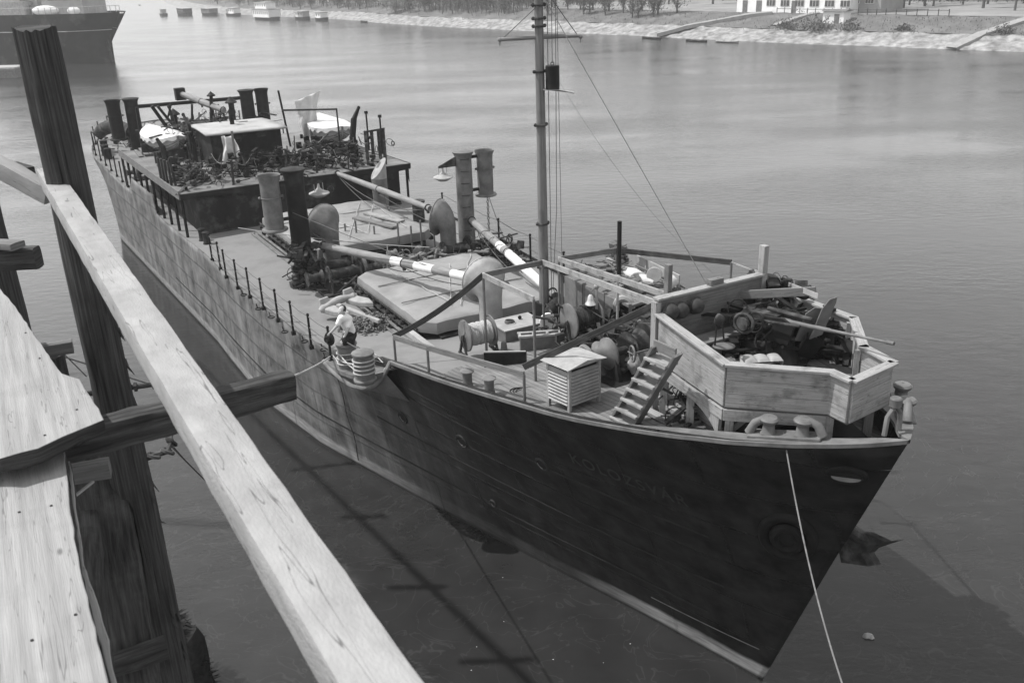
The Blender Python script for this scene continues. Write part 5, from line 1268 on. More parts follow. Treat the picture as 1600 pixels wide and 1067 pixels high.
mb = MB(); mb.cyl(GC, .42, .07, 24, bev=.01); mb.lathe(GC, [(.3, .06), (.2, .3), (.17, .45), (.2, .5), (0, .5)], 20); mb.build('pedestal', M['dark'], GUN)
mb = MB(); mb.prism([gc + bd * x - gs * .22 + Z * z for x, z in ((-.45, -.35), (.25, -.35), (.35, .0), (.1, .12), (-.3, .1))], gs * .05); mb.prism([gc + bd * x + gs * .17 + Z * z for x, z in ((-.45, -.35), (.25, -.35), (.35, .0), (.1, .12), (-.3, .1))], gs * .05); mb.build('cradle', M['dark'], GUN, bevel=.008)
mb = MB(); Lb = (mz - gc).length; mb.tube([gc - bd * .5, gc + bd * .1, gc + bd * .12, gc + bd * .9, gc + bd * .92, gc + bd * (Lb - .14), gc + bd * (Lb - .13), gc + bd * Lb], [.06, .055, .045, .036, .028, .021, .033, .033], 14); mb.build('barrel', M['mid'], GUN)
mb = MB(); mb.bar(gc - bd * .75, gc - bd * .1, .18, .2); mb.tube([gc - bd * .4 + Z * .17, gc + bd * .55 + Z * .12], .04, 10); mb.bar(gc - bd * .9 + Z * .05, gc - bd * .7 + Z * .05, .12, .14); mb.build('breech', M['dark2'], GUN, bevel=.01)
def plate(c, n, u, w_, h_, th, mt=M['mid'], nm='shield_plate', cut=.3):
    v = n.cross(u).normalized(); u = u.normalized()
    pl = [c - v * w_ / 2 - u * h_ / 2, c + v * w_ / 2 - u * h_ / 2, c + v * w_ / 2 + u * h_ * .3, c + v * w_ * (.5 - cut) + u * h_ / 2, c - v * w_ * (.5 - cut * .4) + u * h_ / 2, c - v * w_ / 2 + u * h_ * .35]
    mb = MB(); mb.prism([p - n * th / 2 for p in pl], n * th); o = mb.build(nm, mt, GUN, bevel=.004)
    [MB().ball(c + v * a * w_ * .38 + u * b * h_ * .36 - n * .02, .018, n=8, m=5).build('bolt', M['dark2'], o) for a in (-1, 1) for b in (-1, 0, 1)]
sn = (bd * .86 - Z * .35).normalized(); sx_ = gs
tl_ = (Z * .9 + bd * .3).normalized()
plate(on_s(1287, 497, ST(gc + bd * .55)[0] + .0), bd, tl_, .34, .8, .02)
plate(on_s(1268, 508, ST(gc + bd * .35)[0]), (bd * .8 + gs * .5).normalized(), tl_, .36, .72, .02)
plate(on_s(1262, 545, ST(gc + bd * .3)[0]), (bd * .7 + gs * .6 - Z * .2).normalized(), (Z * .7 + bd * .5).normalized(), .34, .6, .02, M['dark'])
mb = MB(); c = gc - bd * .32 - gs * -.42 + Z * .02; mb.torus(c, .17, .02, (gs + Z * .3), 22, 6); [mb.tube([c, c + (bd * math.cos(a) + Z * math.sin(a)) * .16], .012, 5) for a in (0, 2.1, 4.2)]; mb.tube([c, c - gs * .3], .02, 6); mb.build('hand_wheel', M['dark'], GUN)
mb = MB(); c = gc - bd * .1 + gs * .5 - Z * .25; mb.torus(c, .13, .02, (bd + Z * .3), 20, 6); mb.tube([c, gc - bd * .1], .02, 6); mb.build('hand_wheel', M['dark'], GUN)
# gunner seats
st1 = at(1131, 541, ZF + .42); mb = MB(); mb.ball(st1, .2, (1, .75, .25), 14, 8); mb.build('seat', M['mid'], GUN); mb = MB(); mb.tube([st1 - Z * .4, st1], .03, 8); mb.tube([st1 - Z * .1, Vector((gc.x, gc.y, st1.z - .1))], .03, 6); mb.build('seat_post', M['dark'], GUN)
sb = st1 + (at(1124, 500, ZF + 1.0) - st1) ; mb = MB(); mb.ball(sb, .095, (1, .7, 1.1), 12, 8, rough=.25); [mb.tube([sb + gs * x * .06, st1 + gs * x * .12 - bd * .1], .016, 6) for x in (-1, 1)]; mb.build('shoulder_pad', M['dark2'], GUN)
mb = MB(); mb.torus(at(1162, 505, 7.15), .17, .03, (gs + bd * .3), 22, 8); mb.lathe(at(1162, 505, 7.15), [(.0, -.05), (.1, -.04), (.12, .05), (0, .06)], 16, axis=gs); mb.build('sight_ring', M['dark2'], GUN)
c = at(1182, 512, 6.95)
mb = MB(); mb.bar(at(1165, 540, ZF + .1), at(1210, 545, ZF + .3), .35, .3); mb.bar(at(1230, 555, 6.4), at(1272, 530, 6.75), .12, .3); mb.tube([at(1150, 495, 7.0), at(1250, 510, 7.3)], .03, 6); mb.tube([at(1175, 535, 6.6), at(1205, 505, 7.1)], .03, 6); mb.tube([at(1240, 560, 6.4), at(1262, 520, 7.0)], .025, 6); mb.build('elevating_gear', M['dark2'], GUN, bevel=.01)
tangle(at(1200, 548, ZF), .75, .75, .75, 260, 'dark ammunition gear round the gun foot', M['dark'], 21, r=.02, name='gun_fittings')
tangle(at(1160, 490, 6.55), .45, .5, .55, 130, 'dark sighting gear behind the gun barrel', M['dark2'], 22, r=.02, name='sight_gear')
tangle(at(1290, 552, ZF), .5, .45, .45, 130, 'dark boxes and straps in the bow corner of the gun platform', M['dark'], 23, r=.02, name='gun_stores')
tangle(at(1225, 510, ZF), .6, .6, .9, 130, 'dark mechanism under the gun barrel', M['dark2'], 24, r=.018, name='gun_mechanism')
# white cushion on the left
P = at(1190, 560, ZF + .28); mb = MB()
def cus(u, v):
    x = (u - .5) * .66; y = (v - .5) * .3; r = abs(math.sin(u * math.pi * 3)) ** .4; e = (1 - abs(2 * v - 1) ** 4)
    return P + (Vector((1, .05, 0))) * x + Vector((-.1, 1, 0)) * y + Z * (.06 * r * e + .0)
mb.grid(cus, 36, 12); mb.grid(lambda u, v: cus(u, v) - Z * (.1 * (1 - abs(2 * v - 1) ** 4)) - Z * .02, 36, 12); mb.thing('padded_cushion', 'white quilted cushion lying on the gun platform floor', 'cushion', M['light'])
for i, (px, py, r, h) in enumerate(((1312, 540, .17, .5), (1297, 558, .16, .25), (1335, 552, .12, .4))):
    P = at(px, py, ZF); root = thing('ammunition_drum', ['tall dark drum in the bow corner of the gun platform', 'short dark tub left of the tall drum on the gun platform', 'narrow dark canister rightmost on the gun platform floor'][i], 'drum', P)
    mb = MB(); mb.cyl(P, r, h, 20, bev=.01); mb.build('drum', M['dark'], root); mb = MB(); [mb.torus(P + Z * h * k, r, .012, Z, 20, 5) for k in (.3, .7, 1)]; mb.build('hoop', M['dark2'], root)
# net bundle on the gun mount
mb = MB(); P = at(1236, 562, ZF)
for i in range(26): a = i * .7; mb.tube([P + Vector((.09 * math.cos(a), .07 * math.sin(a), 0)), P + Vector((.05 * math.cos(a) + .05, .04 * math.sin(a), .35)), P + Vector((.13 * math.cos(a * 1.3) + .12, .1 * math.sin(a), .62 + .08 * math.sin(a * 3)))], .009, 4)
mb.thing('frayed_net_bundle', 'upright frayed net bundle beside the gun shield', 'net', M['rust'])
# jackets and ammunition clips behind: far side of the gun platform long timber
mb = MB(); mb.bar(at(1150, 461, 7.12), at(1275, 455, 7.45), .05, .16); mb.thing('timber_rail', 'grey board running across behind the gun to the shield', 'rail', M['wood2'], bevel=.005)

# ladder to the platform
LA, LB_ = at(958, 655, zd(2.6)), at(1022, 545, 6.95); LC, LD = at(991, 668, zd(2.2)), at(1056, 560, 6.95)
lad = thing('wooden_ladder', 'steep timber ladder stair leaning on the gun platform', 'ladder', LA)
for A, B in ((LA, LB_), (LC, LD)):
    mb = MB(); d = (B - A).normalized(); mb.bar(A, B + d * .1, .05, .2, (LC - LA).cross(d)); mb.build('stringer', M['wood2'], lad, bevel=.005)
for i in range(7):
    u = (i + .35) / 7; a = LA.lerp(LB_, u); b = LC.lerp(LD, u); a.z = b.z = (a.z + b.z) / 2; mb = MB(); mb.bar(a, b, .3, .045); mb.build('tread', M['wood'], lad, bevel=.005)
mb = MB(); mb.bar(LB_ + Z * .08, LD + Z * .08, .04, .18, Vector((0, 0, 1))); mb.build('top_board', M['wood2'], lad, bevel=.005)

# Stevenson style louvred box
B0 = at(890, 648, zd(3.4)); bx = (at(860, 634, zd(3.6)) - B0).normalized(); by = Vector((bx.y, -bx.x, 0)); by = by if by.x > 0 else -by
box = thing('louvred_box', 'pale louvred instrument box with overhanging lid on the foredeck', 'box', B0)
bl, bw2, bh = .62, .74, .80; lift = .15
for a in (0, bl):
    for b in (0, bw2):
        mb = MB(); mb.bar(B0 + bx * a + by * b, B0 + bx * a + by * b + Z * (bh + lift), .06, .06, bx); mb.build('leg', M['light'], box)
mb = MB(); mb.box(B0 + bx * bl / 2 + by * bw2 / 2 + Z * lift, bl - .06, bw2 - .06, bh - .02, bx, by); mb.build('inner_case', M['dark'], box)  # dark case: shade between the louvres put into its colour
for k in range(10):
    z = lift + .06 + k * (bh - .1) / 10
    mb = MB(); mb.bar(B0 + bx * .03 - by * .02 + Z * z, B0 + bx * (bl - .03) - by * .02 + Z * z, .012, .066, Z + by * 1.1); mb.bar(B0 - bx * .02 + by * .03 + Z * z, B0 - bx * .02 + by * (bw2 - .03) + Z * z, .012, .066, Z + bx * 1.1)
    mb.bar(B0 + bx * (bl + .02) + by * .03 + Z * z, B0 + bx * (bl + .02) + by * (bw2 - .03) + Z * z, .012, .066, Z - bx * 1.1)
    mb.build('louvre', M['light'], box)
mb = MB(); cc = B0 + bx * bl / 2 + by * bw2 / 2 + Z * (lift + bh + .02)
rd2 = [cc - bx * .5 - by * .52 - Z * .0, cc - bx * .5 + by * .5, cc + bx * .5 + by * .5, cc + bx * .5 - by * .52]
mb.prism([cc - bx * .42 - by * .50, cc - bx * .42 + by * .5 - Z * .0, cc - bx * .42 - by * .0 + Z * .09], bx * .84); mb.build('lid', M['light'], box, bevel=.008)

# bell on its post
P = at(932, 530, zd(5.6)); 
POST = thing('bell_post', 'thin pipe post carrying the ship bell on a curved bracket', 'post', P)
T_ = rise(P, 447); mb = MB(); mb.tube([P, T_], .035, 8); mb.ball(T_, .07, n=8, m=6); mb.build('post', M['light'], POST)
bt = rise(P, 452); mb = MB(); mb.tube([bt, bt + Vector((-.06, 0, .02)), bt + Vector((-.13, 0, -.05)), bt + Vector((-.14, 0, -.12))], .015, 6); mb.build('bell_bracket', M['mid'], POST)
bq = bt + Vector((-.14, 0, -.36)); mb = MB(); mb.lathe(bq, [(.135, 0), (.13, .015), (.1, .05), (.075, .12), (.065, .19), (.03, .235), (0, .24)], 20); mb.tube([bq + Z * .1, bq - Z * .25], .006, 4); mb.thing('ship_bell', 'pale bell metal bell hanging from the pipe post', 'bell', M['brass'], base=bq)

# wooden hand rails and awning frames round the foredeck
def board(A, B, label, w_=.045, h_=.13, mt=None, sagz=0.0, grp='timber awning rails round the foredeck'):
    mb = MB(); n = 8 if sagz else 1; pts = [A.lerp(B, i / n) - Z * (sagz * 4 * (i / n) * (1 - i / n)) for i in range(n + 1)]
    for a, b in zip(pts, pts[1:]): mb.bar(a, b + (b - a).normalized() * .004, w_, h_)
    return mb.thing('awning_rail', label, 'rail', mt or M['wood2'], grp, base=A, bevel=0 if sagz else .005)
def post(P, py, label, r=.03, mt=None, name='rail_post', dzt=0):
    T2 = rise(P, py) + Z * dzt; mb = MB(); mb.tube([P, T2], r, 8); mb.cyl(P, r * 2.2, .03, 10)
    mb.thing(name, label, 'post', mt or M['mid'], 'pipe posts of the foredeck rails', base=P); return T2
p1 = dk(619, 571); p2 = dk(671, 592); p3 = dk(820, 632)
t1 = post(p1, 527, 'first short rail post beside the bollard sponson'); t2 = post(p2, 543, 'second short rail post on the starboard deck edge'); t3 = post(p3, 585, 'third short rail post, nearest the louvred box')
p4 = dk(837, 598); t4 = post(p4, 468, 'tall pipe post standing left of the louvred box')
zt = t4.z
t5 = at(755, 430, zt - .15); p5 = Vector((t5.x, t5.y, dz(*ST(t5)))); post(p5, 430, 'tall pipe post in front of the pale forward cowl')
t6 = at(848, 410, zt - .3); p6 = Vector((t6.x, t6.y, dz(*ST(t6)))); post(p6, 410, 'tall pipe post beside the mast foot')
t7 = at(873, 405, zt - .5); p7 = Vector((t7.x, t7.y, dz(*ST(t7)))); post(p7, 405, 'tall pipe post just right of the mast')
t8 = on_s(1033, 477, 2.2); 
t9 = at(963, 391, 6.0); p9 = Vector((t9.x, t9.y, dz(*ST(t9)))); post(p9, 391, 'far corner pipe post of the raft stand')
t10 = at(1143, 410, 6.3); p10 = Vector((t10.x, t10.y, 5.2)); post(p10, 410, 'pipe post on the far side behind the tall timber post')
t11 = at(1179, 424, 6.4); p11 = Vector((t11.x, t11.y, 5.4)); post(p11, 424, 'pipe post with a clamp head on the far bow side', .04)
mb = MB(); mb.box(t11 - Z * .1, .16, .2, .12); mb.thing('clamp_head', 'dark clamp on top of the far bow pipe post', 'clamp', M['dark2'], base=t11)
board(t1, t2, 'low rail board from the first to the second short post'); board(t2, t3, 'long low rail board from the second to the third short post')
board(t3 + Z * .16, t8 + Z * .06, 'rail board sloping up from the third short post to the gun platform', mt=M['woodd'])
board(t1 + Z * .02, t5, 'sagging strap board rising from the first short post to the cowl post', sagz=.12, mt=M['woodd'])
board(t5, t6, 'high rail board between the cowl post and the mast foot post'); board(t5, t4, 'high rail board from the cowl post down to the tall post by the box', mt=M['wood'])
board(t6, t8, 'long high rail board from the mast foot post to the gun platform', mt=M['wood'])
board(t7, t9, 'high rail board on the aft end of the raft stand'); board(t7, on_s(1062, 468, 3.0), 'long rail board along the near side of the raft stand', mt=M['wood'])
board(t9, t10, 'long rail board along the far side of the foredeck', mt=M['woodd'])
board(t10, t11, 'thin pale lath between the two far bow posts', .02, .04, M['wood']); board(t11, on_s(1278, 463, ST(gc + bd * .55)[0] + .1), 'pale transparent looking strip from the far bow post to the gun shield', .012, .1, M['light'])
pt = dk(966, 512); post(pt, 346, 'tall black flag pipe rising beside the raft stand', .055, M['black'])
for (px, py0, py1, lb) in ((856, 490, 445, 'short pipe post left of the mast foot'), (906, 500, 425, 'grey pipe post before the raft stand panel'), (949, 545, 480, 'bent pipe post right of the bell'), (962, 560, 470, 'thin pipe post near the hatch winch')):
    pass
mb = MB(); q = dk(964, 540); mb.tube([q, rise(q, 430)], .03, 8); mb.tube([q + Z * .1, at(1000, 500, q.z + 1.2)], .02, 6); mb.thing('pipe_stand', 'thin pipe frame standing before the raft stand', 'frame', M['light'], base=q)

# raft stand on the port side with its load
RS = thing('raft_stand', 'panelled stand on the far foredeck loaded with boards and canvas', 'stand', W(7, 2, 4.6))
ra, rb, rc, rd_ = at(878, 428, 5.55), at(965, 404, 5.55), at(1062, 452, 5.55), at(1030, 480, 5.55)
rd_ = at(985, 478, 5.55)
mb = MB(); mb.prism([v - Z * .06 for v in (ra, rb, rc, rd_)], Z * .06); mb.build('stand_top', M['wood2'], RS)
def vpanel(A, B, zb, mt, nm, par, th=.03):
    d = (B - A).normalized(); n = Vector((d.y, -d.x, 0)); mb = MB(); mb.prism([Vector((A.x, A.y, zb)), Vector((B.x, B.y, zb)), B.copy(), A.copy()], n * th); return mb.build(nm, mt, par)
vpanel(ra.lerp(rd_, .05), ra.lerp(rd_, .33), 4.55, M['mid'], 'side_panel', RS); vpanel(ra.lerp(rd_, .38), ra.lerp(rd_, .8), 4.6, M['mid'], 'side_panel', RS)
for u in (0, .35, .66, 1):
    q = ra.lerp(rd_, u); mb = MB(); mb.bar(Vector((q.x, q.y, 4.4)), q + Z * .05, .07, .07); mb.build('stand_post', M['mid'], RS)
for q in (rb, rc, rb.lerp(rc, .5)): mb = MB(); mb.bar(Vector((q.x, q.y, 4.6)), q + Z * .05, .07, .07); mb.build('stand_post', M['mid'], RS)
for u0, u1 in ((.0, .48), (.5, .98)):
    A, B = rb.lerp(rc, u0), rb.lerp(rc, u1); mb = MB(); d = (B - A).normalized(); mb.prism([A, B, B + Z * .34, A + Z * .34], SP * .04); mb.build('side_board', M['light'], RS)
def on_stand(u, v, h=0): return ra.lerp(rb, u).lerp(rd_.lerp(rc, u), v) + Z * h
rdm = random.Random(9)
for i, (u, v, L, an, w_, lb, mt) in enumerate(((.3, .12, 1.5, 1.2, .2, 'dark roll lying across the aft end of the raft stand', 'woodd'), (.5, .3, 1.4, .3, .16, 'dark board on the raft stand nearest the flag pipe', 'woodd'), (.35, .35, 1.3, .5, .14, 'grey board in the middle of the raft stand', 'wood2'), (.7, .3, 1.5, -.2, .1, 'pale pole lying against the far side board', 'wood'), (.2, .5, 1.4, 0, .12, 'grey board along the near edge of the raft stand', 'wood2'), (.45, .65, 1.6, .05, .1, 'thin lath on the raft stand right half', 'wood'), (.3, .8, 1.2, -.1, .12, 'short dark plank at the right end of the raft stand', 'woodd'))):
    c = on_stand(u, v, .08 + .02 * i); d = (TW * math.cos(an) + SP * math.sin(an)).normalized(); root = c
    mb = MB(); mb.bar(c - d * L / 2, c + d * L / 2, w_, .07, Z); mb.thing('loose_board', lb, 'board', M[mt], 'boards on the raft stand', bevel=.005)
c = on_stand(.62, .62, .14); mb = MB(); mb.tube([c - TW * .7, c - TW * .45, c - TW * .1 + Z * .03, c + TW * .35, c + TW * .6 + SP * .1], [.06, .16, .19, .17, .05], 14); mb.thing('canvas_roll', 'fat rolled white canvas in the middle of the raft stand', 'canvas', M['canvas'])
c = on_stand(.75, .8, .3); mb = MB(); dax = (TW * .6 - SP * .5 + Z * .2).normalized(); mb.lathe(c - dax * .15, [(0, 0), (.18, 0), (.19, .02), (.17, .03), (.19, .05), (.19, .22), (.18, .24), (0, .24)], 22, axis=dax); mb.thing('drum', 'round pale drum tipped at the right end of the raft stand', 'drum', M['light'])
c = on_stand(.8, .95, .12); mb = MB(); mb.lathe(c, [(0, 0), (.12, .02), (.17, .2), (.14, .27)], 16, axis=(SP + Z * .8)); mb.thing('basket', 'ragged pale basket beside the tipped drum', 'basket', M['canvas'], thick=.01)
tangle(on_stand(.5, .5, .02), 1.3, .7, .18, 90, 'scattered laths and rags over the raft stand', M['wood2'], 31, r=.02, name='loose_gear')
tangle(on_stand(.92, .08, .02), .25, .25, .4, 30, 'dark wire tangle at the far corner of the raft stand', M['wire'], 32, r=.015, name='wire_tangle')

# cable reels
def reel(C, ax, r, wd, label, rope, mt=M['mid']):
    root = thing('cable_reel', label, 'reel', C, 'cable reels on the foredeck'); c = C + Z * (r + .12); d = Vector((-ax.y, ax.x, 0))
    for s_ in (-1, 1):
        mb = MB(); mb.lathe(c + ax * s_ * wd / 2, [(.03, 0), (r - .02, .02), (r, .0), (r, .035), (r - .03, .05), (.1, .03), (.03, .06)], 32, axis=ax * s_); mb.build('flange', mt, root)
        mb = MB(); q = c + ax * s_ * (wd / 2 + .09); [mb.bar(q, q + d * x - Z * (r + .1), .05, .05, ax) for x in (-.2, .2)]; mb.bar(q - d * .25 - Z * (r + .1), q + d * .25 - Z * (r + .1), .06, .06); mb.build('stand_leg', M['dark2'], root)
    mb = MB(); rr = [r * .68 + .02 * math.sin(i * 2.4) for i in range(17)]
    for i in range(16):
        x = -wd / 2 + .04 + (wd - .08) * i / 15; mb.torus(c + ax * x, r * (.66 + .03 * math.sin(i * 1.7)), wd / 28, ax, 28, 6)
    mb.lathe(c - ax * wd / 2, [(r * .64, 0), (r * .64, wd)], 24, axis=ax); mb.build('rope_winding', rope, root)
    return root
rax = (SP * 1.0 + TW * .05).normalized()
c1 = at(728, 556, dz(7.6, -2)); reel(c1 + SP * .35, rax, .38, .62, 'small reel with pale rope, left of the two in front of the hatch', M['rope'])
c2 = at(893, 535, dz(6, -.5)); reel(c2 + SP * .3, rax, .42, .66, 'larger reel wound with dark cable, right of the white disc', M['dark2'])
# other foredeck gear
P = dk(866, 505); root = thing('rubber_fender', 'shaggy black tyre like fender at the mast foot', 'fender', P); mb = MB(); mb.torus(P + Z * .3, .32, .17, (SA * .7 + SP * -.4 + Z * .3), 28, 12)
mb.build('ring', M['rub'], root)
mb = MB(); rd = random.Random(4)
fa = (SA * .7 + SP * -.4 + Z * .3).normalized(); fx = fa.cross(Z).normalized(); fy = fa.cross(fx)
for i in range(420):
    a = rd.uniform(0, 6.28); b = rd.uniform(0, 6.28); n_ = (fx * math.cos(a) + fy * math.sin(a)); o_ = P + Z * .3 + n_ * .32; e = (n_ * math.cos(b) + fa * math.sin(b)); q = o_ + e * .165; mb.tube([q, q + e * rd.uniform(.03, .07) + Vector((rd.gauss(0, .02), rd.gauss(0, .02), rd.gauss(0, .02)))], .006, 3)
mb.build('frayed_rope', M['black'], root)
P = dk(857, 527); root = thing('white_disc_stand', 'round white disc standing in a low wooden frame', 'disc', P)
mb = MB(); mb.lathe(P + Z * .45, [(0, 0), (.21, 0), (.22, .02), (.22, .06), (.21, .08), (0, .08)], 26, axis=(-SP * .5 + TW)); mb.build('disc', M['white'], root); mb = MB(); mb.box(P, .12, .5, .35); mb.build('frame', M['mid'], root)
P = dk(845, 549); root = thing('slotted_bench', 'pale slotted wooden bench behind the louvred box', 'bench', P); bxx = Vector((1, .1, 0)).normalized(); byy = Vector((-.1, 1, 0))
mb = MB(); mb.box(P + Z * .38, 1.05, .08, .05, bxx, byy); mb.box(P + Z * .38 + byy * .22, 1.05, .08, .05, bxx, byy); [mb.box(P + Z * .38 + byy * .11 + bxx * x, .06, .22, .045, bxx, byy) for x in (-.48, -.15, .18, .48)]; mb.build('top_frame', M['light'], root); mb = MB(); [mb.box(P + bxx * x + byy * .1, .06, .2, .38, bxx, byy) for x in (-.45, .45)]; mb.box(P + byy * .02, .9, .03, .36, bxx, byy); mb.build('leg', M['mid'], root)
# low steel skylight box and dark plate
P = dk(792, 532); root = thing('steel_locker', 'low grey steel locker behind the small rope reel', 'locker', P); bxx = SP; mb = MB(); mb.box(P + SP * .3, .8, 1.1, .42); mb.build('body', M['mid'], root, bevel=.01); mb = MB(); mb.box(P + SP * .3 + Z * .42, .86, 1.16, .03); mb.build('lid', M['light'], root)
mb = MB(); q = P + SP * .1 + Z * .48; [mb.torus(q + Vector((0, 0, .012 * i)), .13 - .005 * i, .01, Z, 18, 4, .7) for i in range(5)]; mb.thing('rope_coil', 'small dark line coil on the steel locker', 'rope', M['wire'], 'coils of line')
mb = MB(); mb.ball(P + SP * .45 + SA * .1 + Z * .5, .05, n=10, m=8); mb.thing('float_ball', 'small dark ball on the steel locker lid', 'ball', M['black'])
q = dk(786, 572); mb = MB(); A, B = dk(757, 577), dk(822, 570); mb.prism([A, B, rise(B, 549), rise(A, 550)], Vector((.02, .04, 0))); root = mb.thing('steel_plate', 'upright dark steel plate with pale edge beside the reel', 'plate', M['dark'], base=A)
mb = MB(); mb.bar(rise(A, 550), rise(B, 549), .05, .025); mb.build('edge_strip', M['light'], root)
P = dk(788, 556); mb = MB(); mb.lathe(P, [(.1, 0), (.08, .2), (.06, .36), (0, .38)], 14); mb.thing('standing_funnel', 'small grey cone standing behind the steel plate', 'cone', M['mid'])
mb = MB(); q = dk(812, 612, .02); [mb.torus(q + Vector((.08 * i, -.03 * i, .008 * i)), .2 + .02 * i, .012, Z + SA * .02 * i, 26, 5, .8) for i in range(3)]; mb.tube([q + Vector((-.25, -.3, 0)), q + Vector((-.1, -.1, .01)), q + Vector((.05, .05, .01))], .012, 5); mb.thing('hose_loops', 'black hose lying in open loops on the planked deck', 'hose', M['black'])
mb = MB(); q = dk(778, 608, .02); mb.torus(q, .22, .008, Z, 24, 4); mb.thing('wire_ring', 'thin wire loop lying by the small bollards', 'wire', M['wire'])
P = dk(915, 500); hq = on_s(898, 488, ST(P)[0]); mb = MB(); mb.lathe(hq - Z * .07, [(.13, 0), (.12, .03), (.105, .05), (.09, .1), (.05, .135), (0, .145)], 18); mb.thing('steel_helmet', 'round steel helmet set down behind the larger reel', 'helmet', M['mid'], 'loose helmet')
mb = MB(); q = Vector((hq.x, hq.y, dz(*ST(hq)))); mb.box(q, .3, .3, hq.z - .08 - q.z); mb.thing('helmet_crate', 'dark crate under the loose steel helmet', 'crate', M['dark'])
# windlass
WL = at(962, 590, dz(4.2, -.6)); WL = W(4.3, .2, dz(4.3, .2)); root = thing('anchor_windlass', 'dark heavy windlass with flared warping drum behind the ladder', 'windlass', WL)
c = WL + Z * .55
mb = MB(); [mb.prism([WL + SP * x + SA * y0 + Z * z0 for y0, z0 in ((-.5, 0), (.5, 0), (.25, .75), (-.25, .75))], SP * .08) for x in (-.9, -.4, .4, .9)]; mb.box(WL, 1.2, 2.2, .1); mb.build('frame', M['dark'], root)
mb = MB(); mb.lathe(c - SP * 1.45, [(0, 0), (.3, 0), (.34, .05), (.2, .2), (.17, .35), (.24, .5), (.36, .58), (.36, .62), (.1, .64)], 24, axis=SP); mb.build('warping_drum', M['mid'], root); mb = MB(); mb.lathe(c + SP * .9, [(.1, 0), (.36, .02), (.2, .2), (.17, .35), (.3, .55), (0, .56)], 24, axis=SP); mb.build('warping_drum', M['mid'], root)
mb = MB(); mb.tube([c - SP * 1.0, c + SP * 1.0], .09, 10); mb.lathe(c - SP * .35, [(.1, 0), (.38, .0), (.3, .08), (.28, .2), (.3, .28), (.38, .34), (.1, .35)], 24, axis=SP); mb.lathe(c + SP * .1, [(.1, 0), (.46, 0), (.46, .12), (.1, .13)], 30, axis=SP); mb.build('gypsy_wheel', M['dark2'], root)
q = at(988, 553, 5.75); mb = MB(); mb.torus(q, .16, .02, (SP - SA * .3), 22, 6); [mb.tube([q, q + (Z * math.cos(a) + SA * math.sin(a)) * .15], .012, 5) for a in (0, 1.57, 3.14, 4.71)]; mb.tube([q, q + SP * .4], .02, 6); mb.build('brake_wheel', M['mid'], root)
mb = MB(); q = at(1000, 560, 5.3); mb.tube([q - SP * .2, q + SP * .6], [.26, .26], 20); mb.tube([at(980, 568, 5.2), at(1010, 575, 5.2)], .1, 12); mb.build('cylinder', M['mid'], root)
# canvas covered lump by the louvred box
q = at(945, 553, 5.15); mb = MB(); mb.ball(q, .34, (1.1, .8, .75), 22, 14, rough=.28); mb.thing('covered_bundle', 'grey tarpaulin lump right behind the louvred box', 'bundle', M['mid'])
q = at(991, 570, 5.3); mb = MB(); mb.ball(q, .16, (.8, .8, 1.3), 16, 12, rough=.4); mb.thing('rag_bundle', 'pale rag bundle on the windlass', 'rags', M['light'])
# horseshoe fender, hopper and mushroom near the platform wall
q = at(975, 480, 5.4); mb = MB(); mb.torus(q, .19, .085, (TW * .6 - SP * .7), 20, 8, 1.2, arc=3.6, x=(Vector((-(TW * .6 - SP * .7).y, (TW * .6 - SP * .7).x, 0)))); mb.thing('horseshoe_buoy', 'pale horseshoe shaped life buoy hung before the raft stand', 'buoy', M['light'])
q = dk(1012, 520); q = W(4.2, 1.1, zd(4.2)); mb = MB(); mb.lathe(q, [(.12, 0), (.12, .5), (.2, .56), (.2, .62), (.13, .66), (.15, .95), (.1, 1.05), (0, 1.06)], 18); mb.thing('mushroom_ventilator', 'small stepped mushroom ventilator behind the ladder head', 'ventilator', M['light'])
tangle(W(6.9, .9, zd(6.9)), 1.2, 1.1, .7, 260, 'dark deck gear between mast and raft stand', M['dark2'], 41)
tangle(W(4.6, 1.0, zd(4.8)), 1.2, 1.3, .9, 260, 'dark deck machinery behind the ladder', M['dark2'], 42)
tangle(W(8.6, 2.6, zd(8.6)), .8, 1.4, .5, 80, 'rope and blocks on deck right of the mast', M['dark2'], 43)
tangle(W(1.2, -.4, zd(1.2)), 1.0, .9, .6, 240, 'dark chain and fittings under the gun platform', M['dark2'], 44)
tangle(W(17.0, 3.6, zd(17)), 1.4, .8, .7, 170, 'blocks and chain gear at the far post foot', M['dark2'], 45)
tangle(W(17.9, -2.9, zd(18)), .8, .5, 1.4, 110, 'chain and tackle hung round the near post foot', M['dark2'], 46)
for i, (a, b, h) in enumerate((((1000, 650), (1055, 668), .07), ((1020, 640), (1090, 668), .1), ((1045, 640), (1075, 660), .22), ((975, 640), (1012, 660), .06), ((1085, 655), (1125, 672), .18))):
    A, B = dk(*a), dk(*b); A.z = B.z = max(A.z, B.z) + .02; mb = MB(); mb.bar(A + Z * h / 2, B + Z * h / 2, .16, h); mb.thing('timber_baulk', ['timber baulk on deck left under the ladder foot', 'long timber baulk on deck right of the ladder foot', 'thick short block on deck behind the long baulk', 'short plank on deck behind the ladder foot', 'thick timber baulk nearest the curved knee of the platform'][i], 'timber', M['wood'], 'timber baulks under the platform', bevel=.006)

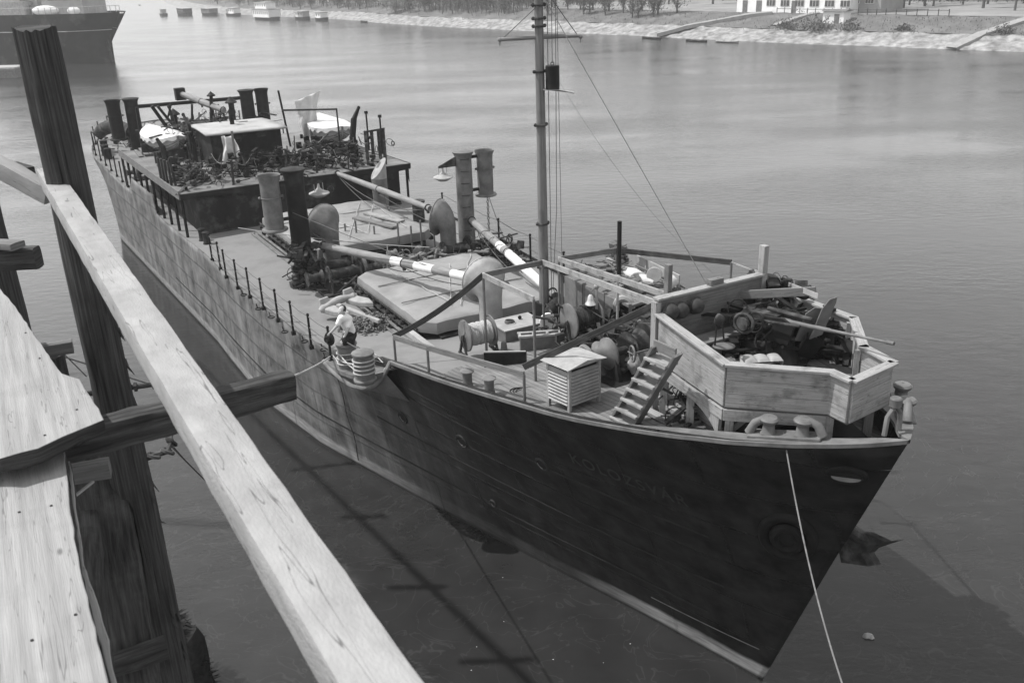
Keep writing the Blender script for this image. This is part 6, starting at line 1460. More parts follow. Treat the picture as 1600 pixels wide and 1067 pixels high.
# steel drums and blocks between the hatches, on the deck
rd = random.Random(6)
for i in range(11):
    s = 16.9 + rd.uniform(0, 1.9); t = -.6 + i * .3 + rd.uniform(-.1, .1); P = W(s, t, zd(s)); ax_ = (SA * rd.uniform(-1, 1) + SP * rd.uniform(.3, 1)).normalized(); r = rd.uniform(.14, .27)
    root = thing('steel_drum', ['drum lying in the row of fittings between the hatches'][0], 'drum', P, 'drums and sheaves between the hatches')
    mb = MB(); c = P + Z * (r + .02 + (.3 if i % 3 == 0 else 0)); mb.lathe(c - ax_ * r, [(0, 0), (r * .5, 0), (r, .02), (r, .05), (r * .8, .08), (r * .8, r * 1.6), (r, r * 1.7), (r, r * 1.8), (0, r * 1.8)], 20, axis=ax_); mb.build('shell', M['rust'], root)
for i, px in enumerate((543, 560, 588, 625, 645, 660, 680)):
    P = at(px, 400 - abs(i - 3) * 2, 3.6); mb = MB(); mb.tube([P, P + Z * (1.05 + .15 * (i % 2))], .035, 6); mb.thing('pipe_post', 'thin upright pipe between the two hatches, number left to right told by its neighbours' if False else ['leftmost thin pipe between the hatches', 'second thin pipe from the left between the hatches', 'third thin pipe from the left between the hatches', 'middle tall thin pipe between the hatches', 'thin pipe just right of the middle one between the hatches', 'sixth thin pipe, near the far cowl', 'last thin pipe, touching the far cowl'][i], 'pipe', M['mid'], 'thin pipes between the hatches')
tangle(W(17.4, .8, zd(17)), 1.1, 2.8, .5, 330, 'rusty fittings heaped between the two hatches', M['rust'], 47)
for i, (a, b) in enumerate((((555, 340), (617, 355)), ((572, 333), (628, 346)))):
    A, B = at(*a, 4.42), at(*b, 4.42); mb = MB(); mb.bar(A, B, .3, .06); mb.thing('loose_plank', ['weathered plank with dark end lying on the after hatch', 'paler plank lying beyond the other on the after hatch'][i], 'plank', M['wood2'] if i == 0 else M['wood'], 'planks on the after hatch', bevel=.005)
P = at(655, 346, 3.55); mb = MB(); mb.lathe(P, [(.24, 0), (.24, .75), (.28, .78), (.28, .85), (0, .87)], 18); mb.build('capstan', M['dark2'], SHIP)

# anchor lying on deck, starboard
P = dk(528, 492, .12); an = thing('deck_anchor', 'large pale stockless anchor lying on deck beside the winch', 'anchor', P)
shd = (at(590, 500, 3.9) - at(530, 482, 3.9)).normalized(); ad_ = Vector((-shd.y, shd.x, 0)); ad_ = ad_ if ad_.x > 0 else -ad_
cr_ = at(528, 478, 4.0)
mb = MB(); mb.bar(cr_, cr_ + shd * 1.75 + Z * -.1, .15, .15, taper=.75); mb.build('shank', M['light'], an, bevel=.02)
e0, e1 = at(500, 486, 3.85), at(558, 463, 4.1)
ed = (e1 - e0); mb = MB(); n = 10; pts = [e0.lerp(e1, i / n) + Z * (.1 * math.sin(math.pi * i / n)) for i in range(n + 1)]; mb.tube(pts, [.07, .13, .09, .1, .12, .13, .12, .1, .09, .13, .07], 12); mb.build('crown', M['light'], an)
for u in (.18, .82):
    b = e0.lerp(e1, u); fd = shd; mb = MB(); nn = Z; w1 = ed.normalized()
    pl = [b - w1 * .16, b + w1 * .16, b + w1 * .2 + fd * .55, b + w1 * .04 + fd * .95, b - w1 * .14 + fd * .55]; mb.prism([p - Z * .09 for p in pl], Z * .16); mb.build('fluke', M['light'], an, bevel=.03)
    mb = MB(); q = b - fd * .02 ; mb.prism([q - w1 * .2, q + w1 * .2, q + w1 * .13 + Z * .3 - fd * .12, q - w1 * .13 + Z * .3 - fd * .12], fd * .06); mb.build('tripping_palm', M['light'], an, bevel=.015)
# chain heap
mb = MB(); c0 = dk(583, 512); rd = random.Random(8)
for i in range(420):
    u, v = rd.gauss(0, .36), rd.gauss(0, .24); rr = math.hypot(u / .8, v / .55)
    if rr > 1.15: continue
    P = c0 + Vector((.98, .2, 0)) * u * 1.25 + Vector((-.2, .98, 0)) * v * 1.3 + Z * (.05 + max(0, .42 * (1 - rr)) * rd.uniform(.6, 1.0))
    ax_ = Vector((rd.gauss(0, 1), rd.gauss(0, 1), rd.gauss(0, 1))).normalized(); mb.torus(P, .068, .02, ax_, 10, 5, .62)
o = mb.build('anchor_chain_heap', M['rust'], base=c0); tag(o, 'heap of heavy rusty anchor chain on deck behind the man', 'chain')

# mooring lines
mb = MB()
for P, zs in ((bollA, (.2, .33, .46)), (bollB, (.22, .32, .42, .52))):
    for z in zs: mb.torus(P + Z * z, .245, .018, Z + SA * .06, 26, 6)
mb.tube(sag(bollA + Z * .3 - SP * .2 + TW * .1, bollB + Z * .45 - SP * .22, .02), .018, 6); mb.tube(sag(bollA + Z * .46 - SP * .2, bollB + Z * .3 - SP * .2, .05), .018, 6)
mb.tube([bollB + Z * .2 + TW * .2, at(592, 592, 4.0), at(603, 575, 4.35)], .03, 6)
A = bollA + Z * .15 - SP * .2; B = hull_at(11.9, 3.62) - SP * .05; C = at(430, 590, 7.6)
mb.tube([A, B], .018, 6); mb.tube(sag(B, at(300, 640, 10.2), .1), .018, 6)
mb.thing('mooring_rope', 'pale rope wound on the two bollards and led to the pier', 'rope', M['rope'], base=bollA)
mb = MB(); A = Pb.lerp(Pa, .55) + Z * .08; B = CAM + _ray(1338, 1130) * (11.0 / FOC); mb.tube(sag(A, B, .35, 24), .012, 6); mb.thing('bow_line', 'taut line running from the bow fairlead down across the hull', 'rope', M['rust'], base=A)
mb = MB(); q = hull_at(12.0, 3.6); mb.tube([hull_at(12.0 + .05 * math.sin(i * 1.3), 3.55 - i * .3) - SP * .05 for i in range(12)], .014, 5); mb.build('hanging_chain', M['dark2'], SHIP)
mb = MB(); [mb.torus(hull_at(11.6, 3.66 - i * .05) , .01, .004, SA, 6, 3) for i in range(2)]

# seated/squatting man on the first bollard
ft = bollA + Z * .75; Y0 = ft.y
def J(cx, cy, d=0.0): return on_y(cx / 6.275 + 450, cy / 6.275 + 450, Y0 + d)
MAN = thing('person', 'man in white short sleeved shirt and dark trousers crouching on the bollard', 'person', ft)
hd = J(530, 228, .0); nk = J(543, 268, .02); ch = J(560, 318, .05); wa = J(600, 400, .14); hp = J(612, 446, .2)
shR, shL = J(520, 292, -.12), J(600, 300, .08)
elR, haR = J(484, 368, -.16), J(424, 432, -.18); elL, haL = J(590, 402, -.12), J(540, 500, -.26)
hR, hL = J(600, 452, .10), J(630, 452, .26); knR, knL = J(552, 512, -.24), J(618, 520, -.16); anR, anL = J(588, 596, .04), J(632, 598, .1)
def capsule(mb, a, b, ra, rb, n=12): mb.tube([a - (b - a).normalized() * ra * .5, a, a.lerp(b, .5), b, b + (b - a).normalized() * rb * .5], [ra * .7, ra, (ra + rb) / 2 * 1.03, rb, rb * .7], n); mb.ball(a, ra, n=12, m=8); mb.ball(b, rb, n=12, m=8)
def remesh(o, vs=.012, sm=4):
    md = o.modifiers.new('Remesh', 'REMESH'); md.mode = 'VOXEL'; md.voxel_size = vs; md.use_smooth_shade = True
    s_ = o.modifiers.new('Smooth', 'SMOOTH'); s_.iterations = sm; s_.factor = .5
mb = MB()
hx = Vector((-.55, -.83, -.1)).normalized(); hy = Vector((.83, -.55, 0)).normalized()      # face direction and its right
mb.ball(hd + Z * .02, .1, (.98, .82, 1.1), 18, 14, X=hx, Y=hy); mb.ball(hd + hx * .03 - Z * .05, .072, (1, .85, 1), 14, 10, X=hx, Y=hy)
mb.bar(hd + hx * .095 + Z * .02, hd + hx * .118 - Z * .022, .022, .022); mb.ball(hd + hx * .112 - Z * .025, .015, n=8, m=6)
for s_ in (-1, 1): mb.ball(hd + hy * .083 * s_ - Z * .01, .026, (.7, .4, 1.1), 10, 8, X=hx, Y=hy); mb.ball(hd + hx * .088 + hy * .032 * s_ + Z * .038, .017, (1, 1.6, .5), 8, 6, X=hx, Y=hy)
mb.ball(hd + hx * .092 - Z * .055, .02, (.6, 1.4, .35), 8, 6, X=hx, Y=hy)
capsule(mb, nk + Z * .02, hd - Z * .05 - hx * .02, .052, .05); capsule(mb, ch, wa, .12, .11); capsule(mb, wa, hp, .11, .12); capsule(mb, shR, shL, .07, .07)
for a, b, c in ((shR, elR, haR), (shL, elL, haL)):
    capsule(mb, a, b, .05, .04); capsule(mb, b, c, .039, .026)
    d = (c - b).normalized(); sd2 = d.cross(Vector((.3, 1, .2))).normalized(); up2 = sd2.cross(d)
    mb.ball(c + d * .045, .042, (1.0, .85, .42), 10, 8, X=d, Y=sd2, zdir=up2)
    for k in range(4):
        o_ = sd2 * (.026 - .0175 * k); L = (.045, .052, .048, .036)[k]; p0 = c + d * .075 + o_; p1 = p0 + d * L * .55 - up2 * .008; p2 = p1 + d * L * .35 - up2 * .028
        mb.tube([p0 - d * .02, p0, p1, p2], [.0095, .0095, .0088, .0075], 8)
    p0 = c + d * .03 + sd2 * .035; mb.tube([c + d * .02 + sd2 * .02, p0 + sd2 * .01, p0 + sd2 * .02 + d * .035 - up2 * .02], [.012, .0105, .009], 8)
for a, b, c in ((hR, knR, anR), (hL, knL, anL)):
    capsule(mb, a, b, .085, .06); capsule(mb, b, c, .055, .04)
    mb.ball(c + Vector((-.07, -.08, .02)), .05, (1, .6, .5), 10, 6, X=Vector((-.7, -.7, 0)), Y=Vector((.7, -.7, 0)))
body = mb.build('body', M['skin'], MAN); remesh(body, .0085, 2)
mb = MB(); capsule(mb, ch + Z * .03, wa, .15, .135, 16); capsule(mb, wa, wa.lerp(hp, .5), .137, .14, 16); capsule(mb, shR + Z * -.01, shL - Z * .01, .085, .085, 14); mb.ball(nk.lerp(ch, .4), .085, n=14, m=10)
for a, b in ((shR, elR), (shL, elL)): capsule(mb, a, a.lerp(b, .72), .075, .07, 12)
sh_ = mb.build('shirt', M['cloth_w'], MAN); remesh(sh_, .011, 3)
mb = MB(); mb.prism([nk + hx * .05 + hy * x - Z * z for x, z in ((-.03, -.0), (.03, -.0), (0, .12))], hx * .02); 
mb = MB(); capsule(mb, hp.lerp(wa, .25), hp, .135, .15, 16); 
for a, b, c in ((hR, knR, anR), (hL, knL, anL)): capsule(mb, a, b, .115, .085, 14); capsule(mb, b, c.lerp(b, .08), .08, .062, 14)
tr_ = mb.build('trousers', M['cloth_d'], MAN); remesh(tr_, .011, 3)
for c in (anR, anL):
    f = Vector((-.75, -.66, 0)).normalized(); mb = MB(); z0 = ft.z + .01; b = Vector((c.x, c.y, z0)); mb.tube([b - f * .07 + Z * .03, b + f * .03 + Z * .04, b + f * .12 + Z * .03, b + f * .17 + Z * .022], [.03, .045, .042, .025], 12); mb.bar(b - f * .08 + Z * .008, b + f * .17 + Z * .008, .075, .016); s2 = mb.build('shoe', M['dark2'], MAN)
mb = MB(); mb.ball(hd + Z * .045 - hx * .018, .104, (.98, .86, 1.02), 18, 12, X=hx, Y=hy, rough=.05)
hair = mb.build('hair', M['hair'], MAN)
bm = bmesh.new(); bm.from_mesh(hair.data); hl = hd - ft
bmesh.ops.delete(bm, geom=[v for v in bm.verts if (v.co - hl).dot(hx) > .045 - max(0, ((v.co - hl).z - .06)) * .9 or (v.co - hl).z < -.035], context='VERTS'); bm.to_mesh(hair.data); bm.free()
# black hat held in his right hand
hc = J(402, 500, -.2); mb = MB(); hn = Vector((-.55, -.8, .1)).normalized(); mb.lathe(hc, [(0, .1), (.07, .095), (.085, .03), (.09, .0), (.16, -.012), (.165, -.02)], 24, axis=hn); mb.thing('felt_hat', 'black felt hat held in the crouching man\'s hand', 'hat', M['black'], thick=.008)
mb = MB(); mb.tube(sag(haL + Vector((0, 0, -.02)), W(9.3, -3.9, 4.5), .05), .014, 6); mb.tube(sag(W(9.3, -3.9, 4.5), W(8.8, -3.9, 4.46), 0), .014, 6); mb.thing('hand_line', 'thin pale line running from the man\'s hand to the bulwark', 'rope', M['rope'])
# ---------------------------------------------------------------- timber pier in the foreground
def rough_beam(mb, A, B, w_, h_, seg=26, amp=.008, up=Z, seed=0, mi=0, chips=()):
    d = (B - A).normalized(); x = d.cross(up).normalized(); y = x.cross(d); L = (B - A).length; rd = random.Random(seed)
    cs = []; m_ = 5
    for i in range(m_): cs.append((-1 + 2 * i / m_, 1))
    for i in range(m_): cs.append((1, 1 - 2 * i / m_))
    for i in range(m_): cs.append((1 - 2 * i / m_, -1))
    for i in range(m_): cs.append((-1, -1 + 2 * i / m_))
    n = len(cs); vs = []; per = []
    a = 0
    for i, c in enumerate(cs): per.append(a); a += (w_ if (i // m_) % 2 == 0 else h_) / m_
    for i in range(seg + 1):
        p = A + d * (L * i / seg)
        for (a_, b_) in cs:
            ch = 1.0
            if abs(a_) > .99 and abs(b_) > .99: ch = .95
            q = p + x * (a_ * w_ / 2 * ch) + y * (b_ * h_ / 2 * ch)
            nn = noise.noise(q * 6 + Vector((seed, 0, 0))) * amp + noise.noise(q * 25) * amp * .4
            if abs(a_) > .9 and b_ > .9: nn -= abs(noise.noise(Vector((L * i / seg * 3.5, seed, a_)))) * amp * 2.0
            q += (x * a_ + y * b_).normalized() * nn; vs.append(q)
    fs = []; uvs = []; r = rd.uniform(0, 40)
    for i in range(seg):
        for k in range(n):
            k2 = (k + 1) % n; fs.append((i * n + k, i * n + k2, (i + 1) * n + k2, (i + 1) * n + k)); u0, u1 = L * i / seg, L * (i + 1) / seg; v0 = per[k]; v1 = per[k2] if k2 else a
            uvs.append([(r + u0, r + v0), (r + u0, r + v1), (r + u1, r + v1), (r + u1, r + v0)])
    fs += [list(range(n))[::-1], [seg * n + k for k in range(n)]]; uvs += [[(r + 20 + c[0] * w_, c[1] * h_) for c in cs][::-1], [(r + 25 + c[0] * w_, c[1] * h_) for c in cs]]
    mb.add(vs, fs, uvs, True, mi)
# sun bleached hand rail
ZR = 11.86
R0, R1 = at(73, 262, ZR), at(612, 1090, ZR)
mb = MB(); R2 = R1 + (R1 - R0).normalized() * .35; rough_beam(mb, R0 - Z * .055, R2 - Z * .055, .132, .11, 90, .0035, seed=1)
# split-off step on the left face
dr = (R1 - R0).normalized(); sxr = dr.cross(Z)
HR = mb.thing('pier_hand_rail', 'long sun bleached timber hand rail crossing the foreground diagonally', 'rail', M['beam'], base=R0)
mb = MB(); rough_beam(mb, at(-30, 245, 11.95), at(80, 305, 11.72), .11, .12, 16, .005, seed=4); mb.thing('pier_hand_rail', 'pale beam entering from the left edge to meet the hand rail end', 'rail', M['beam'], base=R0)
mb = MB(); mb.bar(at(20, 262, 11.8), at(46, 270, 11.8), .08, .07); mb.thing('beam_end', 'dark timber end peeping behind the pale beam joint', 'timber', M['woodd'])
# tall pile
def pile(P, z0, z1, r0, r1, label, mt, seed=0, name='timber_pile', lean=Vector((0, 0, 0))):
    rd = random.Random(seed); mb = MB(); n = 28; K = 60; vs = []
    for i in range(K + 1):
        u = i / K; z = z0 + (z1 - z0) * u; r = r0 + (r1 - r0) * u
        for k in range(n):
            a = 2 * math.pi * k / n; g = noise.noise(Vector((math.cos(a) * 2.2, math.sin(a) * 2.2, z * .35 + seed)))
            g2 = noise.noise(Vector((math.cos(a) * 7, math.sin(a) * 7, z * 1.2 + seed)))
            rr = r * (1 + .12 * g + .09 * g2 + .05 * noise.noise(Vector((a * 3, z * 6, seed))))
            for ca in (.9, 3.3, 4.9):
                da = (a - ca - .12 * math.sin(z * .7 + ca)) % (2 * math.pi); da = min(da, 2 * math.pi - da); rr -= r * .24 * math.exp(-(da / .07) ** 2)
            vs.append(P + lean * u + Vector((math.cos(a) * rr, math.sin(a) * rr, z + (.03 * g2 if i == K else 0))))
    fs = [(i * n + k, i * n + (k + 1) % n, (i + 1) * n + (k + 1) % n, (i + 1) * n + k) for i in range(K) for k in range(n)]
    uvs = [[((i + (1 if c in (2, 3) else 0)) * (z1 - z0) / K, (k + (1 if c in (1, 2) else 0)) * .06) for c in range(4)] for i in range(K) for k in range(n)]
    fs.append([K * n + k for k in range(n)]); uvs.append(None); mb.add(vs, fs, uvs, True)
    for j in range(46):   # bark splinters
        z = rd.uniform(z0 + (z1 - z0) * .2, z0 + (z1 - z0) * .9); a = rd.choice((2.9, 3.3, -.1, .3, -.5, -1.5)); u = (z - z0) / (z1 - z0); r = r0 + (r1 - r0) * u; b = P + lean * u + Vector((math.cos(a) * r * .95, math.sin(a) * r * .95, z)); o = Vector((math.cos(a), math.sin(a), 0))
        mb.tube([b, b + o * .012 + Z * -.06, b + o * rd.uniform(.02, .05) - Z * rd.uniform(.08, .14)], [.012, .008, .002], 4)
    return mb.thing(name, label, 'pile', mt, base=P + Z * z0)
M['pile'] = mat('weathered_pile_wood', .02, .085, 5, .92, 1.0, 14, stretch=(.35, 5, 1), coord='UV', stain=.4, stain_val=.02, stain_scale=3)
PP = at(186, 662, 10.2); PP.z = 0
tp_ = rise(PP, 44)
pile(PP, -1.0, tp_.z, .175, .112, 'tall rough round pile rising at the left with a sawn top', M['pile'], 3)
# lower cross beam that passes in front of the pile
mb = MB(); CB0, CB1 = at(-60, 712, 10.82), at(452, 582, 10.72); rough_beam(mb, CB0 - Z * .08, CB1 - Z * .08, .15, .17, 40, .012, seed=7); mb.thing('cross_beam', 'dark rough cross beam jutting out over the water under the hand rail', 'beam', M['woodp'] if 'woodp' in M else M['pile'], base=CB0)
# plank decks
M['pplank'] = mat('bleached_pier_plank', .19, .30, 4, .85, .4, 30, stretch=(.25, 6, 1), coord='UV', stain=.4, stain_val=.16, stain_scale=3, crack=.5)
def slab(pts, z, th, label, seed, mt=None):
    P = [at(x, y, z) for x, y in pts]; mb = MB()
    # ragged edge: subdivide
    Q = []
    rd = random.Random(seed)
    for a, b in zip(P, P[1:] + P[:1]):
        k = max(1, int((b - a).length / .07)); 
        for i in range(k): q = a.lerp(b, i / k); Q.append(q + Vector((rd.gauss(0, .0022), rd.gauss(0, .0022), 0)))
    n = len(Q); vs = [q.copy() for q in Q] + [q - Z * th + Vector((rd.gauss(0, .002), rd.gauss(0, .002), rd.gauss(0, .004))) for q in Q]
    e = (at(120, 900, z) - at(40, 520, z)).normalized(); g = Z.cross(e)
    uvf = lambda p: (p.dot(e), p.dot(g)); fs = [list(range(n))[::-1], list(range(n, 2 * n))] + [(i, (i + 1) % n, n + (i + 1) % n, n + i) for i in range(n)]
    mb.add(vs, fs, [[uvf(vs[k]) for k in f] for f in fs[:2]] + [[(i * .07, 0), (i * .07 + .07, 0), (i * .07 + .07, th), (i * .07, th)] for i in range(n)], False)
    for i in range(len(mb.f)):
        if i >= 2 or i == 1: mb.mi[i] = 1  # edges and underside darker: weathered end grain plus shade put into the colour
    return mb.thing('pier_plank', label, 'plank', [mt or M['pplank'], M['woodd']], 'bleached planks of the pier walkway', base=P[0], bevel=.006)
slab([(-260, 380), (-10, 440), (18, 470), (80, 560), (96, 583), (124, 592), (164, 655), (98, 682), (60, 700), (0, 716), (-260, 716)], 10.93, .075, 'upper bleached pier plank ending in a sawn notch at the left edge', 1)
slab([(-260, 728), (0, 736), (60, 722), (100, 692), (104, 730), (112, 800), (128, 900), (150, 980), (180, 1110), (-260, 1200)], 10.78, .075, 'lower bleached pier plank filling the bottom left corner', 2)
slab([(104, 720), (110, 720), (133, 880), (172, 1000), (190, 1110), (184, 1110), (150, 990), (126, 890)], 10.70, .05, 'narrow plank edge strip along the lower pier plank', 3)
for i, (x, y, z_) in enumerate(((40, 520, 10.93), (62, 560, 10.93), (120, 640, 10.93), (70, 680, 10.93), (30, 800, 10.78), (80, 790, 10.78), (118, 960, 10.78), (50, 1000, 10.78))):
    P = at(x, y, z_ + .001); mb = MB(); mb.cyl(P - Z * .01, .006, .013, 10); mb.thing('nail', 'rusty nail head in the bleached planks of the pier', 'nail', M['dark2'], 'nails in the pier planks')
# left posts and stub beams
PL = at(30, 520, 9.9); PL.z = 0; tl_z = rise(PL, 285).z
pile(PL, -1, tl_z, .16, .10, 'second pile at the far left edge behind the planks', M['pile'], 9)
mb = MB(); rough_beam(mb, at(-80, 408, 11.0), at(60, 402, 11.0), .14, .17, 16, .01, seed=12); mb.thing('cross_beam', 'short dark beam end bolted to the far left pile', 'beam', M['pile'])
mb = MB(); rough_beam(mb, at(-80, 375, 11.13), at(28, 384, 11.13), .14, .05, 12, .004, seed=13); mb.thing('pier_plank', 'thin pale plank lying on the far left beam end', 'plank', M['wood2'])
mb = MB(); rough_beam(mb, at(60, 549, 10.6), at(114, 540, 10.6), .08, .09, 8, .004, seed=14); mb.thing('beam_end', 'small square beam end below the notch of the upper plank', 'beam', M['wood2'])
mb = MB(); mb.bar(at(84, 556, 10.5), at(84, 556, 10.5) - Z * .2, .1, .1); mb.thing('timber_block', 'dark block hanging under the small square beam end', 'timber', M['woodd'])
mb = MB(); rough_beam(mb, at(90, 745, 10.3), at(172, 730, 10.3), .1, .1, 10, .006, seed=15); mb.thing('cross_beam', 'short weathered beam between lower plank and tall pile', 'beam', M['wood2'])
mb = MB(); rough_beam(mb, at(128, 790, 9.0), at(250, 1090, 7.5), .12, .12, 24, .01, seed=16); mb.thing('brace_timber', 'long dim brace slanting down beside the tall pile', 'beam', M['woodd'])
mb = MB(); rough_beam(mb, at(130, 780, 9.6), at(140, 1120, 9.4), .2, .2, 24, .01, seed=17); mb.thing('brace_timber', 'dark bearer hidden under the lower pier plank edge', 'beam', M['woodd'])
mb = MB(); rough_beam(mb, at(160, 1045, 9.0), at(260, 1010, 9.0), .12, .12, 10, .01, seed=18); mb.thing('cross_beam', 'dim cross beam low beside the tall pile foot', 'beam', M['woodd'])
mb = MB(); mb.bar(at(108, 782, 10.5), at(146, 752, 10.5), .012, .012); mb.thing('nail_bar', 'thin bright iron bar between plank and pile', 'bar', M['light'])
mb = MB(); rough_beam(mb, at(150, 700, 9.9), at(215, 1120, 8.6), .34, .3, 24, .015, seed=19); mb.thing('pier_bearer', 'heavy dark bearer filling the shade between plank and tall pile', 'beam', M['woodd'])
mb = MB(); rough_beam(mb, at(118, 760, 9.3), at(235, 1060, 8.3), .10, .10, 24, .01, seed=20); mb.thing('brace_timber', 'thin weathered diagonal brace under the lower plank', 'beam', M['wood2'])
# iron rods, wires and chain near the pile
mb = MB(); a, b = at(132, 616, 9.0), at(242, 600, 9.0); mb.tube([a, b], .03, 8); [mb.cyl(a.lerp(b, u), .05, .03, 8, axis=(b - a)) for u in (.62, .7, .96)]; mb.thing('tie_rod', 'iron tie rod with nuts behind the tall pile', 'rod', M['dark2'])
mb = MB(); mb.tube([at(95, 548, 9.5), at(135, 588, 9.0)], .008, 4); mb.tube([at(95, 556, 9.5), at(240, 602, 9.0)], .008, 4); mb.thing('guy_wire', 'two thin wires running from the planks to the tie rod', 'wire', M['wire'])
mb = MB(); pts = [at(263, 675, 9), at(268, 690, 9), at(262, 705, 9), at(240, 712, 9), at(218, 720, 9)]; mb.tube(pts, .025, 6); [mb.torus(p, .05, .02, Vector((1, 1, i)), 10, 5) for i, p in enumerate(pts)]; mb.thing('iron_hook', 'bent iron hook hanging under the cross beam', 'hook', M['dark2'])
mb = MB(); mb.tube([at(262, 690, 9), at(290, 720, 6), at(335, 765, 3)], .014, 4); mb.thing('guy_wire', 'thin line slanting from the iron hook down to the water', 'wire', M['wire'])
# mossy stub at the waterline below the pile
sp_ = at(262, 1080, 0)
mb = MB(); mb.ball(sp_ + Vector((-.2, 0, -.2)), 1.0, (1.05, .9, 2.3), 30, 24, rough=.35); M['moss'] = mat('dark_wet_moss', .012, .03, 8, .9, 1, 12)
rd = random.Random(2)
for i in range(900):
    a = rd.uniform(0, 6.28); z = rd.uniform(-.2, 1.9); r = 1.0 * math.sqrt(max(0, 1 - (z / 2.1) ** 2)) * 1.02; p = sp_ + Vector((-.2 + r * math.cos(a), r * .88 * math.sin(a), z)); mb.tube([p, p + Vector((math.cos(a), math.sin(a), .2)) * rd.uniform(.05, .2)], [.02, .004], 3)
mb.thing('mossy_pile_stub', 'dark weed covered pile stub at the water under the pier', 'pile', M['moss'], base=sp_)
# loading gantry further left, out of the picture, that throws the barred shadow on the water
_sh = Vector((-sd.x, -sd.y, 0)) / sd.z
def caster(px, py, z): return at(px, py, 0) - _sh * z + Z * z
GA, GB = caster(345, 690, 17.0), caster(640, 1100, 17.0)
gd = (GB - GA).normalized(); GA2, GB2 = GA - gd * 6, GB + gd * 4; gsd = Vector((-gd.y, gd.x, 0)); gsd = gsd if gsd.x < 0 else -gsd
GR = thing('loading_gantry', 'timber loading gantry beside the pier, seen only by its barred shadow', 'gantry', Vector((GA2.x, GA2.y, 0)))
mb = MB(); mb.bar(GA2, GB2, .95, .15); mb.build('walkway', M['wood2'], GR)
HA, HB = caster(385, 640, 18.0), caster(800, 1040, 18.0); hd_ = (HB - HA).normalized()
mb = MB(); mb.bar(HA - hd_ * 5, HB + hd_ * 4, .13, .13); mb.build('hand_rail', M['wood2'], GR)
for (a_, b_) in (((455, 735), (560, 722)), ((535, 808), (602, 806)), ((610, 918), (695, 916)), ((720, 1034), (830, 1030))):
    mb = MB(); mb.bar(caster(*a_, 17.8), caster(*b_, 17.8), .16, .16); mb.build('cross_bar', M['wood2'], GR)
for u in (0, .5, 1):
    q = GA2.lerp(GB2, u) + gsd * .3; mb = MB(); mb.bar(Vector((q.x, q.y, -1)), q, .3, .3); mb.build('support_post', M['wood2'], GR)
# ---------------------------------------------------------------- second ship at upper left
MS0 = at(176, 97, 0); mdir = Vector((-1, .32, 0)).normalized(); msd = Vector((mdir.y, -mdir.x, 0)); msd = msd if msd.y < 0 else -msd
MS = thing('moored_ship', 'hazy dark cargo ship seen stern on beyond the tall pile', 'ship', MS0)
def mhull(u, v, side):
    x = 46 * u; z = -.5 + 8.3 * v; zt = v
    over = (-1.2 * max(0, (z - 3.2)) / 1.5 if z > 3.2 else 0) * math.exp(-x / 5)
    b = 4.8 * min(1, (x / (3.0 + 6 * (1 - v) ** 1.4) + .02)) ** .55 if x < 12 else 4.8
    return MS0 + mdir * (x + over) + msd * (side * b) + Z * (z if not (x > 14 and v > .75) else z)
mb = MB(); 
for side in (-1, 1): mb.grid(lambda u, v: mhull(u ** 1.6, v, side), 44, 16, uvfn=lambda u, v: (u * 30, v * 8))
M['mhull'] = mat('distant_hull_paint', .005, .018, .5, .7, stain=.4, stain_val=.14, stain_scale=.25)
mb.build('hull', M['mhull'], MS)
mb = MB(); mb.grid(lambda u, v: mhull(u ** 1.6, .97, -1).lerp(mhull(u ** 1.6, .97, 1), v), 44, 4); mb.build('deck', M['light'], MS)
mb = MB(); mb.tube([mhull((i / 30) ** 1.6, .68, 1) + msd * .03 for i in range(31)], .07, 6, False); mb.tube([mhull((i / 30) ** 1.6, .68, -1) - msd * .03 for i in range(31)], .07, 6, False); mb.build('rubbing_band', M['light'], MS)
mb = MB(); mb.tube([mhull((i / 12) ** 1.6 * .25, .86, 1) + msd * .04 for i in range(13)], .45, 6, False); 
mb = MB(); P = MS0 + mdir * -.2; mb.prism([P + mdir * -.2, P + mdir * 1.4, P + mdir * 1.6 + Z * 3.2, P + mdir * .2 + Z * 3.6], msd * .25); mb.build('rudder', M['dark2'], MS)
def mbox(x, y, z, l, b, h, mt, nm): mb = MB(); mb.box(MS0 + mdir * x + msd * y + Z * z, l, b, h, mdir, msd); return mb.build(nm, M[mt], MS)
[mbox(x, 2.42, 5.3, .5, .1, .5, 'light', 'port_light') for x in (3, 9, 13, 17, 21)]
mbox(11.5, 1.6, 7.6, 3, 1.6, 1.6, 'mid', 'deck_house'); mbox(13.5, -1, 7.6, 4, 5, 3.2, 'plasterg', 'engine_house')
mbox(5.5, 0, 7.6, 8, 5.5, 2.2, 'plasterg', 'stern_house'); mbox(6, 0, 9.8, 5.5, 4.5, .15, 'dark2', 'house_roof'); mbox(18, 0, 7.4, 11, 7, 2.4, 'light', 'midship_house'); mbox(17, 0, 9.8, 6, 5, 2.4, 'light', 'bridge_house'); mbox(32, 0, 7.2, 10, 6, 1.2, 'mid', 'hatch')
for x, r, h in ((14, 1.0, 5.5),): mb = MB(); mb.cyl(MS0 + mdir * x + Z * 9, r, h, 20); mb.build('funnel', M['dark2'], MS)
for x, y in ((2.5, -1), (3.2, 1.5), (10, 0), (24, 0), (29, 1)): mb = MB(); mb.tube([MS0 + mdir * x + msd * y + Z * 7.5, MS0 + mdir * x + msd * y + Z * (11 if x < 9 else 18)], .14 if x > 9 else .3, 8); mb.build('mast' if x > 9 else 'ventilator', M['dark2'], MS)
mb = MB(); 
for k in range(26): P = mhull((k / 26) ** 1.6 * .6, 1, 1); mb.tube([P, P + Z * 1], .05, 4)
mb.tube([mhull((i / 30) ** 1.6 * .6, 1, 1) + Z * 1 for i in range(31)], .04, 4, False); mb.build('rail', M['light'], MS)
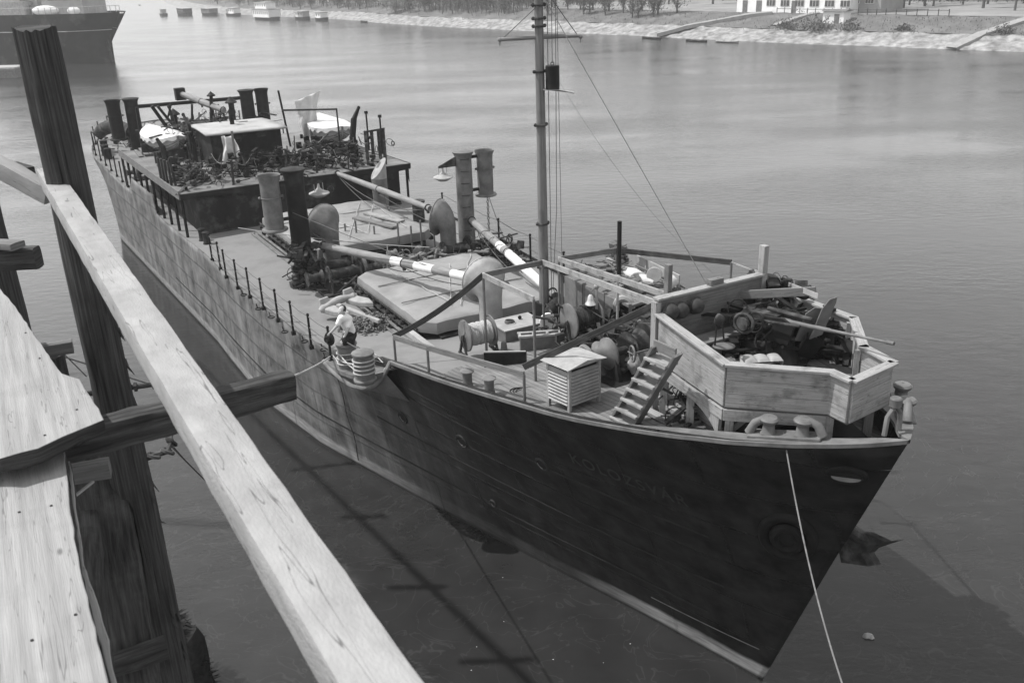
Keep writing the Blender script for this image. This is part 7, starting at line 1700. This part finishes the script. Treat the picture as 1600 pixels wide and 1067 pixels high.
mb = MB(); C = MS0 + mdir * 9 + msd * 2.6 + Z * 8.3
mb.ball(C, 1.0, (2.8, 1, .8), 20, 10, X=mdir, Y=msd); mb.thing('lifeboat', 'white lifeboat on the hazy ship at upper left', 'lifeboat', M['white'], 'far lifeboats')
mb = MB(); mb.ball(MS0 + mdir * 3.4 + msd * 2.4 + Z * 8.2, .7, (2.2, 1, 1), 16, 8, X=mdir, Y=msd); mb.thing('covered_raft', 'white covered raft at the stern rail of the hazy ship', 'raft', M['white'])
P = at(5, 122, 0); pt_ = thing('pontoon', 'low pale pontoon below the hazy ship at the left edge', 'pontoon', P)
mb = MB(); mb.box(P + Vector((-6, 2.5, -.3)), 17, 4.5, 1.6, Vector((1, -.1, 0)).normalized(), Vector((.1, 1, 0)).normalized()); mb.build('hull', M['mid'], pt_, bevel=.1); mb = MB(); mb.box(P + Vector((-6, 2.5, 1.3)), 16.6, 4.2, .12, Vector((1, -.1, 0)).normalized(), Vector((.1, 1, 0)).normalized()); mb.build('deck', M['light'], pt_)
# floating bottle / debris
P = at(1356, 993, .02); mb = MB(); mb.ball(P, .10, (1.1, .7, .6), 14, 8, rough=.35); mb.ball(P + Vector((.06, -.05, 0)), .06, (1, .9, .5), 10, 6, rough=.3); mb.thing('floating_debris', 'small pale lump of debris floating right of the bow', 'debris', M['light'])
rd = random.Random(12); mb = MB()
for i in range(9):
    P = at(rd.uniform(700, 1300), rd.uniform(900, 1060), .012); mb.ball(P, rd.uniform(.006, .012), (1.6, 1, .4), 6, 4)
o = mb.build('floating_specks', M['canvas']); tag(o, 'tiny pale specks floating on the water by the bow', 'debris', kind='stuff')
# haze
mb = MB(); mb.box(Vector((0, 300, -1.6)), 1800, 840, 62, Vector((1, 0, 0)), Vector((0, 1, 0)))
hz = bpy.data.materials.new('haze'); hz.use_nodes = True; nt = hz.node_tree; nt.nodes.clear(); o_ = N(nt, 'ShaderNodeOutputMaterial'); pv = N(nt, 'ShaderNodeVolumePrincipled'); pv.inputs['Color'].default_value = (.95, .95, .95, 1); pv.inputs['Density'].default_value = .0006; pv.inputs['Anisotropy'].default_value = .35
nt.links.new(pv.outputs[0], o_.inputs['Volume'])
if HAZE:
    o = mb.build('haze', hz); o['kind'] = 'stuff'; o['label'] = 'thin even haze over the river'
